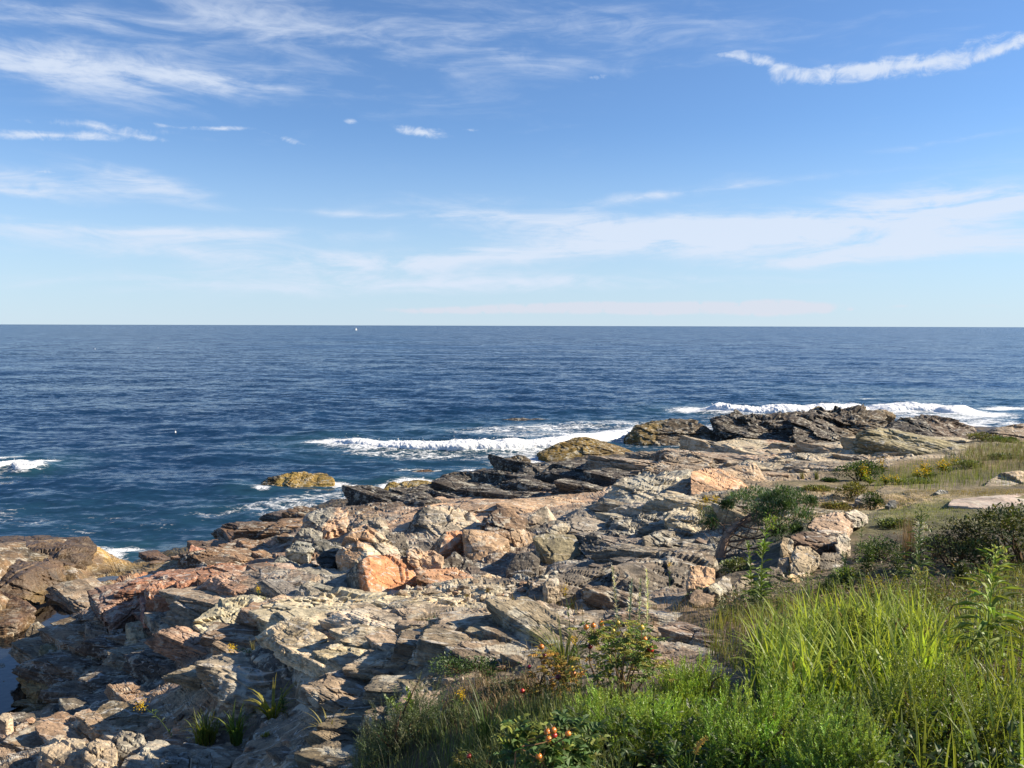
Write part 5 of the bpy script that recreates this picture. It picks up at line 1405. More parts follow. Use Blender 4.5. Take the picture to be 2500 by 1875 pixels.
# jointed blocks along the bottom edge
for lb, x0, x1, y0, y1, d, c in (
        ('cream jointed block', 98, 206, 1812, 1900, 8.0, (.36, .31, .245)), ('grey banded block', 272, 356, 1790, 1850, 8.3, (.21, .2, .18)), ('slate block', 388, 464, 1828, 1900, 7.4, (.17, .165, .15)),
        ('grey block', 462, 520, 1834, 1900, 7.2, (.2, .19, .17)), ('pale block', 340, 400, 1806, 1870, 7.8, (.31, .28, .22)), ('pale wedge', 206, 290, 1800, 1880, 7.9, (.33, .28, .22)), ('brown block', 600, 720, 1836, 1910, 6.6, (.22, .18, .14))):
    ledge(lb, [(x0, y1, 0), (x0 + 4, y0 + 14, .2), (x0 + (x1 - x0) * .35, y0, .4), (x1 - 6, y0 + 6, .4), (x1, y0 + 30, .2), (x1 - 4, y1, -.05)], d, .5, c, lvl=5, amp=.035, sink=.3, cell=.22)
ledge('dark trough slab', [(160, 1720, 0), (280, 1662, 1), (430, 1622, 1.4), (470, 1640, .8), (380, 1690, -.2), (250, 1740, -.8)], 13.2, 1.2, (.085, .08, .075), lvl=6, amp=.025, cell=.15, sink=.5)
ledge('tan rubbly bank', [(230, 1770, 0), (340, 1700, .7), (480, 1640, 1.2), (500, 1690, .2), (400, 1750, -.4), (300, 1800, -.4)], 10.4, 1.0, (.33, .24, .175), lvl=6, amp=.035, cell=.12, sink=.4)
rock('rounded dark stone standing in the long tide pool', [(60, 1548, 0), (74, 1526, .2), (92, 1516, .35), (116, 1534, .3), (118, 1564, -.05), (80, 1570, -.15)], 20.4, .7, (.10, .088, .068), 4, .02, name='stone', cat='stone', tide=False)
rock('flat wet stone at the left edge of the tide pool', [(-20, 1604, 0), (5, 1590, .15), (32, 1592, .2), (34, 1602, 0), (5, 1612, -.1)], 19.8, .4, (.09, .08, .06), 3, .03, name='stone', cat='stone', tide=False)
rock('dark wet stone in the pool nearest the left edge', [(-30, 1640, 0), (-5, 1618, .2), (12, 1620, .2), (14, 1638, 0), (-10, 1650, -.1)], 18.9, .4, (.08, .07, .055), 3, .03, name='stone', cat='stone', tide=False)
rock('long tan stone beached at the upper side of the tide pool', [(-20, 1548, 0), (10, 1534, .2), (36, 1536, .2), (32, 1548, 0), (0, 1556, -.1)], 20.9, .5, (.22, .16, .1), 3, .03, name='stone', cat='stone', tide=False)
rock('smooth pale cobble on the dark slab near the lower left corner', [(-10, 1756, 0), (6, 1741, .12), (24, 1741, .15), (32, 1752, .05), (14, 1762, -.05)], 10.8, .3, (.36, .31, .25), 3, .015, name='stone', cat='stone', tide=False)

# loose rubble too small to count: chips scattered over the ledges
def rubble(polys, n, smin, smax, cols, name, label):
    mb = MB(); D, F = ico(0)
    for poly in polys:
        P = np.array(poly, float); lo, hi = P.min(0), P.max(0)
        q = rng.random((n * 3, 2)) * (hi - lo) + lo
        q = q[poly_sd(q[:, 0], q[:, 1], P) < 0][:n]
        G = ground(q[:, 0], q[:, 1])
        for g in G:
            dist = np.hypot(g[0], g[1])
            s = (smin + (smax - smin) * rng.random() ** 3) * (dist / 9.0) ** .7
            dd = D * (1 + (rng.random(len(D))[:, None] - .5) * .8) * (np.array([1, .7, .45]) * (rng.random(3) * .7 + .6))
            a = rng.random() * 6.28; c_, s_ = math.cos(a), math.sin(a)
            dd = dd @ np.array([[c_, -s_, 0], [s_, c_, 0], [0, 0, 1]])
            mb.add(g + dd * s + np.array([0, 0, s * .12]), F, np.array(cols[rng.integers(len(cols))]) * (.7 + .6 * rng.random()))
    o = mb.build(name, M_ROCK)
    o['kind'] = 'stuff'; o['label'] = label; o['category'] = 'stones'
    return o
rubble([[(430, 1640), (620, 1590), (1200, 1480), (1250, 1650), (1000, 1680), (700, 1700), (300, 1830), (150, 1830)], [(1280, 1480), (1650, 1500), (1700, 1650), (1350, 1600)], [(1900, 1440), (2200, 1440), (2200, 1560), (1900, 1560)],
        [(180, 1600), (480, 1560), (300, 1690)], [(900, 1400), (1400, 1430), (1300, 1470), (1000, 1470)], [(1780, 1200), (2100, 1190), (2080, 1260), (1820, 1290)], [(1850, 1110), (2180, 1110), (2100, 1150), (1850, 1160)], [(60, 1760), (900, 1740), (800, 1880), (0, 1880)]],
       200, .012, .075, [(.36, .31, .25), (.28, .23, .18), (.42, .38, .32), (.2, .17, .14), (.32, .22, .16)], 'rubble', 'loose chips and small stones scattered over the ledges')
# ------------------------------------------------------------------ plants
G_BRIGHT, G_MID, G_DEEP, G_GREY, STRAW, BROWN = (.150, .205, .030), (.085, .135, .025), (.040, .075, .018), (.13, .155, .085), (.27, .20, .10), (.13, .085, .05)


def stuff(o):
    o['kind'] = 'stuff'
    return o


def spot(px, d):
    """ground point below photograph column px at distance d"""
    p = at(px, 1300.0, d)
    z = float(hz(p[0], p[1]))
    for bx, by, c_, s_, lx, ly, zt in BLOCKS:      # rooted on top of a block where one stands here
        u, v = (p[0] - bx) * c_ + (p[1] - by) * s_, -(p[0] - bx) * s_ + (p[1] - by) * c_
        if abs(u) < .85 * lx and abs(v) < .52 * ly: z = max(z, zt - .02)
    return np.array([p[0], p[1], z])


def top_h(px, py, d, base):
    return float(max(.06, at(px, py, d)[2] - base[2]))


def jit(c, n, s=.3):
    c = np.asarray(c, float)
    return np.clip(c * (1 + (rng.random((n, 1)) - .5) * 2 * s) * (1 + (rng.random((n, 3)) - .5) * .25), .005, .6)


def rdirs(n, zmin=-.2, zmax=.9):
    z = zmin + (zmax - zmin) * rng.random(n); a = rng.random(n) * 6.283
    r = np.sqrt(np.maximum(0, 1 - z * z))
    return np.stack([r * np.cos(a), r * np.sin(a), z], 1)


def tuft(label, px, py_top, d, n=40, w=.006, colr=G_MID, spread=1.0, name='grass_tuft', cat='grass', mat=None, droop=1.6, rad=.05, tip=None, group=None):
    b = spot(px, d); h = top_h(px, py_top, d, b)
    mb = MB()
    a = rng.random(n) * 6.283
    base = b + np.stack([np.cos(a), np.sin(a), np.zeros(n)], 1) * (rng.random(n) * rad)[:, None]
    base[:, 2] -= .02
    hh = h * (.55 + .6 * rng.random(n))
    mb.blades(base, a + rng.normal(0, .5, n), hh, w * (.7 + .6 * rng.random(n)), spread * (.25 + 1.1 * rng.random(n)), jit(colr, n), 5, droop, tip)
    o = tag(mb.build(name, mat or M_GRASS, None, b), label, cat, group)
    if (mat is M_DRY and rad >= .10): o['kind'] = 'stuff'
    return o


def stem_curve(b, top, lean=.0, n=7, wob=.02):
    t = np.linspace(0, 1, n)[:, None]
    p = b * (1 - t) + top * t
    h = np.linalg.norm(top - b)
    p = p + np.sin(t * 3.14) * rng.normal(0, wob, (1, 3)) * h
    return p


def weed(label, px, py_top, d, lean_px=0, leafL=.10, leafW=.022, nl=46, colr=G_MID, stemr=.005, head=None, headcol=(.35, .38, .10), spread=1.0, droop=.25, stems=1, cat='weed', name='leafy_weed', top_taper=.35, group=None):
    b = spot(px, d); top = at(px + lean_px, py_top, d)
    if top[2] < b[2] + .08: top[2] = b[2] + .08
    root = thing(name, label, cat, b, group)
    ms, ml, mh = MB(), MB(), MB(); hashead = False
    for s in range(stems):
        off = np.array([rng.normal(0, .05), rng.normal(0, .05), 0]) if s else np.zeros(3)
        tp = top + (np.array([rng.normal(0, .07), rng.normal(0, .05), -abs(rng.normal(0, .10)) * (top[2] - b[2])]) if s else 0)
        c = stem_curve(b + off * .4, tp)
        ms.tube(c, np.linspace(stemr, stemr * .4, len(c)), jit(colr, 1, .1)[0] * 1.1, 4)
        t = np.sort(.08 + .90 * rng.random(nl)); ang = np.arange(nl) * 2.4 + rng.random(nl) * .6
        pos = np.stack([np.interp(t, np.linspace(0, 1, len(c)), c[:, k]) for k in range(3)], 1)
        el_ = .25 + .75 * t + rng.normal(0, .15, nl)
        dv = np.stack([np.cos(ang) * np.cos(el_), np.sin(ang) * np.cos(el_), np.sin(el_)], 1)
        sz = (1 - (1 - top_taper) * t ** 1.5) * (.75 + .5 * rng.random(nl))
        ml.leaves(pos, dv, leafL * sz * spread, leafW * sz, jit(colr, nl), .2, droop)
        if head == 'plume':
            hashead = True
            n = 90; tt_ = rng.random(n) ** .7; r_ = (.004 + .045 * (1 - tt_)) * (top[2] - b[2] > .2 and 1 or .6)
            a = rng.random(n) * 6.283
            q = tp + np.stack([np.cos(a) * r_, np.sin(a) * r_, (tt_ - .75) * .14 * (.6 + .4 * (top[2] - b[2]))], 1)
            mh.leaves(q, rdirs(n, 0, 1), .014, .010, jit(headcol, n, .25), .1, 0)
        elif head == 'buds':
            hashead = True
            n = 70; tt_ = rng.random(n); a = rng.random(n) * 6.283; r_ = .03 + .05 * tt_ * (1 - tt_) * 2
            q = tp + np.stack([np.cos(a) * r_, np.sin(a) * r_, (tt_ - .8) * .16], 1)
            mh.leaves(q, rdirs(n, .2, 1), .03, .014, jit(headcol, n, .25), .2, .1)
    ms.build('stem', M_LEAF, root, b); stuff(ml.build('leaves', M_LEAF, root, b))
    if hashead: stuff(mh.build('flower_head', M_FLOWER, root, b))
    return root


def bush(label, px, py_top, d, wpx, n=2500, leaf=.03, colr=G_DEEP, hfrac=1.0, name='bush', cat='bush', depth=.8, twig=True, needle=False, group=None, lightcol=None, py_base=None):
    b = spot(px, d); h = top_h(px, py_top, d, b) * hfrac
    R = wpx / 2 / FPX * d
    root = thing(name, label, cat, b, group)
    # clumps
    k = 16
    cc = rdirs(k, -.1, .95) * np.array([R * .62, R * .62 * depth, h * .58]) + b + np.array([0, 0, h * .30])
    cr = (.35 + .25 * rng.random(k))
    idx = rng.integers(0, k, n)
    dv = rdirs(n, -.6, 1.0)
    rad = (.55 + .45 * rng.random(n) ** .5)
    pos = cc[idx] + dv * rad[:, None] * (cr[idx][:, None]) * np.array([R, R * depth, h * .75])
    ok = pos[:, 2] > b[2] - .05
    pos, dv, idx = pos[ok], dv[ok], idx[ok]; n = len(pos)
    ml = MB()
    shade = jit(colr, n, .35)
    if lightcol is not None:
        m = rng.random(k)[idx] > .55
        shade[m] = jit(lightcol, int(m.sum()), .3)
    dd = dv + rdirs(n) * .7; dd /= np.linalg.norm(dd, axis=1, keepdims=True)
    L = leaf * (.6 + .8 * rng.random(n))
    ml.leaves(pos, dd, L, L * (.16 if needle else .55), shade, .2, .15)
    ms = MB()
    for q in cc[:12]:
        ms.tube(stem_curve(b - np.array([0, 0, .05]), q, n=5, wob=.08), np.linspace(.012 * R / .4, .004, 5), BROWN, 4)
    ms.build('stems', M_BARK, root, b); stuff(ml.build('foliage', M_LEAF, root, b))
    return root


def feathery(label, px, py_top, d, wpx, n=700, colr=G_BRIGHT, name='juniper_shrub', cat='shrub', hgt=None, depth=1.0, tipcol=None, spray=.16, base_pull=.5):
    """low shrub of upright needle sprays"""
    b = spot(px, d); h = hgt or top_h(px, py_top, d, b); R = wpx / 2 / FPX * d
    root = thing(name, label, cat, b)
    per = 13; nP = n // per; n = nP * per
    a = rng.random(nP) * 6.283; r = np.sqrt(rng.random(nP))
    dome = np.sqrt(np.maximum(0, 1 - r ** 2 * .85))
    lump = .35 + 1.2 * fbm2(np.cos(a) * r * 3.4 + px * .1, np.sin(a) * r * 3.4, 11, 2)
    x = b[0] + np.cos(a) * r * R; y = b[1] + np.sin(a) * r * R * depth
    PL = spray * (1.0 + 1.1 * rng.random(nP))
    ztop = hz(x, y) + 1.5 * h * dome * lump * (.75 + .5 * rng.random(nP))
    pax = np.stack([np.cos(a) * r * .40, np.sin(a) * r * .40, np.ones(nP)], 1) + rng.normal(0, .16, (nP, 3))
    pax /= np.linalg.norm(pax, axis=1, keepdims=True)
    pb = np.stack([x, y, ztop], 1) - pax * PL[:, None]
    ti = np.tile(np.linspace(0, .9, per), nP); pi = np.repeat(np.arange(nP), per)
    ph = np.arange(n) * 2.4
    o1 = np.cross(pax, [0.3, .9, .1]); o1 /= np.linalg.norm(o1, axis=1, keepdims=True); o2 = np.cross(pax, o1)
    ro = o1[pi] * np.cos(ph)[:, None] + o2[pi] * np.sin(ph)[:, None]
    base = pb[pi] + pax[pi] * (PL[pi] * ti)[:, None]
    ax = pax[pi] * (.75 + .5 * ti)[:, None] + ro * (.75 - .5 * ti)[:, None] + rng.normal(0, .08, (n, 3))
    ax /= np.linalg.norm(ax, axis=1, keepdims=True)
    L = spray * (.55 - .25 * ti) * (.7 + .6 * rng.random(n))
    m = 15
    t = np.linspace(.08, 1, m)
    side = np.cross(ax, rdirs(n)); side /= np.linalg.norm(side, axis=1, keepdims=True)
    up2 = np.cross(side, ax)
    cols = jit(colr, nP, .35)[pi]
    P, DV, LL, CC = [], [], [], []
    for j in range(m):
        ph = j * 2.2 + rng.random(n)
        o = side * np.cos(ph)[:, None] + up2 * np.sin(ph)[:, None]
        P.append(base + ax * (L * t[j])[:, None]); dv = ax * .75 + o * .65
        DV.append(dv / np.linalg.norm(dv, axis=1, keepdims=True)); LL.append(L * (.26 - .12 * t[j]))
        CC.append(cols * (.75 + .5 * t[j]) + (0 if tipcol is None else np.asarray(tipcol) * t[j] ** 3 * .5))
    P, DV, LL, CC = map(np.concatenate, (P, DV, LL, CC))
    mb = MB()
    s = np.cross(DV, rdirs(len(DV))); s /= np.linalg.norm(s, axis=1, keepdims=True)
    w = .0013 + LL * .07
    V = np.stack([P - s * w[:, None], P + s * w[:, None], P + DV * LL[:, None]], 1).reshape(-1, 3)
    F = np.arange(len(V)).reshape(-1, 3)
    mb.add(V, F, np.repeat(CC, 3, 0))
    stuff(mb.build('foliage', M_LEAF, root, b))
    ms = MB()
    for k in range(30):
        j = rng.integers(n)
        ms.tube(stem_curve(b, base[j], n=5, wob=.1), np.linspace(.010, .003, 5), BROWN, 4)
    ms.build('stems', M_BARK, root, b)
    return root


def rose(label, px, py_base, d, hips, leaf_px, nleaf, cols=((.13, .19, .035), (.27, .25, .04)), lf=.027):
    """rose shrub: hips (x, y, colour, size) as seen, compound leaves round given photo places"""
    b = spot(px, d)
    root = thing('rose_shrub', label, 'rose', b)
    st_, lv = MB(), MB()
    nodes = []
    for (x, y, r) in leaf_px:
        p = at(x, y, d + rng.normal(0, .12)); nodes.append((p, r))
        st_.tube(stem_curve(b, p, n=6, wob=.10), np.linspace(.007, .0025, 6), (.14, .09, .05), 4)
    for (x, y, c, s) in hips:
        p = at(x, y, d + rng.normal(0, .03) - .14)
        q = min(nodes, key=lambda t: np.linalg.norm(t[0] - p))[0]
        st_.tube(stem_curve(q - np.array([0, 0, .03]), p - np.array([0, 0, s * .6]), n=4, wob=.05), np.linspace(.003, .0018, 4), (.17, .10, .05), 4)
        hb = MB(); s = s * (.85 if d > 3 else .68); hb.ball(p, s, np.array(c) * (.75 + .4 * rng.random()), 2, (1, 1, .82 + .2 * rng.random()))
        h = hb.build('rose_hip', M_HIP, root, b, smooth=True)
        sp = MB(); a = np.arange(5) * 1.257 + rng.random()
        dv = np.stack([np.cos(a) * .7, np.sin(a) * .7, np.ones(5) * .8], 1); dv /= np.linalg.norm(dv, axis=1, keepdims=True)
        sp.leaves(np.repeat([p + np.array([0, 0, s * .7])], 5, 0), dv, s * 1.5, s * .35, jit((.16, .13, .04), 5), .1, -.1)
        so = sp.build('sepals', M_LEAF, h, b)
        so.parent = h
    for k in range(nleaf):
        p, r = nodes[rng.integers(len(nodes))]
        o = p + rng.normal(0, 1, 3) * r * d / FPX * np.array([.85, .7, .75])
        ax = rdirs(1, -.2, .6)[0]
        sd_ = np.cross(ax, [0, 0, 1]); sd_ /= np.linalg.norm(sd_)
        c = np.array(cols[0] if rng.random() < .62 else cols[1])
        P = [o + ax * lf * .8 * j for j in (0, .5, .5, 1, 1, 1.5)]
        D_ = [ax * 1.0 if j == 5 else ax * .5 + sd_ * (1 if j % 2 else -1) * .85 for j in range(6)]
        D_ = np.array(D_); D_ /= np.linalg.norm(D_, axis=1, keepdims=True)
        lv.leaves(np.array(P), D_, lf * (.8 + .4 * rng.random()), lf * .62, jit(c, 6, .25), .25, .15)
    st_.build('stems', M_BARK, root, b); stuff(lv.build('leaves', M_LEAF, root, b))
    return root


def lily(label, px, py_top, d, n=34, L=.45, w=.014, colr=G_MID, tip=None, lean=0.0):
    b = spot(px, d); h = top_h(px, py_top, d, b)
    mb = MB(); a = rng.random(n) * 6.283
    base = b + np.stack([np.cos(a), np.sin(a), np.zeros(n)], 1) * .035
    base[:, 2] -= .02
    mb.blades(base, a, L * (.6 + .6 * rng.random(n)), w * (.8 + .4 * rng.random(n)), .9 + 1.0 * rng.random(n), jit(colr, n, .25), 7, 1.3, tip)
    return tag(mb.build('lily_clump', M_GRASS, None, b), label, 'plant')


def stalk_flower(label, px, py_top, d, lean_px=0, col_=(.55, .36, .02), name='goldenrod', hs=.05, nl=16, leafL=.06, group=None):
    b = spot(px, d); top = at(px + lean_px, py_top, d)
    if top[2] < b[2] + .06: top[2] = b[2] + .06
    root = thing(name, label, 'goldenrod', b, group)
    ms, ml, mh = MB(), MB(), MB()
    c = stem_curve(b, top, n=7, wob=.05)
    ms.tube(c, np.linspace(.0035, .002, 7), G_MID, 4)
    t = .1 + .75 * rng.random(nl); a = rng.random(nl) * 6.283; e = .5 + .3 * rng.random(nl)
    pos = np.stack([np.interp(t, np.linspace(0, 1, 7), c[:, k]) for k in range(3)], 1)
    ml.leaves(pos, np.stack([np.cos(a) * np.cos(e), np.sin(a) * np.cos(e), np.sin(e)], 1), leafL, leafL * .2, jit(G_MID, nl), .2, .2)
    n = 110
    q = top + rng.normal(0, 1, (n, 3)) * np.array([.42, .42, .55]) * hs
    mh.leaves(q, rdirs(n, -.1, 1), hs * .28, hs * .2, jit(col_, n, .2), .1, 0)
    ms.build('stem', M_LEAF, root, b); stuff(ml.build('leaves', M_LEAF, root, b)); stuff(mh.build('flower_head', M_FLOWER, root, b))
    return root


def scatter(poly, n):
    P = np.array(poly, float); lo, hi = P.min(0), P.max(0)
    q = rng.random((n * 4, 2)) * (hi - lo) + lo
    q = q[poly_sd(q[:, 0], q[:, 1], P) < 0][:n]
    return ground(q[:, 0], q[:, 1])


def world_scatter(poly, n):
    """even over the ground inside a photo outline"""
    Pg = np.array([ground(a, b)[0][:2] for a, b in poly]); lo, hi = Pg.min(0), Pg.max(0)
    q = rng.random((n * 6, 2)) * (hi - lo) + lo
    q = q[poly_sd(q[:, 0], q[:, 1], Pg) < 0][:n]
    return np.c_[q, hz(q[:, 0], q[:, 1])]


def grass(name, label, base, h, w, colr, bend=(.2, 1.2), segs=3, mat=None, tip=None, var=.35):
    n = len(base); mb = MB()
    mb.blades(base - np.array([0, 0, .01]), rng.random(n) * 6.283, h * (.5 + .9 * rng.random(n)), w * (.7 + .6 * rng.random(n)),
              bend[0] + (bend[1] - bend[0]) * rng.random(n), jit(colr, n, var), segs, 1.5, tip)
    o = mb.build(name, mat or M_GRASS)
    o['kind'] = 'stuff'; o['label'] = label; o['category'] = 'grass'
    return o


# ---- juniper tree on the bank
def juniper_tree():
    d = 12.0
    b = at(1757, 1372, d); b[2] = min(b[2], float(hz(b[0], b[1])) + .02)
    root = thing('juniper_tree', 'small windswept juniper tree with twisted bare trunk leaning right', 'tree', b)
    tr = MB()
    path = np.array([b - [0, 0, .1], at(1760, 1350, d), at(1766, 1325, d), at(1778, 1300, d + .05), at(1800, 1280, d + .1), at(1850, 1262, d + .2), at(1900, 1250, d + .3)])
    tr.tube(path, [.09, .08, .066, .056, .045, .032, .018], (.34, .235, .165), 9)
    t_o = tr.build('trunk', M_BARK, root, b)
    br = MB(); tips = []
    blobs = [(1800, 1232, 42, 20), (1840, 1218, 44, 20), (1880, 1212, 46, 20), (1920, 1210, 40, 22), (1955, 1214, 32, 24), (1975, 1236, 24, 22), (1945, 1245, 38, 26), (1895, 1245, 40, 22), (1965, 1268, 32, 28), (1925, 1286, 36, 28), (1880, 1268, 36, 24), (1900, 1300, 26, 20), (1850, 1240, 36, 18), (1735, 1262, 22, 18), (1940, 1300, 22, 16), (1780, 1240, 22, 12)]
    for (x, y, rx, ry) in blobs:
        c = at(x, y, d + rng.normal(.15, .25)); s = path[rng.integers(2, 7)]
        br.tube(stem_curve(s, c, n=6, wob=.12), np.linspace(.016, .004, 6), (.15, .105, .075), 5); q_ = .65 + .6 * rng.random(); tips.append((c + rng.normal(0, .05, 3), rx * q_ * d / FPX, ry * q_ * d / FPX))
    for k in range(70):      # bare twigs under the crown
        s = path[rng.integers(1, 6)] + rng.normal(0, .04, 3)
        e = at(1700 + rng.random() * 170, 1262 + rng.random() * 85, d + rng.normal(0, .25))
        if np.linalg.norm(e - s) > .75: e = s + (e - s) * .7
        br.tube(stem_curve(s, e, n=5, wob=.14), np.linspace(.006, .0018, 5), (.16, .12, .095), 3)
    br.build('branches', M_BARK, t_o, b).parent = t_o
    fo = MB()
    for c, rx, rz in tips:
        n = 800
        dv = rdirs(n, -.7, 1); P = c + dv * (rng.random(n)[:, None] ** .45) * np.array([rx, rx * .9, rz])
        dd = dv * .6 + rng.normal(0, .5, (n, 3)) + [0, 0, .35]; dd /= np.linalg.norm(dd, axis=1, keepdims=True)
        L = .03 + .04 * rng.random(n)
        fo.leaves(P, dd, L, L * .22, jit((.075, .135, .05), n, .4), .1, .05)
    stuff(fo.build('crown', M_LEAF, root, b))
juniper_tree()

# ---- bushes of the middle ground
bush('dark green bayberry bush on the pale ledge, left of the goldenrod', 2092, 1132, 22, 130, 2600, .05, (.035, .075, .015), lightcol=(.08, .13, .02))
bush('small dark green bush left of the bayberry bush', 2022, 1170, 21.5, 40, 500, .05, (.04, .08, .02))
bush('dark thicket in shade at the right edge below the stone slab', 2510, 1250, 8.6, 290, 4600, .035, (.045, .065, .02), depth=1.1, lightcol=(.09, .10, .02))
bush('second dark shrub left of the shaded thicket', 2330, 1290, 9.0, 190, 2200, .03, (.045, .06, .022), lightcol=(.10, .075, .04))
bush('yellow-green shrubby weed left of the grass path', 2075, 1182, 18, 80, 900, .05, (.16, .16, .03))
bush('dull green leafy weed at the left end of the grass path', 2126, 1205, 15.5, 60, 700, .045, (.05, .08, .025))
bush('small gray-green juniper cushion left of the juniper tree', 1735, 1242, 15.5, 50, 900, .05, (.06, .11, .05), needle=True)
bush('green shrub behind the meadow at the right edge', 2440, 1070, 34, 90, 900, .09, (.08, .12, .03))
bush('light green scrub in the middle of the meadow', 2350, 1128, 24, 80, 700, .06, (.12, .15, .04))
bush('low green scrub just behind the stone slab', 2240, 1172, 20, 90, 700, .05, (.10, .14, .035))
bush('dark green scrub at the right end of the meadow', 2450, 1112, 26, 90, 700, .06, (.07, .10, .03))
bush('olive scrub on the crest at the far right', 2395, 1062, 35, 90, 700, .09, (.13, .14, .05))

for x, y, d, w_, c, lb in [(1990, 1200, 19.5, 70, (.13, .14, .04), 'straggly yellow-green shrub on the pale ground below the bayberry bush'), (2040, 1232, 16.5, 70, (.15, .14, .05), 'dry olive shrub above the angular white stone'), (2150, 1322, 9.8, 110, (.07, .105, .03), 'leafy green shrub on the bank behind the narrow-leaved weeds'),
                        (2290, 1318, 9.6, 120, (.06, .09, .03), 'low dark shrub between the dry sheaf and the thicket'), (2185, 1272, 12.5, 90, (.09, .12, .035), 'small leafy shrub at the lower edge of the grass path'), (2400, 1330, 8.6, 150, (.085, .10, .03), 'tangled shrub in front of the shaded thicket'),
                        (1960, 1312, 11.8, 60, (.08, .12, .04), 'green shrub tucked under the juniper crown'), (1800, 1372, 10.6, 80, (.10, .12, .04), 'thin shrub at the foot of the juniper trunk'), (2070, 1400, 8.2, 100, (.075, .11, .03), 'low leafy shrub at the upper edge of the litter'), (1720, 1450, 8.4, 90, (.09, .115, .04), 'grassy shrub in front of the low brown stone')]:
    bush(lb, x, y, d, w_, 900, .035 * max(1, d / 10), c, lightcol=tuple(v * 1.6 for v in c))
# ---- goldenrod of the middle ground
for i, (x, y, d, lb) in enumerate([
        (2108, 1150, 21.5, 'goldenrod clump at the right side of the bayberry bush'), (2152, 1136, 24, 'goldenrod spray rising behind the bayberry bush'), (2246, 1158, 21, 'goldenrod clump with the brightest plumes, mid meadow'),
        (2268, 1156, 21, 'goldenrod plume right of the brightest clump'), (2258, 1140, 23, 'goldenrod plume between the two pale boulders'), (2310, 1136, 23, 'broad goldenrod clump right of the pale boulders'), (2296, 1140, 23.3, 'goldenrod plume at the left side of the broad clump'),
        (2190, 1176, 20, 'low goldenrod in the grass, nearest the path'), (2160, 1178, 20, 'low goldenrod left of the nearest one'), (2120, 1174, 20, 'yellow-green budding goldenrod beside the bayberry bush'), (2332, 1130, 25, 'goldenrod at the edge of the brown grass')]):
    stalk_flower(lb, x, y, d, rng.normal(0, 4), (.50, .35, .02) if 'budding' not in lb else (.30, .32, .03), hs=.16, nl=26, leafL=.22)
for x, y, lb in [(1722, 1222, 'goldenrod in bloom left of the juniper crown'), (1745, 1218, 'taller goldenrod bloom beside the juniper crown'), (1708, 1240, 'low yellow bloom at the foot of the pink outcrop')]:
    stalk_flower(lb, x, y, 16, 0, (.5, .36, .03), hs=.10, nl=18, leafL=.12)

# ---- stuff: grasses
B = world_scatter([(2130, 1200), (2170, 1150), (2250, 1130), (2330, 1120), (2420, 1080), (3400, 1090), (3400, 1190), (2380, 1190), (2260, 1200)], 15000)
grass('meadow_grass', 'olive and straw meadow grass behind the stone slab', B, .26, .010, (.11, .15, .042), (.1, 1.1), 3, M_GRASS, (.15, .17, .06))
B = world_scatter([(2300, 1130), (2380, 1090), (3200, 1085), (3200, 1150), (2420, 1150)], 4500)
grass('dry_meadow_grass', 'tall brown dry grass at the right edge of the meadow', B, .36, .010, (.17, .135, .075), (.05, 1.0), 3, M_DRY)
B = world_scatter([(2120, 1262), (2200, 1222), (2300, 1212), (2330, 1225), (2400, 1262), (2560, 1240), (3300, 1200), (3300, 1300), (2250, 1300), (2130, 1290)], 17000)
grass('turf', 'short green turf of the path beside the stone slab', B, .05, .006, (.13, .155, .045), (.3, 1.2), 2)
B = world_scatter([(2130, 1215), (2400, 1195), (2560, 1196), (2560, 1212), (2300, 1214), (2150, 1240)], 5000)
grass('turf', 'thin dry turf behind the stone slab', B, .05, .006, (.19, .16, .07), (.3, 1.2), 2)
B = world_scatter([(1850, 1275), (1950, 1215), (2130, 1195), (2160, 1240), (2060, 1262), (1900, 1300)], 2600)
grass('dry_grass', 'sparse dry grass on the pale ground left of the path', B, .13, .006, (.24, .19, .08), (.2, 1.2), 3, M_DRY)
B = np.concatenate([world_scatter([(1000, 1500), (1250, 1470), (1420, 1470), (1440, 1700), (1250, 1740), (1080, 1700), (980, 1620)], 2200), world_scatter([(1550, 1480), (1800, 1470), (1850, 1600), (1620, 1680), (1500, 1620)], 1500)])
grass('dry_grass', 'thin brown grass in the cracks of the foreground rock', B, .10, .004, (.17, .14, .06), (.2, 1.3), 3, M_DRY)
B = world_scatter([(1700, 1560), (1850, 1480), (2050, 1470), (2300, 1440), (2520, 1380), (2520, 1560), (2000, 1620), (1800, 1640)], 5000)
grass('dry_grass', 'mixed dry and olive grass behind the tall green grass', B, .17, .006, (.15, .17, .05), (.2, 1.5), 3, M_GRASS)

# foreground green: long grass
B = world_scatter([(1850, 1730), (1850, 1660), (1960, 1590), (2120, 1570), (2260, 1590), (2330, 1680), (2250, 1740), (2080, 1770), (1920, 1770)], 1700)
grass('long_grass', 'tangle of long bright green grass at lower right', B, .42, .017, (.26, .39, .05), (.2, 2.3), 7, None, (.25, .30, .06), .4)
B = world_scatter([(1800, 1800), (1820, 1640), (1990, 1560), (2250, 1550), (3100, 1540), (4200, 1700), (3400, 2100), (2100, 1950)], 3200)
grass('long_grass', 'looser darker grass blades among the tall weeds at lower right', B, .32, .011, (.18, .27, .045), (.2, 2.1), 6, None, (.16, .18, .05), .4)
B = world_scatter([(1120, 1830), (1260, 1740), (1420, 1720), (1600, 1740), (1650, 1740), (1600, 1850), (1400, 2100), (1150, 2100)], 2600)
grass('fine_grass', 'fine grey-green grass around the rose shrubs at bottom centre', B, .17, .0055, (.15, .20, .07), (.2, 1.7), 5, None, (.15, .18, .07), .4)
B = world_scatter([(860, 1830), (950, 1760), (1120, 1740), (1200, 1800), (1200, 2100), (900, 2100)], 1500)
grass('fine_grass', 'grey-green grass around the pale rock at the bottom edge', B, .17, .005, (.11, .14, .06), (.2, 1.5), 4, None, None, .4)
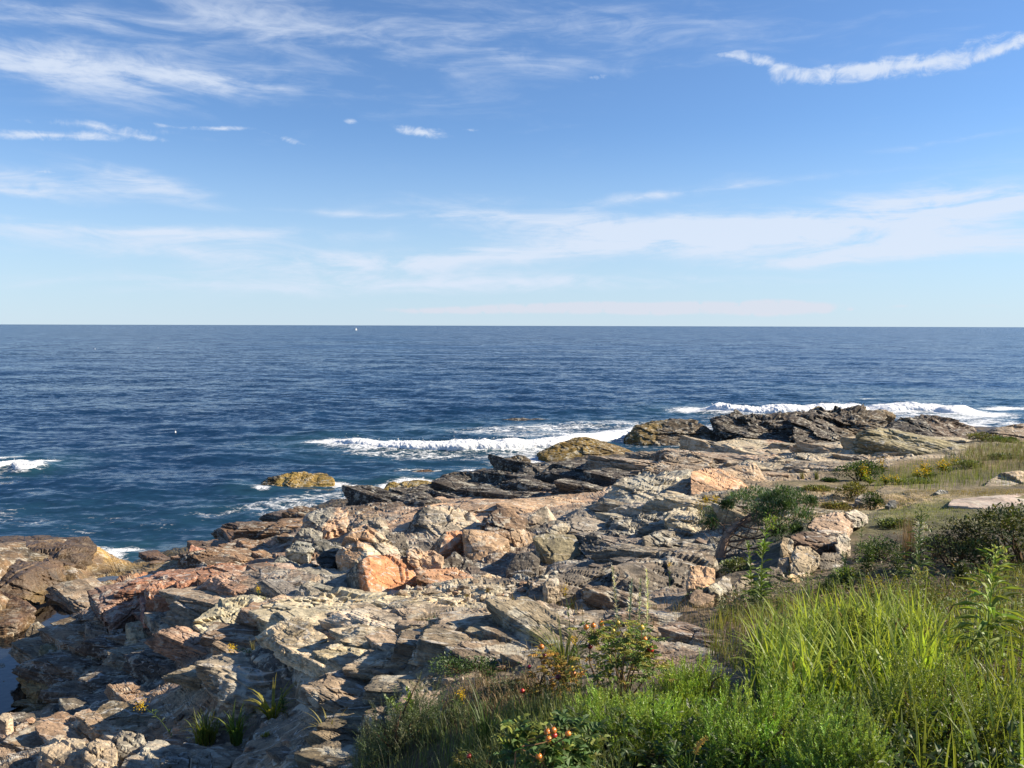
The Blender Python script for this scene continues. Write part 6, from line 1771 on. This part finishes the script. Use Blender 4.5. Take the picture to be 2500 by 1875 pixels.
B = world_scatter([(1080, 1720), (1180, 1660), (1300, 1660), (1340, 1740), (1200, 1800), (1080, 1800)], 1500)
grass('dry_grass', 'matted brown grass left of the rose shrubs', B, .10, .0045, (.17, .12, .06), (.3, 1.5), 3, M_DRY)


def undergrowth(label, poly, n, size, cols, hgt):
    Bq = world_scatter(poly, n); n = len(Bq); mb = MB()
    Bq = Bq + np.c_[np.zeros((n, 2)), rng.random(n) ** 1.5 * hgt]
    c = np.array(cols)[rng.integers(0, len(cols), n)]
    L = size * (.5 + rng.random(n))
    mb.leaves(Bq, rdirs(n, -.1, .9), L, L * (.25 + .35 * rng.random(n)), jit(c, n, .3), .2, .2)
    o = mb.build('undergrowth', M_LEAF); o['kind'] = 'stuff'; o['label'] = label; o['category'] = 'plants'


undergrowth('low leafy undergrowth on the shaded bank at right', [(2050, 1400), (2150, 1340), (2300, 1330), (3200, 1290), (4200, 1400), (4200, 1700), (2520, 1480), (2250, 1470), (2080, 1460)], 11000, .045, [(.06, .09, .025), (.09, .12, .03), (.13, .10, .05)], .22)
undergrowth('low weeds between the stones of the bank', [(1740, 1470), (1860, 1420), (2050, 1400), (2080, 1450), (1900, 1500), (1760, 1530)], 1500, .035, [(.07, .10, .03), (.11, .13, .04)], .10)
undergrowth('leafy weeds at the foot of the tall grass', [(1800, 1620), (1900, 1540), (2150, 1500), (2520, 1470), (2520, 1620), (2000, 1640)], 4200, .04, [(.13, .19, .04), (.18, .22, .05), (.15, .14, .05)], .18)
undergrowth('dark leaves under the foreground shrubs', [(1350, 1850), (1500, 1780), (1900, 1760), (2520, 1720), (3500, 1700), (3500, 2300), (1500, 2300)], 9000, .04, [(.05, .085, .02), (.08, .12, .025)], .16)
undergrowth('tiny leaves of plants in the rock cracks, centre', [(1020, 1640), (1180, 1600), (1300, 1640), (1330, 1720), (1150, 1740)], 1200, .018, [(.07, .11, .03), (.13, .10, .05)], .05)

# ---- feathery juniper shrubs of the foreground
feathery('feathery bright green juniper at bottom centre beside the rose hips', 1560, 1735, 3.7, 380, 2125, (.21, .32, .045), depth=.9)
feathery('tallest feathery bright juniper clump right of the red rose hip', 1690, 1660, 4.2, 260, 1625, (.25, .35, .05), depth=.8)
feathery('feathery juniper along the bottom edge, right of centre', 1850, 1760, 3.3, 420, 1875, (.20, .31, .045), depth=.8)
feathery('dark feathery juniper filling the bottom right corner', 2330, 1700, 3.4, 520, 2500, (.15, .21, .032), depth=.9, tipcol=(.10, .09, .0))
feathery('pale tipped juniper at the bottom edge below the long grass', 2060, 1810, 3.0, 330, 1500, (.21, .31, .055), depth=.7)
feathery('yellowing juniper at the right edge under the tall weed', 2480, 1650, 4.2, 240, 1375, (.14, .135, .02), depth=.8)
feathery('grey-green feathery shrub at the bottom edge, left of the pale rock', 960, 1750, 5.0, 250, 1125, (.105, .135, .065), name='seaside_shrub', depth=.8, spray=.15)
feathery('soft grey-green shrub behind the bottom pale rock', 1110, 1760, 4.9, 190, 750, (.095, .125, .05), name='seaside_shrub', depth=.8, spray=.12)

# ---- rose shrubs with hips
OR, RD, DK, YG = (.62, .20, .03), (.42, .035, .02), (.16, .012, .02), (.50, .36, .05)
rose('rose shrub with a dark red hip at its right and orange hips on top', 1520, 1700, 4.3,
     [(1431, 1531, OR, .017), (1448, 1527, OR, .016), (1468, 1522, OR, .018), (1508, 1520, YG, .015), (1566, 1532, YG, .018), (1588, 1585, RD, .022), (1574, 1560, OR, .015), (1522, 1563, DK, .014), (1440, 1578, DK, .018), (1497, 1540, YG, .013)],
     [(1450, 1555, 22), (1475, 1570, 26), (1500, 1545, 24), (1530, 1560, 28), (1560, 1555, 26), (1575, 1580, 22), (1520, 1600, 34), (1490, 1610, 30), (1560, 1615, 28), (1540, 1650, 40), (1480, 1660, 36), (1590, 1640, 26)], 300)
rose('reddish rose shrub with few leaves, left of the lily clump', 1330, 1720, 4.6,
     [(1321, 1579, OR, .020), (1292, 1628, DK, .015), (1363, 1653, DK, .021), (1396, 1632, YG, .018), (1400, 1645, OR, .020), (1275, 1687, RD, .017), (1384, 1640, YG, .016), (1330, 1600, DK, .012)],
     [(1320, 1610, 14), (1345, 1620, 22), (1370, 1640, 22), (1395, 1650, 24), (1350, 1670, 28), (1385, 1680, 26), (1300, 1690, 18), (1320, 1660, 24)], 120, ((.22, .17, .03), (.35, .20, .03)))
rose('rose shrub with a cluster of fat orange hips at the bottom edge', 1350, 1875, 2.85,
     [(1336, 1787, OR, .017), (1350, 1783, OR, .018), (1339, 1804, OR, .016), (1353, 1795, RD, .015), (1387, 1791, OR, .015), (1315, 1846, OR, .017), (1322, 1852, (.7, .3, .06), .015)],
     [(1340, 1800, 22), (1370, 1790, 24), (1400, 1810, 28), (1290, 1820, 30), (1330, 1835, 34), (1380, 1840, 34), (1360, 1770, 16), (1260, 1800, 24), (1350, 1870, 40), (1300, 1870, 40), (1420, 1850, 30)], 210, ((.075, .135, .03), (.16, .19, .03)), .034)
rose('small yellow-green rose shoot at the bottom edge, left of the hip cluster', 1160, 1880, 3.9,
     [(1145, 1846, RD, .014), (1192, 1861, (.5, .12, .04), .015)], [(1150, 1860, 22), (1175, 1850, 22), (1190, 1870, 26), (1135, 1880, 20)], 60, ((.16, .18, .03), (.24, .2, .03)))
# ---- lilies
lily('arching lily clump between the two rose shrubs', 1380, 1500, 5.3, 90, .46, .013, (.115, .155, .035), (.16, .18, .05))
lily('yellowing lily clump at the foot of the shaded ledge, lower left', 658, 1690, 8.5, 40, .50, .032, (.19, .22, .04), (.33, .29, .05))
lily('pale lily leaves at the left of the grey-green shrub', 800, 1800, 6.2, 22, .34, .02, (.16, .17, .05), (.28, .24, .08))
lily('dark green lily leaves at the bottom edge right of centre-left', 1190, 1800, 4.2, 34, .36, .010, (.07, .115, .03))
tuft('broad-leaved grass clump in the shade of the ledge, lower left', 490, 1735, 8.7, 130, .018, (.16, .19, .045), 1.3, rad=.12)
tuft('pointed green leaves right of the broad-leaved clump, lower left', 565, 1722, 8.5, 44, .036, (.15, .21, .045), 1.4, 'leafy_tuft', 'plant', rad=.06)
tuft('sparse green shoots at the foot of the shaded ledge', 640, 1780, 7.6, 40, .016, (.16, .17, .05), 1.3)
tuft('spiky tuft right of the yellowing lily', 780, 1745, 7.2, 40, .018, (.16, .20, .05), .9)
tuft('brown dead grass tuft under the yellowing lily', 700, 1750, 8.0, 90, .006, (.2, .15, .075), 1.5, mat=M_DRY, rad=.12)
# small tufts on the lichened ledges
for x, y, d, n, c, lb in [(692, 1546, 10.0, 34, (.14, .13, .05), 'grass tuft above the square hole in the lichened ledge'), (555, 1535, 12.5, 26, (.16, .15, .06), 'pale tuft on the left lichened shelf'), (612, 1555, 11.0, 22, (.15, .14, .06), 'thin tuft between two lichened shelves'),
                          (875, 1530, 8.9, 26, (.12, .09, .045), 'reddish tuft at the right of the cream shelf'), (930, 1545, 8.4, 18, (.13, .08, .045), 'second reddish tuft, right of the first'), (958, 1550, 8.2, 16, (.13, .08, .045), 'third reddish tuft, the rightmost'),
                          (1140, 1446, 11.5, 40, (.17, .15, .06), 'straw tuft below the flat pale stone'), (1190, 1430, 11.6, 50, (.2, .15, .085), 'taller pinkish straw tuft beside it'), (1065, 1446, 12.2, 20, (.12, .13, .04), 'green tuft at the foot of the low orange-brown boulder'),
                          (640, 1452, 14.2, 30, (.15, .15, .05), 'tuft on the crest of the lichened ledge'), (1252, 1440, 11.0, 18, (.2, .17, .09), 'single thin stalks in front of the shaded hollow'), (1400, 1440, 8.6, 46, (.16, .15, .06), 'dry seed stalks behind the lily clump'), (1340, 1455, 9.0, 30, (.15, .12, .06), 'thin dark stalks left of the dry seed stalks'),
                          (1925, 1120, 29.5, 26, (.14, .13, .05), 'tuft on the rough pale ledge, upper'), (1955, 1148, 25.5, 40, (.13, .12, .05), 'spiky brown tuft on the rough pale ledge, lower'), (1880, 1130, 30, 24, (.13, .12, .045), 'dark tuft left of the upper tuft'), (1990, 1142, 25, 30, (.10, .12, .04), 'green tuft beside the bayberry bush')]:
    tuft(lb, x, y, d, n, .006 * max(1, d / 9), c, .9, rad=.022 * d / 9)
bush('low green ground plant on the cream shelf', 1062, 1515, 8.6, 60, 420, .03, (.06, .10, .025))
bush('low mat of small green leaves left of the reddish rose shrub', 1130, 1640, 6.4, 190, 1500, .02, (.06, .105, .025), name='ground_plant', cat='plant')
bush('dull green mat in front of the reddish rose shrub', 1240, 1680, 5.3, 130, 900, .016, (.08, .10, .03), name='ground_plant', cat='plant')
tuft('dark dead stalks standing on the bare rock, centre', 1145, 1530, 7.0, 14, .004, (.09, .065, .045), .5, 'dead_stalks', 'weed', M_DRY, rad=.10)

# ---- goldenrod and weeds of the foreground
stalk_flower('single yellow goldenrod spike above the lily clump', 1385, 1441, 5.6, -6, hs=.028)
stalk_flower('yellow goldenrod leaning in front of the lily clump', 1420, 1565, 4.7, -20, hs=.026)
stalk_flower('goldenrod leaning left over the shaded ledge, upper', 612, 1607, 9.5, -46, hs=.055)
stalk_flower('goldenrod leaning left at the lower left tufts', 410, 1722, 8.8, -66, hs=.06)
stalk_flower('small goldenrod on the lichened crest below the slate heap', 634, 1437, 14.3, -4, hs=.06)
stalk_flower('goldenrod above the grey slab, left of the rose shrubs', 1112, 1696, 4.9, 14, hs=.032, nl=26)
stalk_flower('tiny yellow bloom on the shaded ledge', 1634, 1379, 9.8, 0, hs=.03, nl=6)
weed('bright rounded-leaf weed on the edge of the grey slab', 1005, 1680, 5.3, -12, .07, .045, 34, (.14, .21, .03), stems=3, droop=.1)
weed('upright stem of small leaves beside the yellowing lily', 684, 1682, 8.5, 2, .07, .03, 30, (.09, .14, .03))
for x, y, ln, lb in [(1512, 1380, -18, 'pale feathery stalk, leftmost of four, leaning left'), (1535, 1412, 8, 'short pale feathery stalk, second from left of four'), (1560, 1412, 4, 'pale feathery stalk, third from left of four'), (1568, 1388, 10, 'tallest pale feathery stalk, rightmost of four')]:
    weed(lb, x, y, 5.4, ln, .05, .014, 130, (.48, .48, .34), .007, name='pale_stalk', spread=1.0, top_taper=.5, droop=.05)
weed('large weed with a pale bud head at the right edge', 2425, 1352, 4.5, 10, .22, .042, 70, (.19, .26, .05), .008, 'buds', (.30, .33, .12), droop=.5)
weed('tall dark weed with a greenish top in the middle of the bank', 2246, 1246, 7.4, 4, .16, .026, 80, (.07, .11, .03), .006, 'buds', (.22, .25, .12), droop=.4)
weed('bright leafy weed in front of the juniper tree', 1862, 1262, 7.6, 18, .13, .05, 60, (.13, .20, .03), .006, 'buds', (.2, .26, .05))
weed('leafy weed left of the bright one, lower', 1838, 1320, 7.4, -14, .11, .045, 44, (.12, .175, .035), .005)
weed('dark leafy weed below the bright one', 1858, 1400, 7.0, 0, .13, .03, 70, (.075, .12, .03), .005)
weed('narrow-leaved green weed right of the dark brown stone', 2100, 1272, 9.4, 6, .09, .014, 70, (.09, .14, .035), .004)
weed('bushy narrow-leaved weed nearer the path bank', 2120, 1322, 9.0, 4, .09, .014, 110, (.08, .13, .035), .004, stems=3)
weed('small narrow-leaved weed beside the flat grey layered stone', 2066, 1350, 9.0, 0, .07, .012, 60, (.08, .125, .035), .004, stems=2)
weed('feathery green weed on the litter, left', 2020, 1410, 7.8, -4, .07, .011, 110, (.085, .125, .04), .004, stems=4)
weed('yellowing bushy goldenrod in bud at the edge of the litter', 2145, 1412, 6.4, 0, .07, .011, 90, (.13, .155, .035), .004, 'plume', (.28, .27, .05), stems=4)
weed('slender pale weed with yellow leaves behind the long grass', 2235, 1392, 6.0, 4, .085, .016, 70, (.16, .19, .045), .004, 'plume', (.36, .36, .12), stems=2)
weed('yellow-green weed right of the slender pale one', 2280, 1440, 6.0, 6, .07, .014, 70, (.16, .165, .03), .004, stems=3)
weed('light green seed plume rising from the long grass', 2084, 1492, 4.5, 0, .05, .010, 150, (.19, .23, .05), .004, 'plume', (.26, .29, .07), stems=4, top_taper=.6)
weed('broad pale-leaved shoot in the lower grass', 1905, 1770, 3.3, -14, .085, .04, 14, (.17, .23, .05), .003)
weed('oval-leaved shoot at the lower edge of the long grass', 1880, 1775, 3.25, -10, .05, .035, 12, (.15, .22, .05), .003)
weed('dark leafy weed left of the tall dark weed', 2200, 1330, 8.2, -2, .11, .02, 60, (.065, .10, .03), .004, stems=2)
weed('leafy weed on the right bank in the shade', 2350, 1370, 7.6, 4, .10, .02, 60, (.07, .10, .03), .004, stems=3)
tuft('brown dry grass sheaf standing on the bank above the tall dark weed', 2222, 1252, 9.8, 150, .006, (.29, .2, .12), .35, 'dry_sheaf', 'grass', M_DRY, rad=.14)
weed('small white-flowered weed behind the tall dark weed', 2236, 1280, 8.8, 10, .05, .012, 40, (.10, .14, .05), .003, 'buds', (.5, .48, .42), stems=3)
for x, y, lb in [(1948, 1656, 'white flower cluster in the long grass, left'), (2002, 1664, 'white flower cluster in the long grass, right')]:
    stalk_flower(lb, x, y, 4.1, 0, (.6, .6, .5), 'white_flower', .028, 10, .04)

# foxtails
def foxtail(label, px, py, d, lean, c, ln=.085, r=.0055):
    b = spot(px, d); top = at(px + lean, py, d)
    if top[2] < b[2] + .12: top[2] = b[2] + .12
    root = thing('foxtail_grass', label, 'grass', b, 'foxtails in the long grass')
    ms, mh = MB(), MB()
    c_ = stem_curve(b, top, n=8, wob=.04); ms.tube(c_, .0018, (.14, .18, .04), 4)
    n = 8; dirv_ = (c_[-1] - c_[-2]) / np.linalg.norm(c_[-1] - c_[-2]) + np.array([lean / 200, 0, 0])
    s = np.linspace(0, 1, n)[:, None]
    spine = top + dirv_ * s * ln + np.array([.25 * np.sign(lean + .1), 0, -.25]) * (s ** 2) * ln
    mh.tube(spine, r * np.array([.5, .9, 1, 1, .95, .85, .6, .15]), c, 7)
    q = spine[rng.integers(0, n, 160)]; dv = rdirs(160, -.3, 1)
    mh.leaves(q + dv * r * .8, dv, .009, .0012, jit(c, 160, .25), .1, 0)
    a = rng.random(5) * 6.28
    ms.blades(np.repeat([c_[1]], 5, 0), a, .22, .007, 1.2, jit(G_BRIGHT, 5), 5)
    ms.build('stem', M_GRASS, root, b); mh.build('seed_head', M_DRY, root, b)
for x, y, d, ln_, c, lb in [(1986, 1490, 4.6, -4, (.26, .22, .06), 'upright foxtail, tallest at the left of the long grass'), (1919, 1560, 4.5, -8, (.24, .22, .06), 'foxtail leaning left near the brown rock'), (1958, 1640, 4.0, -22, (.3, .2, .06), 'foxtail tilted left above the white flowers'),
                          (2023, 1640, 3.9, 2, (.28, .2, .06), 'upright foxtail beside the right white flower cluster'), (2176, 1540, 4.4, 6, (.24, .12, .05), 'dark brown foxtail in the middle of the long grass'), (2190, 1552, 4.4, 14, (.24, .12, .05), 'brown foxtail just right of the dark brown one'),
                          (2247, 1560, 4.3, 2, (.26, .15, .05), 'brown foxtail left of the tall weed'), (2311, 1500, 4.8, 8, (.25, .18, .06), 'foxtail nearest the tall weed'), (2130, 1490, 4.9, -10, (.18, .2, .06), 'green drooping foxtail behind the seed plume'), (1738, 1650, 4.2, -14, (.2, .2, .06), 'drooping foxtail at the left end of the long grass'),
                          (2060, 1520, 4.6, -3, (.25, .2, .06), 'thin foxtail left of the seed plume'), (1698, 1840, 2.9, 0, (.42, .27, .06), 'golden foxtail spike at the bottom edge'), (1232, 1780, 3.7, -6, (.22, .22, .07), 'green foxtail left of the orange hips'), (1258, 1850, 3.3, 20, (.32, .27, .08), 'yellow foxtail bending right below the orange hips')]:
    foxtail(lb, x, y, d, ln_, c)

# ---- twig litter
def litter():
    mb = MB(); Bs = np.concatenate([world_scatter([(1900, 1470), (2000, 1440), (2200, 1420), (2300, 1440), (2420, 1400), (2500, 1420), (2400, 1500), (2150, 1540), (1920, 1540)], 900), world_scatter([(1760, 1440), (1900, 1430), (1900, 1500), (1780, 1510)], 120)])
    for b in Bs:
        a = rng.random() * 6.283; L = .06 + .22 * rng.random() ** 2; t = np.linspace(-.5, .5, 4)[:, None]
        p = b + np.array([math.cos(a), math.sin(a), rng.normal(0, .12)]) * t * L + rng.normal(0, .012, (4, 3)) + [0, 0, .015 + .03 * rng.random()]
        mb.tube(p, .0015 + .0025 * rng.random(), np.array([(.30, .22, .15), (.20, .12, .08), (.36, .30, .24), (.14, .09, .06)][rng.integers(4)]), 3)
    o = mb.build('twig_litter', M_BARK); o['kind'] = 'stuff'; o['label'] = 'dead twigs and plant litter on the bank behind the long grass'; o['category'] = 'twigs'
litter()
def stick(label, a, b_, d, r):
    p0, p1 = at(a[0], a[1], d), at(b_[0], b_[1], d - .1)
    p0[2] = hz(p0[0], p0[1]) + .05; p1[2] = hz(p1[0], p1[1]) + .05
    mb = MB(); c = stem_curve(p0, p1, n=7, wob=.05); mb.tube(c, np.linspace(r, r * .5, 7), (.40, .34, .27), 6)
    s = stem_curve(c[3], c[3] + np.array([.10, .05, .06]), n=4); mb.tube(s, np.linspace(r * .6, r * .3, 4), (.38, .32, .26), 5)
    tag(mb.build('stick', M_BARK, None, p0), label, 'stick')
stick('bleached stick lying slanted on the litter', (2078, 1440), (2140, 1490), 7.4, .009)
stick('bleached forked stick at the right of the litter', (2360, 1396), (2420, 1412), 7.2, .009)
stick('thin pale stick along the front of the litter', (1990, 1488), (2080, 1450), 7.0, .007)

# ------------------------------------------------------------------ sailboat and buoys
def sailboat():
    p = at_z(870, 806.5, 0.0)
    root = thing('sailboat', 'tiny white sailboat just below the horizon, left of centre', 'sailboat', p)
    root.rotation_euler = (0, 0, math.radians(50))
    s = np.hypot(p[0], p[1]) / 2030.0 * .5      # metres per photo pixel, a little under
    L, H = 3.4, 5.0
    hb = MB()
    xs = np.linspace(-.5, .5, 9); w = .16 * np.cos(xs * 2.6) ** .7 * L
    V = []
    for x, ww in zip(xs, w): V += [(x * L, -ww / 2 - .01, .11 * L), (x * L * .9, -ww / 4, -.03 * L), (x * L * .9, ww / 4, -.03 * L), (x * L, ww / 2 + .01, .11 * L)]
    F = []
    for i in range(8):
        for j in range(4):
            a, b = i * 4 + j, i * 4 + (j + 1) % 4; F += [[a, b, b + 4], [a, b + 4, a + 4]]
    F += [[0, 1, 2], [0, 2, 3], [32, 34, 33], [32, 35, 34]]
    hb.add(np.array(V) + p, F, (.8, .8, .8)); hb.build('hull', M_PAINT, root, p)
    m = MB(); m.tube(p + np.array([(0, 0, .08 * L), (0, 0, H)]), [.05, .03], (.5, .5, .5), 6); m.build('mast', M_PAINT, root, p)
    sl = MB(); sl.add(p + np.array([(-.02 * L, 0, .2 * L), (-.02 * L, 0, H * .98), (-.48 * L, .3, .22 * L), (-.02 * L, .06, .2 * L), (-.02 * L, .06, H * .98), (-.48 * L, .36, .22 * L)]), [[0, 1, 2], [3, 5, 4]], (.82, .82, .80)); sl.build('mainsail', M_PAINT, root, p)
    j = MB(); j.add(p + np.array([(.03 * L, 0, H * .85), (.48 * L, 0, .13 * L), (.05 * L, .4, .16 * L), (.03 * L, .06, H * .85), (.48 * L, .06, .13 * L), (.05 * L, .46, .16 * L)]), [[0, 1, 2], [3, 5, 4]], (.82, .82, .80)); j.build('jib', M_PAINT, root, p)
sailboat()
for x, y, lb in [(428, 1055, 'white lobster buoy floating alone above the yellow rock'), (232, 852, 'white buoy far out toward the left, left one of two'), (386, 850, 'white buoy far out toward the left, right one of two'), (2410, 866, 'white buoy far out at the right')]:
    p = at_z(x, y, 0.0); s = max(.12, np.hypot(p[0], p[1]) / 2030 * 1.1)
    root = thing('buoy', lb, 'buoy', p); m = MB()
    m.tube(p + np.array([(0, 0, -.6), (0, 0, -.5), (0, 0, .3), (0, 0, .75), (0, 0, .8)]) * s, np.array([.2, .5, .55, .3, .02]) * s, (.8, .8, .76), 10); m.build('float', M_PAINT, root, p)
    m2 = MB(); m2.tube(p + np.array([(0, 0, .75), (.05, 0, 1.5)]) * s, .05 * s, (.7, .6, .4), 5); m2.build('stick_handle', M_PAINT, root, p)
